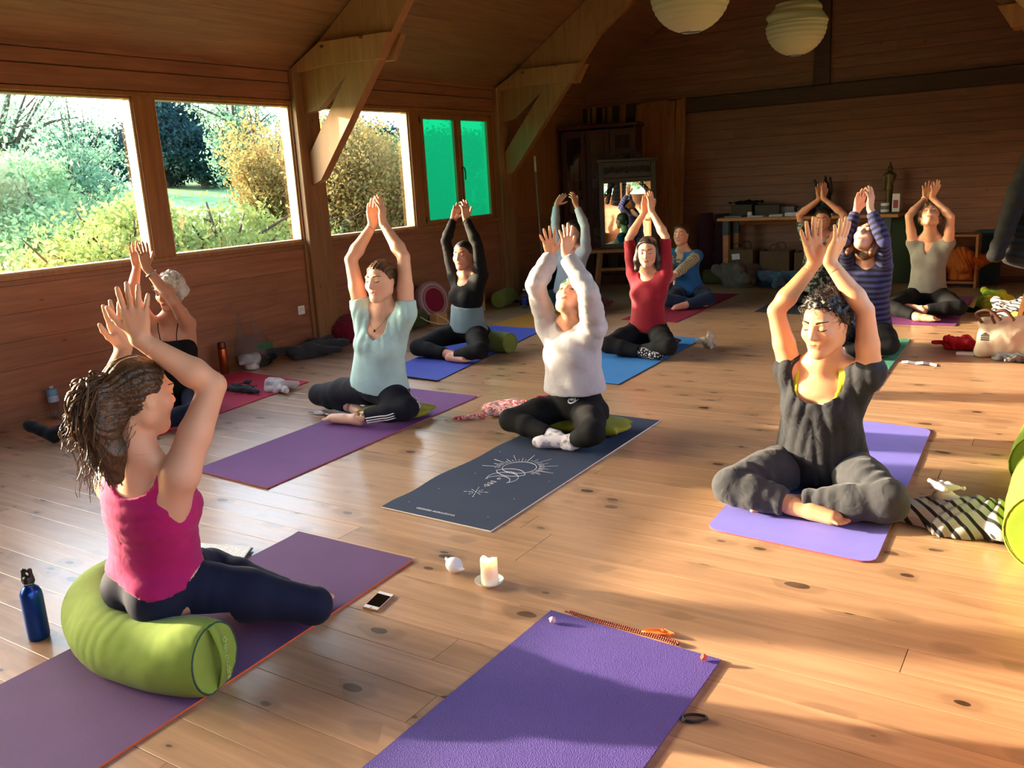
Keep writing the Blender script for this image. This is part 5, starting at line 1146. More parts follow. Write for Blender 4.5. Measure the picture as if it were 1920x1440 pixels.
hang(to_obj('shell_body', [surface([[ell(cc, np.array([d, np.cross(V3(0, 0, 1), d), V3(0, 0, 1)]), (.036, .029, .029), .01), cone(cc + d * .01, cc + d * .047 - V3(0, 0, .004), .024, .008, .012), cone(cc + d * .045 - V3(0, 0, .004), cc + d * .056, .008, .005, .004), cone(cc - d * .030, cc - d * .046 + V3(0, 0, .012), .009, .006, .006)]], .003)], MAT['white_shell']), s)
p = empty('phone', (-1.99, 2.078, 0), 'white smartphone with black screen in pale gold edge beside the aubergine mat', 'phone', rz=math.radians(-30) * 0)
Cn = [np.array(q) for q in ((-2.007, 2.013), (-1.942, 2.016), (-1.968, 2.138), (-2.036, 2.136))]
def quadbox(name, mat, Cq, z0, z1, root, inset=0, cx=None, ends=0.):
    cen = sum(Cq) / 4; q = [c_ + (cen - c_) / np.linalg.norm(cen - c_) * inset for c_ in Cq]
    if ends: a, b_ = (q[3] - q[0]), (q[2] - q[1]); q = [q[0] + a * ends, q[1] + b_ * ends, q[2] - b_ * ends, q[3] - a * ends]
    o = prism(name, mat, [tuple(x) for x in q], 2, z0, z1); bm = bmesh.new(); bm.from_mesh(o.data); bmesh.ops.bevel(bm, geom=bm.edges[:], offset=.0012 if z1 - z0 > .004 else .0001, segments=2, affect='EDGES'); bm.to_mesh(o.data); bm.free(); return hang(o, root)
plain('phone_gold', 'b89468', .35, metal=.6); plain('phone_white', 'e8e8ea', .2, .01); t = NT('screen_black'); t.set(col='060709', rough=.06); MAT['screen_black'] = t.m
quadbox('case', 'phone_gold', Cn, .0, .0085, p); quadbox('front', 'phone_white', Cn, .0085, .0092, p, .004); quadbox('screen', 'screen_black', Cn, .0092, .0095, p, .007, ends=.13)
q = (Cn[0] + Cn[1]) / 2 + ((Cn[2] + Cn[3]) / 2 - (Cn[0] + Cn[1]) / 2) * .065; hang(to_obj('home_button', [lathe([(0, .0096), (.004, .0096), (.0048, .0092)], 16, (q[0], q[1], 0))], MAT['phone_gold']), p)
def stone(name, mat, c, r, label, seed):
    g = np.random.RandomState(seed); bm = bmesh.new(); bmesh.ops.create_icosphere(bm, subdivisions=1, radius=1)
    for v in bm.verts: v.co = Vector(c) + Vector((v.co.x * r * g.uniform(.82, 1.1), v.co.y * r * g.uniform(.82, 1.1), max(-.9 * r, v.co.z * r * g.uniform(.85, 1.1))))
    me = bpy.data.meshes.new(name); bm.to_mesh(me); bm.free(); me.materials.append(MAT[mat]); o = bpy.data.objects.new(name, me); COL.objects.link(o); tag(o, label, 'stone', 'tumbled stones on the purple mat'); return o
plain('rose_quartz', 'd9b8c0', .25, .15, 90); plain('carnelian', 'd9604a', .25, .3, 90)
stone('stone', 'rose_quartz', (-1.362, 2.216, .0195), .0135, 'pale pink and white tumbled stone at the left corner of the purple mat', 1); stone('stone', 'carnelian', (-.852, 2.226, .019), .0125, 'orange-red tumbled stone at the right corner of the purple mat', 2)
plain('rudraksha', '8a3a22', .7, .3, 200); plain('tassel_orange', 'ff7a1e', .7)
m = empty('prayer_beads', (-1.16, 2.292, 0), 'string of small reddish brown prayer beads along the purple mat edge', 'beads')
pth = np.concatenate([catmull([(-1.362, 2.302, .009), (-1.256, 2.291, .007), (-1.12, 2.288, .007), (-1.01, 2.281, .008), (-.962, 2.272, .008), (-.952, 2.280, .008)], 16), catmull([(-.958, 2.288, .008), (-1.02, 2.296, .007), (-1.12, 2.302, .007), (-1.256, 2.305, .007), (-1.35, 2.312, .007)], 16)])
dist = np.concatenate([[0], np.cumsum(np.linalg.norm(np.diff(pth, axis=0), axis=1))]); nb = 108; me0 = None
bm = bmesh.new(); bmesh.ops.create_icosphere(bm, subdivisions=1, radius=.0042); me0 = bpy.data.meshes.new('bead'); bm.to_mesh(me0); bm.free(); me0.materials.append(MAT['rudraksha']); me0.polygons.foreach_set('use_smooth', [True] * len(me0.polygons))
for k in range(nb):
    dd = dist[-1] * k / (nb - 1); o = bpy.data.objects.new('bead', me0); COL.objects.link(o); o.location = [float(np.interp(dd, dist, pth[:, i])) for i in range(3)]; hang(o, m)
hang(to_obj('tassel', [tubes([(catmull([(-1.085, 2.296, .008), (-1.07 + .006 * i, 2.315 + .004 * math.sin(i), .012), (-1.045 + .008 * (i % 4), 2.325 + .006 * (i % 5), .004 + .001 * (i % 3))], 4), .0016) for i in range(16)], 4)], MAT['tassel_orange'], ), m)
h_ = empty('hair_tie', (-.772, 1.952, 0), 'black elastic band looped twice beside the purple mat', 'hair tie')
an = np.linspace(0, 2 * np.pi, 25)
for dz, sc_, ph in ((.003, 1., 0), (.008, .92, .25)):
    e_ = V3(.86, .5, 0); f_ = V3(-.5, .86, 0); pt = V3(-.772, 1.952, dz) + (.034 * sc_ * np.cos(an + ph))[:, None] * e_ + (.017 * sc_ * np.sin(an + ph) * (1 - .25 * np.cos(an)))[:, None] * f_; hang(to_obj('band', [tubes([(pt, .0028)], 5 if False else 4)], MAT['black_plastic']), h_)
nbk = empty('notebook', (-2.76, 2.07, .007), 'open notebook with handwriting on white pages on the aubergine mat corner', 'notebook')
t = NT('page'); P = t.pos(); r_ = t.n('VectorRotate'); r_.inputs['Angle'].default_value = .42; t.l(P, r_.inputs['Vector']); sp = t.n('SeparateXYZ'); t.l(r_.outputs[0], sp.inputs[0])
ln = t.math('LESS_THAN', t.math('FRACT', t.math('MULTIPLY', sp.outputs[1], 105.)), .30); sc2 = t.ramp(t.noise(t.vmath('MULTIPLY', r_.outputs[0], (420., 300., 1.)), 1., 2, .7), (.48, 0.), (.56, 1.)); wd2 = t.ramp(t.noise(t.vmath('MULTIPLY', r_.outputs[0], (40., 50., 1.)), 1., 1), (.44, 0.), (.5, 1.))
t.set(col=t.mix(t.math('MULTIPLY', t.math('MULTIPLY', ln, sc2), wd2), srgb('e4e8e8'), srgb('6f86a0')), rough=.7); MAT['page'] = t.m; plain('cover_dark', '2a2230', .6)
n0, n1, n2, n3 = np.array((-2.655, 2.0)), np.array((-2.79, 1.97)), np.array((-2.90, 2.155)), np.array((-2.775, 2.19)); e3 = np.array((-2.915, 1.94)); e4 = np.array((-3.02, 2.12))
quadbox('cover', 'cover_dark', [n0 + (.004, -.004), e3 + (-.004, -.004), e4 + (-.004, .004), n3 + (.004, .004)], .0072, .0095, nbk); quadbox('pages', 'page', [n0, n1, n2, n3], .0097, .016, nbk); quadbox('pages', 'page', [n1, e3, e4, n2], .0097, .014, nbk)
# ---------------------------------------------------------------- crumpled cloth
def pile(name, mat, c, r, seed, label, cat='cloth', n=9, h=.008, rr=.3, floor=.002, folds=34, amp=.007, rz=0, group=None, part=None):
    g = np.random.RandomState(seed); c = np.array(c, float); r = np.array(r, float); ps = []; Rm = np.array(Matrix.Rotation(rz, 3, 'Z'))
    for q_ in ((.0, .0, .8), (-.4, .15, .6), (.42, -.12, .58)): ps.append(ell(V3(c[0], c[1], floor + r[2] * .35) + Rm @ (V3(q_[0], q_[1], 0) * r), Rm.T, r * (q_[2], q_[2], .75), r.min() * .5))
    for _ in range(n):
        a = c + Rm @ (g.uniform(-.75, .75, 3) * r * (1, 1, .5)); d = Rm @ (g.normal(size=3) * r * (.7, .7, .25)); q = r.min() * g.uniform(rr, rr * 2.); a[2] = max(a[2], floor + q * .6); b_ = a + d; b_[2] = np.clip(b_[2], floor + q * .5, c[2] + r[2])
        ps.append(cone(a, b_, q, q * g.uniform(.5, 1.), q * .6))
    f = lambda X: 1.35 * amp * (1.4 * (1 - np.abs(np.sin(noise3(X, folds * .33, seed) * 6 + X[..., 0] * folds * .8))) - .7) + amp * .4 * noise3(X, folds * 1.4, seed + 1)
    V, Q = surface([ps], h, post=lambda G, D: np.maximum(D, floor - G[..., 2]), wr=f)
    root = empty(name, (c[0], c[1], 0), label, cat, group) if part is None else part
    hang(to_obj('fabric', [(V, Q)], MAT[mat], None, {'u': lambda X: X @ V3(.6, .5, .5)}), root); return root
striped('black_white_stripe', '17161a', 'a9a5a6', 27, .66); fabric('white_cloth', 'c9c2c4'); fabric('red_cloth', 'c21026', b=.6); fabric('grey_cloth', '6c7076'); fabric('taupe_cloth', '6a625e'); fabric('dusty_blue', '5f86a6'); fabric('lime_cloth', 'b3c832'); fabric('charcoal_knit', '34353a', weave=300, b=.8)
fabric('berry_knit', '7a1230', weave=240, b=1.); t = fabric('pink_print', 'd07a80'); t.set(col=t.mix(t.ramp(t.noise(t.pos(), 55, 2, .6, 1.5), (.47, 0.), (.53, 1.)), srgb('c43048'), srgb('e6cfc4'))); fabric('crimson_cloth', 'a3122e'); fabric('orange_cloth', 'b65a18'); fabric('dark_blue_cloth', '232c44'); fabric('cream_cloth', 'bcae9a')
pile('striped_scarf', 'black_white_stripe', (-.33, 3.60, .06), (.20, .11, .09), 3, 'crumpled black and grey striped scarf between violet mat and lime bolster', 'scarf', 14, .005, rz=-.15, amp=.006)
pile('tissue', 'white_cloth', (-.385, 3.62, .155), (.05, .03, .03), 5, 'crumpled white tissue lying on the striped scarf', 'tissue', 6, .004, floor=.10, amp=.003)
pile('pale_socks', 'white_cloth', (-4.93, 4.28, .05), (.10, .08, .05), 6, 'pale grey bundled cloth on the red mat end', 'cloth', 9, .006)
pile('black_cloth', 'charcoal_knit', (-5.18, 4.18, .03), (.19, .07, .03), 7, 'folded black cloth on the red mat beside the pale bundle', 'cloth', 8, .007)
pile('patterned_scarf', 'pink_print', (-2.97, 4.42, .03), (.20, .16, .035), 8, 'pink and white patterned scarf with red border behind the sweatshirt woman', 'scarf', 12, .008)
pile('crimson_cloth', 'crimson_cloth', (-2.75, 4.72, .035), (.18, .14, .035), 9, 'crimson cloth heaped behind the patterned scarf', 'cloth', 9, .008)
pile('grey_cushion', 'charcoal_knit', (-5.70, 5.42, .06), (.15, .30, .055), 10, 'dark grey cushion slumped against the window wall under the socket', 'cushion', 10, .009, rr=.6, amp=.003, rz=-.15)
pile('red_knit', 'berry_knit', (-5.82, 6.07, .12), (.10, .16, .11), 11, 'berry red knitted bundle at the foot of the wall post', 'clothing', 10, .009, rr=.5)
pile('patterned_clothes', 'grey_cloth', (-5.78, 6.32, .06), (.10, .12, .16), 12, 'grey and black clothes behind the berry red bundle', 'clothing', 9, .010)
pile('small_tissue', 'white_cloth', (-4.12, 3.92, .012), (.06, .03, .012), 13, 'small crumpled white tissue left of the purple mat', 'tissue', 6, .005, amp=.003)
pile('white_cloth', 'cream_cloth', (-2.52, 6.74, .07), (.05, .05, .07), 14, 'crumpled white cloth behind the hip of the woman in maroon', 'cloth', 8, .006)
pile('dark_cloth', 'dark_blue_cloth', (-5.36, 8.62, .04), (.16, .16, .035), 15, 'dark blue patterned cloth beside the plastic water bottle', 'cloth', 8, .010)
pile('black_bag', 'black_cloth', (-5.50, 9.25, .18), (.16, .2, .18), 16, 'black bag with grey lettering by the corner behind the yellow mat', 'bag', 8, .012, rr=.7, amp=.004)
pile('red_cloth', 'red_cloth', (-.72, 7.22, .06), (.13, .10, .055), 17, 'bright red crumpled cloth left of the canvas tote bag', 'cloth', 10, .008, rz=.4)
pile('grey_scarf', 'grey_cloth', (-.36, 6.88, .03), (.14, .07, .03), 18, 'grey scarf lying under the canvas tote bag', 'scarf', 9, .008)
pile('striped_clothes', 'black_white_stripe', (-.42, 8.35, .13), (.16, .2, .13), 19, 'heap of pale striped clothes behind the tote bag', 'clothing', 11, .010)
pile('lime_bag', 'lime_cloth', (-.72, 9.15, .08), (.10, .12, .09), 20, 'lime green bag on the floor right of the curly-haired woman', 'bag', 7, .010, rr=.45)
pile('lime_cloth', 'lime_cloth', (-.40, 7.75, .12), (.08, .10, .10), 21, 'small lime cloth peeking out behind the tote bag handles', 'cloth', 6, .010)
pile('dark_shoes', 'black_cloth', (-.84, 9.0, .03), (.07, .05, .03), 22, 'small dark grey item beside the lime green bag', 'shoe', 6, .010)
pile('taupe_clothes', 'taupe_cloth', (-3.52, 10.45, .16), (.20, .15, .17), 23, 'heap of taupe grey clothes under the table', 'clothing', 12, .011)
pile('blue_clothes', 'dusty_blue', (-3.15, 10.50, .10), (.17, .13, .10), 24, 'dusty blue cloth heaped under the table', 'cloth', 10, .011)
pile('orange_blankets', 'orange_cloth', (-1.13, 10.72, .30), (.13, .09, .20), 25, 'orange blanket stuffed in the wooden crate shelf', 'blanket', 12, .011, floor=.08, amp=.01, rr=.6)
# --- canvas tote
fabric('canvas', 'b4a894', weave=500); plain('leather', '4a2a1c', .5); plain('ink', '2a2a2e', .7)
tb = empty('tote_bag', (-.44, 7.03, 0), 'cream canvas tote bag with brown leather handles and small black print', 'bag')
MT = np.array(Matrix.Rotation(math.radians(12), 3, 'Z') @ Matrix.Rotation(math.radians(-24), 3, 'X')).T; cT = V3(-.43, 7.04, .15); WT = lambda x, y, z: cT + x * MT[0] + y * MT[1] + z * MT[2]
hang(to_obj('bag_body', [surface([[cone(WT(-.15, 0, -.12), WT(.15, 0, -.12), .045, .045, .04), cone(WT(-.14, 0, .10), WT(.14, 0, .11), .022, .03, .05), cone(WT(-.15, 0, -.12), WT(-.14, 0, .10), .04, .02, .05), cone(WT(.15, 0, -.12), WT(.14, 0, .11), .045, .03, .05), ell(WT(0, 0, -.02), MT, (.17, .065, .14), .05)]], .008, post=lambda G, D: np.maximum(D, .003 - G[..., 2]), wr=lambda X: .004 * noise3(X, 22, 2) + .003 * noise3(X, 50, 5))], MAT['canvas']), tb)
for k in range(2): hang(to_obj('handle', [tubes([(catmull([(-.58 + .08 * k, 7.0, .24), (-.62 + .1 * k, 6.97, .31), (-.54 + .1 * k, 6.95, .34), (-.46 + .08 * k, 6.96, .27)], 8), .012)], 4)], MAT['leather']), tb)
for i_, (a_, z_) in enumerate(((0, 0), (.0, .014), (.0, .028))): hang(bx('print', 'ink', (-.575, 6.905 + .0, .13 + z_), (-.52, 6.91, .14 + z_), None), tb)
o = hang(prism('print', 'ink', [(-.575, .170), (-.52, .170), (-.5475, .188)], 1, 6.905, 6.91), tb)
bk = empty('white_box', (-.67, 7.0, 0), 'small white box on the floor in front of the red cloth', 'box'); hang(bx('lid', 'porcelain', (-.735, 6.975, 0), (-.61, 7.02, .022), None, .003), bk)
pn = empty('paper_note', (-.92, 6.59, 0), 'creased strip of white paper on the floor right of the green mat', 'paper')
xs = [-1.045, -1.0, -.95, -.90, -.86, -.81]; zs = [.004, .012, .003, .014, .005, .004]; V = []; 
for x_, z_, dy in zip(xs, zs, (.03, .0, .01, -.01, .01, -.02)): V += [(x_, 6.60 + dy + .03, z_), (x_ + .01, 6.54 + dy, z_ + .001)]
plain('paper_white', 'dfe2e6', .6, .02); F_ = [(2 * i, 2 * i + 1, 2 * i + 3, 2 * i + 2) for i in range(5)]; V2 = V + [(a, b_, c_ - .0012) for a, b_, c_ in V]; hang(mesh_obj('sheet', V2, F_ + [tuple(i + 12 for i in f[::-1]) for f in F_], MAT['paper_white']), pn)
# ---------------------------------------------------------------- along the window wall
sk_ = empty('wall_socket', (XL + .01, 5.585, .37), 'white square wall socket on the boards below the second window', 'socket')
hang(bx('plate', 'porcelain', (XL, 5.545, .33), (XL + .010, 5.625, .41), None, .003), sk_)
V, Q = lathe([(.024, 0), (.023, .004), (.019, .0045), (.017, .001), (0, .001)], 20); V = V[:, [2, 0, 1]] + V3(XL + .010, 5.585, .37); hang(to_obj('socket_ring', [(V, Q[:, ::-1])], MAT['porcelain']), sk_)
for dy in (-.009, .009): hang(bx('pin_hole', 'dark_gap', (XL + .011, 5.585 + dy - .0025, .3675), (XL + .0118, 5.585 + dy + .0025, .3725), None), sk_)
plain('copper', '9a4a28', .3, metal=.8); plain('copper_dark', '5a2c1c', .35, metal=.6)
f = empty('flask', (-5.85, 4.58, 0), 'copper coloured steel flask standing against the wall', 'flask'); L('flask_body', [(0, 0), (.033, 0), (.036, .004), (.036, .20), (.034, .206), (.0335, .208)], 'copper', f); L('flask_lid', [(.0335, .208), (.034, .212), (.034, .25), (.030, .262), (0, .265)], 'copper_dark', f)
t = NT('clear_plastic'); g = t.n('BsdfGlossy'); g.inputs['Roughness'].default_value = .18; tr = t.n('BsdfTransparent'); tr.inputs['Color'].default_value = (.86, .88, .9, 1); mx = t.n('MixShader'); lw_ = t.n('LayerWeight'); lw_.inputs[0].default_value = .35
nz = t.n('Bump'); nz.inputs['Strength'].default_value = 1.; nz.inputs['Distance'].default_value = .02; t.l(t.noise(t.pos(), 26, 4, .6, 1.5), nz.inputs['Height']); t.l(nz.outputs[0], g.inputs['Normal']); t.l(nz.outputs[0], lw_.inputs['Normal']); t.l(t.math('MULTIPLY_ADD', lw_.outputs['Facing'], .45, .05), mx.inputs[0]); t.l(tr.outputs[0], mx.inputs[1]); t.l(g.outputs[0], mx.inputs[2]); t.l(mx.outputs[0], t.out.inputs[0]); MAT['clear_plastic'] = t.m
pb = empty('plastic_bag', (-5.80, 4.86, 0), 'see-through plastic carrier bag with bundles inside against the wall', 'bag'); cB = V3(-5.80, 4.86, .14)
hang(to_obj('bag_skin', [surface([[ell(cB + V3(0, 0, -.02), np.eye(3), (.11, .17, .16), .05), cone(cB + V3(0, -.12, .0), cB + V3(-.03, -.09, .20), .06, .02, .05), cone(cB + V3(0, .10, .0), cB + V3(-.03, .07, .20), .06, .02, .05), cone(cB + V3(-.03, -.09, .2), cB + V3(-.05, -.075, .32), .02, .012, .02), cone(cB + V3(-.03, .07, .2), cB + V3(-.05, .055, .32), .02, .012, .02)]], .008, post=lambda G, D: np.maximum(D, .002 - G[..., 2]), wr=lambda X: .006 * noise3(X, 45, 3))], MAT['clear_plastic']), pb)
plain('bag_green', '1e5a40', .5); hang(bx('printed_band', 'bag_green', (-5.70, 4.82, .155), (-5.695, 4.98, .205), None), pb)
pile('white_bundle', 'white_cloth', (-5.78, 4.80, .08), (.07, .08, .07), 41, 'white patterned bundle inside the plastic bag', 'cloth', 8, .009); pile('black_bundle', 'black_cloth', (-5.80, 4.95, .06), (.06, .08, .05), 42, 'black bundle inside the plastic bag', 'cloth', 7, .009)
t = NT('bottle_clear'); g = t.n('BsdfGlossy'); g.inputs['Roughness'].default_value = .05; tr = t.n('BsdfTransparent'); tr.inputs['Color'].default_value = (.9, .92, .93, 1); mx = t.n('MixShader'); lw_ = t.n('LayerWeight'); lw_.inputs[0].default_value = .4; t.l(t.math('MULTIPLY_ADD', lw_.outputs['Facing'], .5, .06), mx.inputs[0]); t.l(tr.outputs[0], mx.inputs[1]); t.l(g.outputs[0], mx.inputs[2]); t.l(mx.outputs[0], t.out.inputs[0]); MAT['bottle_clear'] = t.m
plain('cap_white', 'e4e4e8', .4); plain('label_blue', '2a3f9a', .5); plain('label_pale', 'a8bcd8', .5); plain('strap_blue', '6fa8cc', .5)
wb = empty('plastic_bottle', (-5.885, 3.16, 0), 'clear plastic water bottle with pale label against the wall at left', 'bottle'); L('bottle_body', [(0, 0), (.032, 0), (.035, .008), (.032, .06), (.035, .11), (.035, .165), (.022, .192), (.0125, .198), (.0125, .208)], 'bottle_clear', wb); L('label', [(.0352, .108), (.0356, .11), (.0356, .15), (.0352, .152)], 'label_pale', wb); L('cap', [(.0135, .200), (.0142, .202), (.0142, .216), (0, .217)], 'cap_white', wb); L('sleeve', [(.036, .158), (.0362, .188), (.024, .198)], 'strap_blue', wb)
wb = empty('plastic_bottle', (-5.26, 8.29, 0), 'clear plastic water bottle with dark blue label beside the yellow mat', 'bottle'); L('bottle_body', [(0, 0), (.030, 0), (.033, .008), (.033, .13), (.028, .165), (.0125, .195), (.0125, .208)], 'bottle_clear', wb); L('label', [(.0333, .045), (.0337, .046), (.0337, .125), (.0333, .126)], 'label_blue', wb); L('cap', [(.0135, .202), (.0145, .204), (.0145, .220), (0, .221)], 'cap_white', wb)
t = fabric('round_stripes', '8a6f7a'); tc = t.n('TexCoord'); v_ = t.n('VectorMath', operation='LENGTH'); t.l(t.vmath('MULTIPLY', tc.outputs['Object'], (0., 1., 1.)), v_.inputs[0]); rr_ = v_.outputs['Value']
t.set(col=t.mix(t.math('GREATER_THAN', rr_, .125), srgb('7c1634'), t.ramp(t.math('FRACT', t.math('MULTIPLY', rr_, 15.)), (0., srgb('8a8088')), (.3, srgb('a0483c')), (.5, srgb('b8a8a8')), (.75, srgb('6a7a8a')), (.9, srgb('b07060'))))); MAT['round_stripes'] = t.m
rc_ = surface([[etube(V3(-.035, 0, 0), V3(.035, 0, 0), V3(0, 1, 0), (.205, .205), (.205, .205), .02, cap=.12)]], .010, wr=lambda X: .002 * noise3(X, 40, 2))
o = to_obj('round_cushion', [rc_], MAT['round_stripes']); tag(o, 'round striped meditation cushion with crimson centre leaning on the wall', 'cushion', 'cushions'); o.rotation_euler = (0, math.radians(-14), math.radians(-12)); o.location = (-5.74, 7.22, .225)
wood('block_wood', 'a87844', 'c0925a', 1, knots=.1, rough=.6)
bk = empty('yoga_block', (-5.55, 7.06, 0), 'pale wooden yoga block in front of the round cushion', 'block'); hang(bx('block_body', 'block_wood', (-5.60, 6.98, 0), (-5.50, 7.16, .12), None, .005), bk)
bk = empty('yoga_block', (-5.72, 8.02, 0), 'pale wooden yoga block standing upright by the olive bolster', 'block'); hang(bx('block_body', 'block_wood', (-5.78, 7.98, 0), (-5.64, 8.06, .23), None, .005), bk)
plain('pole_grey', '8c8680', .4); pw = empty('leaning_pole', (-5.62, 9.25, 0), 'thin pale pole leaning upright in the left corner', 'pole')
hang(to_obj('pole_shaft', [tubes([([(-5.60, 9.30, 0), (-5.62, 9.25, 1.50)], .013)], 4)], MAT['pole_grey']), pw); hang(to_obj('pole_cap', [tubes([([(-5.62, 9.25, 1.50), (-5.622, 9.247, 1.68)], .017)], 4)], MAT['cap_white']), pw)
# ---------------------------------------------------------------- back wall furniture
wood('cabinet_wood', '3a1c12', '4e281a', 2, '1c0d08', rough=.4, knots=.1); wood('carved_wood', '221813', '33261e', 2, '120b08', rough=.5, knots=.1); wood('bench_wood', '8a5a34', 'a8703f', 0, rough=.5, knots=.3); wood('table_wood', '9a6434', 'b87c46', 0, rough=.5, knots=.6)
R1 = math.radians(36)
def local_root(name, loc, rz, label, cat): return empty(name, loc, label, cat, rz=rz)
def lb(name, mat, lo, hi, root, ch=.003):
    V, F = boxVF(np.minimum(lo, hi), np.maximum(lo, hi), ch); return mesh_obj(name, V, F, MAT[mat], root)
# glazed cabinet against the left part of the back wall, turned a little
cb = local_root('display_cabinet', (-5.42, 10.62, 0), math.radians(14), 'tall dark wooden cabinet with glazed doors in the left corner', 'cabinet')
W_, D_, Hc = .98, .42, 2.0
lb('side', 'cabinet_wood', (-W_ / 2, -D_ / 2, 0), (-W_ / 2 + .025, D_ / 2, Hc), cb); lb('side', 'cabinet_wood', (W_ / 2 - .025, -D_ / 2, 0), (W_ / 2, D_ / 2, Hc), cb); lb('back', 'cabinet_wood', (-W_ / 2, D_ / 2 - .015, 0), (W_ / 2, D_ / 2, Hc), cb)
lb('cornice', 'cabinet_wood', (-W_ / 2 - .04, -D_ / 2 - .04, Hc), (W_ / 2 + .04, D_ / 2, Hc + .05), cb, .012); lb('plinth', 'cabinet_wood', (-W_ / 2, -D_ / 2, 0), (W_ / 2, D_ / 2, .12), cb)
for z_ in (.5, .92, 1.35, 1.72): lb('shelf', 'cabinet_wood', (-W_ / 2 + .025, -D_ / 2 + .03, z_), (W_ / 2 - .025, D_ / 2 - .02, z_ + .02), cb)
for k in range(3):
    x0 = -W_ / 2 + .01 + k * (W_ - .02) / 3; x1 = x0 + (W_ - .02) / 3 - .006; y0 = -D_ / 2 - .022; d = lb('door', 'cabinet_wood', (x0, y0, .14), (x0 + .06, y0 + .022, Hc - .02), cb); 
    for lo, hi in (((x1 - .06, y0, .14), (x1, y0 + .022, Hc - .02)), ((x0 + .06, y0, .14), (x1 - .06, y0 + .022, .22)), ((x0 + .06, y0, Hc - .10), (x1 - .06, y0 + .022, Hc - .02)), ((x0 + .06, y0, 1.18), (x1 - .06, y0 + .022, 1.24))): lb('door_rail', 'cabinet_wood', lo, hi, d)
    lb('glass_pane', 'glass', (x0 + .05, y0 + .010, .2), (x1 - .05, y0 + .013, Hc - .06), d, 0)
plain('china', '7d7466', .4, .2); plain('picture', '4c4538', .6, .4, 12); plain('book_dark', '3c2f2a', .7)
cz = [(.52, .2), (.94, .26), (1.37, .22)]; k_ = 0; rgc = random.Random(5)
for z_, hh in cz:
    for i in range(6):
        x_ = -.42 + i * .15 + rgc.uniform(-.02, .02); h1 = hh * rgc.uniform(.5, 1.1); w1 = rgc.uniform(.03, .06); A_ = math.radians(14); X_ = -5.42 + math.cos(A_) * x_ - math.sin(A_) * .0; Y_ = 10.62 + math.sin(A_) * x_
        kind = rgc.choice(('vase', 'picture_frame', 'book')); 
        if kind == 'vase': o = to_obj('vase', [lathe([(0, 0), (w1 * .6, 0), (w1, h1 * .4), (w1 * .5, h1 * .8), (w1 * .6, h1)], 12)], MAT['china'])
        elif kind == 'picture_frame': V, F = boxVF((-w1, -.008, 0), (w1, .008, h1), .003); o = mesh_obj('picture_frame', V, F, MAT['picture'])
        else: V, F = boxVF((-.02, -.08, 0), (.02, .08, h1), .002); o = mesh_obj('book', V, F, MAT['book_dark'])
        o.location = (X_, Y_, z_); o.rotation_euler = (0, 0, A_); tag(o, 'dim %s on the %s shelf of the dark cabinet, %s' % (kind.replace('_', ' '), {.52: 'lower', .94: 'middle', 1.37: 'upper'}[z_], ('leftmost', 'second from left', 'third from left', 'third from right', 'second from right', 'rightmost')[i]), kind.replace('_', ' '), 'ornaments in the cabinet')
# leaning pine boards
LB = [(-5.86, .035, .02), (-5.77, .06, .03), (-5.65, .035, .05), (-5.54, .07, .02), (-5.42, .09, .04), (-5.24, .17, -.09), (-5.05, .15, .03), (-4.83, .30, .0), (-4.66, .09, .01), (-4.58, .10, .03), (-4.50, .06, .02)]
for i, (x_, w1, ln_) in enumerate(LB):
    yb = 10.98 - .012 * (i % 4); yt = 11.15 - .02 * (i % 3); zt = 2.31 + .015 * math.sin(i * 2.1); V, F = boxVF((-w1 / 2, -.012, 0), (w1 / 2, .012, zt), .003)
    o = mesh_obj('pine_plank', V, F, MAT['leaning_pine']); o.location = (x_, yb - .02, 0.003); o.rotation_euler = (-math.atan((yt - yb) / zt), math.radians((0, 0, 1, 0, 2, 5, .5, 0, .8, 1.2, .6)[i]), 0)
    tag(o, ['narrow pine plank above the cabinet, leftmost', 'pine plank above the cabinet, second from left', 'narrow pine plank above the cabinet, third from left', 'pine plank above the cabinet, fourth from left', 'pine plank above the cabinet right end', 'reddish pine plank tilting left of the dark tube', 'shadowed pine plank right of the dark tube', 'wide knotty pine plank behind the carved mirror', 'narrow pine plank just right of the mirror', 'pine plank second from the right in the leaning row', 'rightmost narrow pine plank of the leaning row'][i], 'plank', 'pine planks leaning on the back wall')
plain('tube_dark', '3a3834', .4); o = to_obj('cardboard_tube', [tubes([([(0, 0, 0), (-.03, .06, 1.95)], .035)], 4)], MAT['tube_dark']); o.location = (-5.06, 10.80, .18); tag(o, 'dark tube leaning between the pine planks above the mirror', 'tube')
# bench with the carved mirror on it
bn = local_root('wooden_bench', (-4.78, 10.05, 0), math.radians(20), 'small wooden bench under the carved mirror', 'bench'); lb('seat', 'bench_wood', (-.48, -.16, .47), (.48, .16, .51), bn, .006)
for sx in (-1, 1):
    for sy in (-1, 1):
        q = lb('leg', 'bench_wood', (-.022, -.022, 0), (.022, .022, .48), bn, .004); q.location = (sx * .43, sy * .13, .0); q.data.transform(Matrix.Shear('XY', 4, (0, 0))); q.rotation_euler = (0, math.radians(-7 * sx), 0)
    lb('stretcher', 'bench_wood', (sx * .40 - .012, -.12, .22), (sx * .40 + .012, .12, .25), bn)
lb('rail', 'bench_wood', (-.40, -.012, .23), (.40, .012, .27), bn)
mr = local_root('carved_mirror', (-4.84, 10.14, .51), math.radians(36), 'dark carved wooden mirror standing on the bench', 'mirror'); MW, MH = .36, 1.13
t = NT('mirror_glass'); t.set(col='e8ebea', rough=.0, metal=1.); MAT['mirror_glass'] = t.m
lb('mirror_glass', 'mirror_glass', (-MW + .06, -.006, .04), (MW - .06, 0, .84), mr, 0); lb('backboard', 'carved_wood', (-MW, .001, 0), (MW, .02, MH - .06), mr)
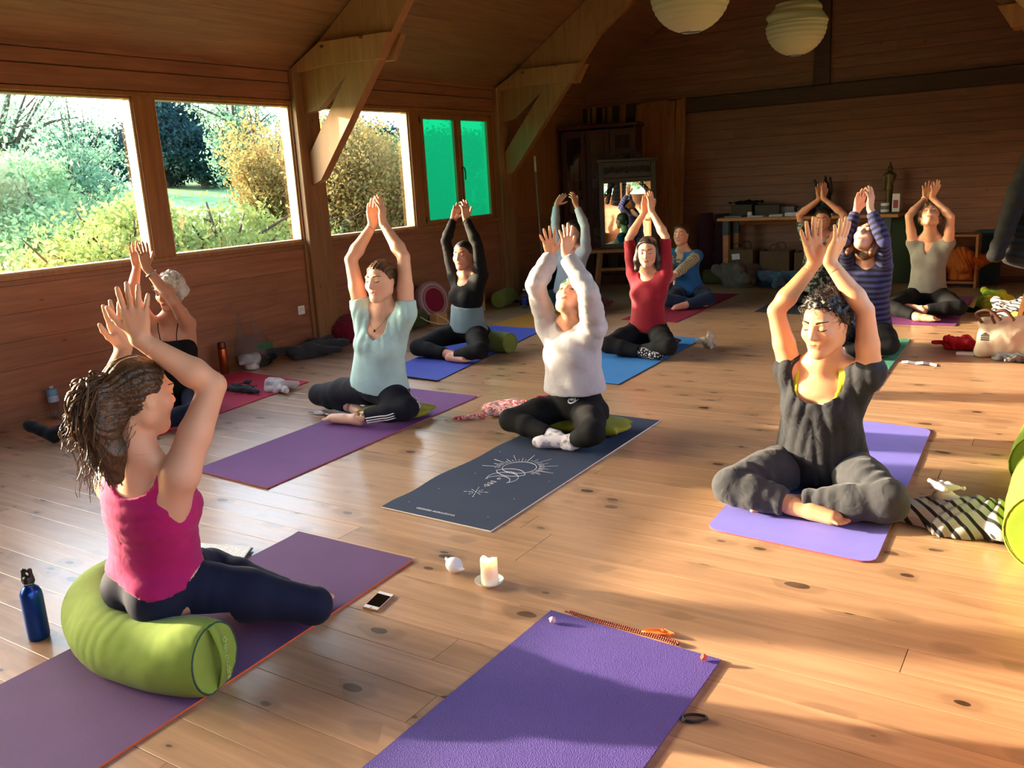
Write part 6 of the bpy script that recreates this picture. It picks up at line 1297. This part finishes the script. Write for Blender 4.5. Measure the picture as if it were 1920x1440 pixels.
for sx in (-1, 1): lb('frame_stile', 'carved_wood', (sx * MW, -.028, 0), (sx * (MW - .065), .012, MH - .04), mr, .006)
lb('frame_rail', 'carved_wood', (-MW, -.028, 0), (MW, .012, .055), mr, .006); lb('frame_rail', 'carved_wood', (-MW, -.026, .80), (MW, .012, .86), mr, .006); lb('frame_rail', 'carved_wood', (-MW - .02, -.034, 1.05), (MW + .02, .016, 1.09), mr, .006)
sc = []
for i in range(9):
    cx_ = -.26 + i * .065; th = np.linspace(0, 11, 26); rr2 = .030 * (1 - th / 14); sg = 1 if i % 2 else -1; sc.append((np.stack([cx_ + rr2 * np.cos(th * sg), -.022 + 0 * th, .955 + rr2 * np.sin(th * sg) * 1.5], -1), .006))
for sx in (-1, 1):
    for j in range(5):
        th = np.linspace(0, 8, 20); r2 = .026 * (1 - th / 11); sc.append((np.stack([sx * (.29 - .028 * j) + r2 * np.cos(th), -.016 + 0 * th, .775 - .035 * (4 - j) * (j < 4) * .9 + r2 * np.sin(th)], -1), .0065))
    for j in range(4): th = np.linspace(0, 9, 22); r2 = .035 * (1 - th / 12); sc.append((np.stack([sx * (.02 + .055 * j) + r2 * np.cos(th * sx), -.01 + 0 * th, 1.12 + .02 * math.cos(j) + .03 * (3 - j) * .5 + r2 * np.sin(th)], -1), .009))
[to_obj('carving', [tubes([q], 4)], MAT['carved_wood'], mr) for q in sc]; lb('carved_panel', 'carved_wood', (-MW + .06, -.008, .86), (MW - .06, .004, 1.05), mr)
# table along the back wall
tb_ = empty('side_table', (-2.83, 10.9, 0), 'long pine trestle table against the back wall', 'table'); h3 = lambda *a, **k: hang(bx(*a, **k), tb_)
h3('tabletop', 'table_wood', (-3.88, 10.66, .775), (-1.78, 11.17, .815), None, .004)
plain('leg_blue_paint', '3f4a52', .6)
for x_ in (-3.78, -1.90):
    for y_ in (10.70, 11.08): h3('leg', 'table_wood', (x_ - .035, y_, 0), (x_ + .035, y_ + .07, .60), None, .003); h3('leg_bracket', 'leg_blue_paint', (x_ - .037, y_ - .002, .60), (x_ + .037, y_ + .072, .775), None)
h3('apron', 'table_wood', (-3.74, 11.1, .70), (-1.94, 11.12, .775), None)
wood('wicker_dark', '2e2620', '443830', 0, rough=.7, knots=.1); t = NT('wicker'); P = t.pos(); w = t.n('TexBrick'); w.inputs['Scale'].default_value = 38; t.l(P, w.inputs['Vector']); t.set(col=t.mix(w.outputs['Fac'], t.mix(t.noise(P, 60, 2), srgb('5a4430'), srgb('7a5e40')), srgb('2a1e14')), rough=.8); t.bump(w.outputs['Fac'], .8, .01); MAT['wicker'] = t.m
t = NT('wicker_grey'); P = t.pos(); w = t.n('TexBrick'); w.inputs['Scale'].default_value = 38; t.l(P, w.inputs['Vector']); t.set(col=t.mix(w.outputs['Fac'], t.mix(t.noise(P, 60, 2), srgb('3e362e'), srgb('564c42')), srgb('1a1512')), rough=.8); t.bump(w.outputs['Fac'], .8, .01); MAT['wicker_grey'] = t.m
def basket(name, mat, lo, hi, label, rim=True, handles=False):
    lo, hi = np.array(lo, float), np.array(hi, float); c_ = (lo + hi) / 2; r = empty(name, (c_[0], c_[1], lo[2]), label, 'basket', 'storage baskets'); th = .012
    for n_, a, b_ in (('side', lo, (lo[0] + th, hi[1], hi[2])), ('side', (hi[0] - th, lo[1], lo[2]), hi), ('side', (lo[0] + th, lo[1], lo[2]), (hi[0] - th, lo[1] + th, hi[2])), ('side', (lo[0] + th, hi[1] - th, lo[2]), (hi[0] - th, hi[1], hi[2])), ('bottom', (lo[0] + th, lo[1] + th, lo[2]), (hi[0] - th, hi[1] - th, lo[2] + th))): hang(bx(n_, mat, a, b_, None, .002), r)
    if handles:
        for yy in (lo[1] + .006, hi[1] - .006): hang(to_obj('handle', [tubes([(catmull([(c_[0] - .06, yy, hi[2]), (c_[0] - .045, yy, hi[2] + .07), (c_[0] + .045, yy, hi[2] + .07), (c_[0] + .06, yy, hi[2])], 5), .008)], 4)], MAT[mat]), r)
    return r
basket('woven_box', 'wicker_grey', (-3.76, 10.85, .815), (-3.50, 11.1, .96), 'dark woven box at the left end of the table, black cloth on top'); basket('woven_box', 'wicker_grey', (-3.46, 10.85, .815), (-3.16, 11.1, .95), 'dark woven box second along the table')
pile('black_cloth', 'black_cloth', (-3.60, 10.97, .99), (.14, .10, .03), 51, 'black cloth lying over the left woven box', 'cloth', 7, .011, floor=.955)
basket('wicker_basket', 'wicker', (-3.80, 10.72, .0), (-3.44, 11.02, .42), 'tall wicker basket with tag under the left part of the table', handles=True); basket('wicker_basket', 'wicker', (-3.36, 10.74, .0), (-3.0, 11.02, .40), 'wicker basket behind the dusty blue cloth under the table', handles=True); basket('wicker_basket', 'wicker', (-2.94, 10.74, .0), (-2.6, 11.02, .38), 'wicker basket under the middle of the table', handles=True)
o = bx('basket_tag', 'paper_white', (-3.70, 10.706, .30), (-3.60, 10.716, .37), None); o.data.transform(Matrix.Translation((3.65, -10.71, -.335))); o.location = (-3.65, 10.708, .335); o.rotation_euler = (0, math.radians(-6), 0); tag(o, 'white card tag on the tall wicker basket', 'tag')
plain('book_white', 'b9b9c6', .6); plain('book_grey', '6f6c70', .6); plain('book_brown', '6a4a34', .6)
for i, (x0, x1, z0, z1, y0, m_, lab) in enumerate([(-3.80, -3.58, .815, .835, 10.70, 'book_grey', 'thin grey booklet at the left end of the table'), (-3.50, -3.30, .815, .832, 10.67, 'book_white', 'thin white booklet in front of the second woven box'), (-3.24, -3.08, .815, .840, 10.70, 'book_white', 'small white booklet near the table middle'), (-3.24, -3.0, .84, .92, 10.92, 'book_grey', 'stack of grey books behind the small white booklet'), (-3.05, -2.84, .815, .860, 10.70, 'book_white', 'thick white book on the table left of the short-haired woman'), (-2.66, -2.50, .815, .832, 10.70, 'book_white', 'white booklet on the table behind the short-haired woman'), (-2.96, -2.80, .86, .90, 10.90, 'book_brown', 'brown box on the table behind the thick white book'), (-2.10, -1.84, .815, .828, 10.75, 'tube_dark', 'thin dark tray under the white candle jar')]):
    o = bx('book' if 'book' in lab else ('tray' if 'tray' in lab else 'box'), m_, (x0, y0, z0), (x1, y0 + .16, z1), None, .002); tag(o, lab, o.name.split('.')[0], 'books and papers on the table')
jr = empty('candle_jar', (-3.50, 10.78, .815), 'small white candle cup in front of the left woven box', 'candle', 'small things on the table'); L('cup', [(0, 0), (.028, 0), (.03, .005), (.03, .06), (.026, .06), (.026, .03), (0, .03)], 'porcelain', jr, 14)
jr = empty('candle_jar', (-1.96, 10.86, .829), 'white labelled jar in front of the standing statue', 'jar', 'small things on the table'); L('cup', [(0, 0), (.045, 0), (.047, .005), (.047, .10), (.04, .10), (0, .10)], 'porcelain', jr, 16); L('label', [(.0475, .03), (.0478, .031), (.0478, .07), (.0475, .071)], 'book_grey', jr, 16)
bx_ = empty('incense_box', (-1.845, 10.88, .829), 'tall narrow white box at the right end of the table', 'box', 'small things on the table'); hang(bx('carton', 'porcelain', (-1.885, 10.85, .829), (-1.805, 10.91, 1.03), None, .002), bx_); hang(bx('label', 'edge_red', (-1.872, 10.8485, .87), (-1.82, 10.8495, .96), None), bx_)
plain('bronze', '5a4a2a', .4, .3, 60, metal=.6); plain('black_figure', '0e0c0c', .5)
st = empty('standing_statue', (-1.95, 11.02, .815), 'slim bronze standing figure on the table', 'statue', 'small things on the table'); c_ = V3(-1.95, 11.02, .815)
hang(to_obj('figure', [surface([[cone(c_ + V3(0, 0, .02), c_ + V3(0, 0, .03), .055, .055, .01), cone(c_ + V3(0, 0, .03), c_ + V3(0, 0, .28), .034, .040, .02), cone(c_ + V3(0, 0, .28), c_ + V3(0, 0, .42), .036, .045, .02), cone(c_ + V3(-.045, 0, .42), c_ + V3(.045, 0, .42), .022, .022, .02), cone(c_ + V3(-.06, -.01, .41), c_ + V3(-.05, -.03, .26), .016, .013, .01), cone(c_ + V3(.06, -.01, .41), c_ + V3(.03, -.045, .32), .016, .013, .01), ell(c_ + V3(0, 0, .49), np.eye(3), (.030, .032, .036), .01), cone(c_ + V3(0, 0, .52), c_ + V3(0, 0, .56), .018, .010, .01)]], .007, wr=lambda X: .0015 * noise3(X, 90, 1))], MAT['bronze']), st)
st = empty('seated_figure', (-2.66, 11.0, .815), 'black figurine on the table behind the raised hands', 'statue', 'small things on the table'); c_ = V3(-2.66, 11.0, .815)
hang(to_obj('figure', [surface([[ell(c_ + V3(0, 0, .07), np.eye(3), (.12, .08, .06), .03), cone(c_ + V3(0, 0, .1), c_ + V3(0, 0, .26), .06, .07, .03), ell(c_ + V3(0, 0, .34), np.eye(3), (.04, .045, .05), .02), cone(c_ + V3(-.07, 0, .25), c_ + V3(-.13, 0, .40), .02, .016, .01), cone(c_ + V3(.07, 0, .25), c_ + V3(.06, -.04, .42), .02, .016, .01), cone(c_ + V3(0, 0, .38), c_ + V3(0, 0, .44), .02, .012, .01)]], .010)], MAT['black_figure']), st)
# mats and crate at the right of the back wall
matm('panel_green', '2c3a1a', 300, .3); matm('panel_teal', '143040', 300, .3)
def leaning_panel(mat, x, w, H_p, label, y=10.98):
    pts = []; r = .08
    for cx_, cz_, a0 in ((w / 2 - r, H_p - r, 0), (-w / 2 + r, H_p - r, 90), (-w / 2 + .03, .03, 180), (w / 2 - .03, .03, 270)):
        rr_ = r if cz_ > .5 * H_p else .03
        for a in range(0, 91, 18): pts.append((cx_ + rr_ * math.cos(math.radians(a + a0)), cz_ + rr_ * math.sin(math.radians(a + a0))))
    o = prism('foam_mat', mat, pts, 1, -.02, .02); o.location = (x, y, .005); o.rotation_euler = (math.radians(-8), 0, 0); tag(o, label, 'mat', 'foam mats leaning on the back wall'); return o
leaning_panel('panel_green', -1.72, .38, .80, 'dark green foam mat with rounded top leaning on the back wall'); leaning_panel('panel_teal', -.92, .30, .60, 'dark teal foam mat leaning right of the orange blanket')
cr = empty('wooden_crate', (-1.13, 10.8, 0), 'open pale wooden crate shelf holding the orange blanket', 'crate')
for lo, hi, n_ in (((-1.32, 10.62, 0), (-1.295, 10.95, .58), 'side'), ((-.99, 10.62, 0), (-.965, 10.95, .58), 'side'), ((-1.295, 10.62, .555), (-.99, 10.95, .58), 'top'), ((-1.295, 10.62, .05), (-.99, 10.95, .075), 'bottom'), ((-1.295, 10.93, .075), (-.99, 10.95, .555), 'back')): hang(bx(n_, 'bench_wood', lo, hi, None, .002), cr)
# ---------------------------------------------------------------- coat rack and jacket at the right edge
wood('rack_wood', 'b9854e', 'd3a068', 2, rough=.5, knots=.3)
rk = empty('clothes_rack', (-.17, 5.6, 0), 'wooden clothes rack with slanted leg at the right edge', 'rack')
def bar(name, mat, a, b_, w, d, root):
    a, b_ = V3(*a), V3(*b_); A = unit(b_ - a); S_ = unit(np.cross(A, V3(0, 1, 0))); F_ = np.cross(A, S_); V = [p + S_ * sx * w / 2 + F_ * sy * d / 2 for p in (a, b_) for sx, sy in ((-1, -1), (1, -1), (1, 1), (-1, 1))]
    return hang(mesh_obj(name, V, [(3, 2, 1, 0), (4, 5, 6, 7)] + [(i, (i + 1) % 4, 4 + (i + 1) % 4, 4 + i) for i in range(4)], MAT[mat]), root)
bar('leg', 'rack_wood', (-.42, 7.55, 0), (-.30, 7.5, .62), .032, .03, rk); bar('leg', 'rack_wood', (.10, 7.55, 0), (-.02, 7.5, .62), .032, .03, rk); bar('rail', 'rack_wood', (-.36, 7.52, .30), (.04, 7.52, .30), .03, .025, rk)
bar('post', 'rack_wood', (-.20, 5.55, 0), (-.20, 5.55, 1.72), .04, .04, rk); bar('arm', 'rack_wood', (-.2, 5.55, 1.62), (.2, 5.55, 1.62), .03, .03, rk); bar('foot', 'rack_wood', (-.22, 5.55, .02), (.2, 5.55, .02), .04, .05, rk); bar('beam', 'rack_wood', (-.20, 5.55, .60), (-.16, 7.5, .60), .03, .03, rk)
t = fabric('quilted_black', '08090c', sheen=.05); w = t.n('TexWave'); w.bands_direction = 'Z'; w.inputs['Scale'].default_value = 4.5; w.inputs['Distortion'].default_value = 2.; t.l(t.pos(), w.inputs['Vector']); t.bump(w.outputs[0], .9, .03); fabric('jacket_black', '060608', sheen=0)
jk = empty('black_jacket', (-.24, 5.45, .8), 'black quilted jacket hanging on the rack at the right edge', 'jacket')
wrj = lambda X: .008 * (1 - np.abs(np.sin(X[..., 2] * 42 + 1.5 * noise3(X, 8, 2)))) + .004 * noise3(X, 20, 3)
hang(to_obj('jacket_body', [surface([[etube(V3(-.20, 5.47, .82), V3(-.10, 5.50, 1.52), V3(1, 0, 0), (.19, .09), (.13, .07), .03, cap=.3), cone((-.10, 5.5, 1.50), (-.10, 5.48, 1.60), .06, .07, .04)]], .010, wr=wrj)], MAT['quilted_black']), jk)
hang(to_obj('sleeve', [surface([[cone((-.22, 5.44, 1.50), (-.32, 5.40, 1.20), .058, .058, .03), cone((-.32, 5.40, 1.20), (-.405, 5.38, .88), .056, .045, .03)]], .010, wr=wrj)], MAT['jacket_black']), jk)
hang(to_obj('sleeve', [surface([[cone((-.06, 5.44, 1.50), (.02, 5.42, 1.2), .060, .058, .03), cone((.02, 5.42, 1.2), (.04, 5.40, .9), .058, .045, .03)]], .010, wr=wrj)], MAT['jacket_black']), jk)
for z_ in (.86, 1.05): hang(to_obj('snap', [lathe([(0, .004), (.006, .003), (.007, 0)], 8, (0, 0, 0))], MAT['steel']), jk)
for i, o in enumerate([o for o in jk.children if o.name.startswith('snap')]): o.data.transform(Matrix.Translation((-.375 + .01 * i, 5.385, .86 + .2 * i)) @ Matrix.Rotation(math.pi / 2, 4, 'X'))
# ---------------------------------------------------------------- paper lanterns
t = NT('rice_paper'); d = t.n('BsdfDiffuse'); d.inputs[0].default_value = (*srgb('cfc5a6'), 1); tl = t.n('BsdfTranslucent'); tl.inputs[0].default_value = (*srgb('a4977a'), 1); mx = t.n('MixShader'); mx.inputs[0].default_value = .35; t.l(d.outputs[0], mx.inputs[1]); t.l(tl.outputs[0], mx.inputs[2]); t.l(mx.outputs[0], t.out.inputs[0]); MAT['rice_paper'] = t.m
for (x_, y_, z_, lab, tilt) in ((-1.97, 5.0, 2.385, 'nearer round white paper lantern cut by the top edge', 0), (-1.96, 7.1, 2.43, 'farther round white paper lantern, slightly crumpled', .06)):
    r = empty('paper_lantern', (x_, y_, z_), lab, 'lantern', 'paper lanterns'); n = 97; a = np.linspace(-1.32, 1.32, n); rad = .222 * np.cos(a) * (1 + .010 * np.cos(np.arange(n) * 2 * np.pi / 6)); V, Q = lathe(np.stack([rad, .222 * np.sin(a) * .97], -1), 40, (x_, y_, z_))
    if tilt: k = V[:, 2] > z_; V[k, 2] -= .018 * np.abs(np.sin((V[k, 2] - z_) * 40)) ; V[k, 0] += .012 * np.sin((V[k, 2] - z_) * 60)
    hang(to_obj('shade', [(V, Q)], MAT['rice_paper']), r); hang(to_obj('ring', [tubes([(np.array([(x_ + .055 * math.cos(q), y_ + .055 * math.sin(q), z_ - .2085) for q in np.linspace(0, 2 * math.pi, 25)]), .003)], 4)], MAT['steel']), r)
    hang(to_obj('cord', [tubes([([(x_, y_, z_ + .2), (x_, y_, WH + (XR - x_) * SL if x_ > XM else 4)], .004)], 4)], MAT['black_plastic']), r); hang(to_obj('bulb', [surface([[ell(V3(x_, y_, z_ + .03), np.eye(3), (.03, .03, .04), .01), cone((x_, y_, z_ + .06), (x_, y_, z_ + .2), .016, .016, .01)]], .006)], MAT['porcelain']), r)
# ---------------------------------------------------------------- things people wear
def ringpath(c, ax, r, n=19):
    ax = unit(ax); a = unit(np.cross(ax, V3(.3, .2, .9))); b_ = np.cross(ax, a); an = np.linspace(0, 2 * np.pi, n); return np.array(c) + r * (np.cos(an)[:, None] * a + np.sin(an)[:, None] * b_)
def accessory(name, mat, paths, person): return hang(to_obj(name, [tubes(paths, 4)], MAT[mat]), person)
plain('silver', 'b8b4ac', .3, metal=.9); plain('cord_dark', '1c2c38', .7); plain('pink_band', 'e8b8b8', .6)
def wrist(n, s, f, r, tr, name, mat):
    J = PEOPLE_J[n]; p = J['wr' + s] + (J['el' + s] - J['wr' + s]) * f; accessory(name, mat, [(ringpath(p, J['wr' + s] - J['el' + s], r), tr)], PEOPLE_R[n])
wrist('grey_hair', 'L', .16, .031, .006, 'watch', 'silver'); wrist('grey_vneck', 'R', .08, .030, .004, 'bracelet', 'pink_band'); wrist('black', 'L', .04, .029, .005, 'bracelet', 'cord_dark'); wrist('black', 'R', .04, .028, .003, 'bracelet', 'copper'); wrist('tee_blue', 'R', .10, .0285, .0012, 'bracelet', 'copper')
J = PEOPLE_J['tee_blue']; U, S, F, SP, FP = frames(J); N = J['neck']
accessory('necklace', 'black_plastic', [(catmull([N + S * .055 + U * .02 + F * .035, N + S * .03 - U * .03 + F * .078, N - U * .055 + F * .088, N - S * .03 - U * .03 + F * .078, N - S * .055 + U * .02 + F * .035], 6), .0011)], PEOPLE_R['tee_blue']); hang(to_obj('pendant', [surface([[ell(N - U * .062 + F * .090, np.eye(3), (.008, .006, .009), .002)]], .002)], MAT['black_plastic']), PEOPLE_R['tee_blue'])
p = J['shL'] + (J['elL'] - J['shL']) * .42 ; ax = unit(J['elL'] - J['shL']); out = unit(V3(.5, -.85, 0) - ax * (V3(.5, -.85, 0) @ ax)); sd = np.cross(ax, out); q = p + out * .0445
accessory('tattoo', 'ink', [([q - ax * .009, q + ax * .010], .0016), ([q - sd * .008 - ax * .003, q + ax * .002, q + sd * .008 - ax * .003], .0013), ([q - sd * .004 - ax * .009, q - ax * .006, q + sd * .004 - ax * .009], .001)], PEOPLE_R['tee_blue'])
# side stripes on the light-blue woman's leggings (three white lines)
U, S, F, SP, FP = frames(J); hip = J['pelvis'] + SP * .09 + FP * .02; k = J['knL']; a_ = J['anL']; th_ = unit(k - hip); sh_ = unit(a_ - k); zu = V3(0, 0, 1)
sd1 = unit(np.cross(th_, zu)); sd1 = sd1 if sd1 @ SP > 0 else -sd1; up1 = np.cross(sd1, th_); up1 = up1 if up1[2] > 0 else -up1; out2 = unit(th_ - sh_ * (th_ @ sh_)); up2 = np.cross(out2, sh_); up2 = up2 if up2[2] > 0 else -up2
for i in range(3):
    pts = []
    for t_ in (.12, .35, .6, .85):
        r_ = (np.interp(t_, [0, .5, 1], [.088, .078, .056]) * 1.02) + .0125; ph = math.radians(42 - 10 * t_) + (i - 1) * .017 / r_; pts.append(hip + (k - hip) * t_ + r_ * (math.cos(ph) * sd1 + math.sin(ph) * up1))
    ph = math.radians(22) + (i - 1) * .25; pts.append(k + .0705 * unit(math.cos(ph) * unit(sd1 + th_) + math.sin(ph) * zu))
    for t_ in (.25, .5, .76):
        r_ = np.interp(t_, [0, .35, 1], [.054, .052, .033]) * 1.02 + .0125; ph = math.radians(14) + (i - 1) * .016 / r_; pts.append(k + (a_ - k) * t_ + r_ * (math.cos(ph) * out2 + math.sin(ph) * up2))
    accessory('stripe', 'cap_white', [(catmull(pts, 6), .0038)], PEOPLE_R['tee_blue'])
# glasses of the woman in pale blue-grey
J = PEOPLE_J['grey_sweater']; HMg = PEOPLE_H['grey_sweater']; hc = J['head']; accessory('glasses', 'silver', [(np.array([hc + HMg[0] * (q * .033 + .024 * math.cos(t_)) + HMg[2] * (.008 + .018 * math.sin(t_)) + HMg[1] * .104 for t_ in np.linspace(0, 2 * np.pi, 15)]), .0015) for q in (-1, 1)] + [([hc + HMg[0] * q * .057 + HMg[1] * .104 + HMg[2] * .01, hc + HMg[0] * q * .074 + HMg[1] * .02 + HMg[2] * .012], .0015) for q in (-1, 1)], PEOPLE_R['grey_sweater'])
# swoosh-like waistband mark of the sweatshirt woman
J = PEOPLE_J['hoodie']; U, S, F, SP, FP = frames(J); c_ = J['pelvis'] + U * .085 + FP * .096 + SP * .062; nrm_ = unit(FP + SP * .45); sd = unit(np.cross(nrm_, U)); sd = sd if sd @ SP > 0 else -sd
MARKM = Matrix(((sd[0], U[0], nrm_[0], c_[0]), (sd[1], U[1], nrm_[1], c_[1]), (sd[2], U[2], nrm_[2], c_[2]), (0, 0, 0, 1)))
pts = [(-.030, .004), (-.024, -.008), (-.014, -.012), (.004, -.006), (.036, .010), (.004, -.0145), (-.016, -.021), (-.030, -.014)]
o = mesh_obj('waistband_mark', [tuple(MARKM @ Vector((x_, y_, z_))) for z_ in (.004, .010) for x_, y_ in pts], [tuple(range(8))[::-1], tuple(range(8, 16))] + [(i, (i + 1) % 8, 8 + (i + 1) % 8, 8 + i) for i in range(8)], MAT['cap_white']); hang(o, PEOPLE_R['hoodie'])
text('waistband_lettering', 'NIKE', .020, 'cap_white', MARKM @ Matrix.Translation((-.004, -.001, .008)), PEOPLE_R['hoodie'], .002)
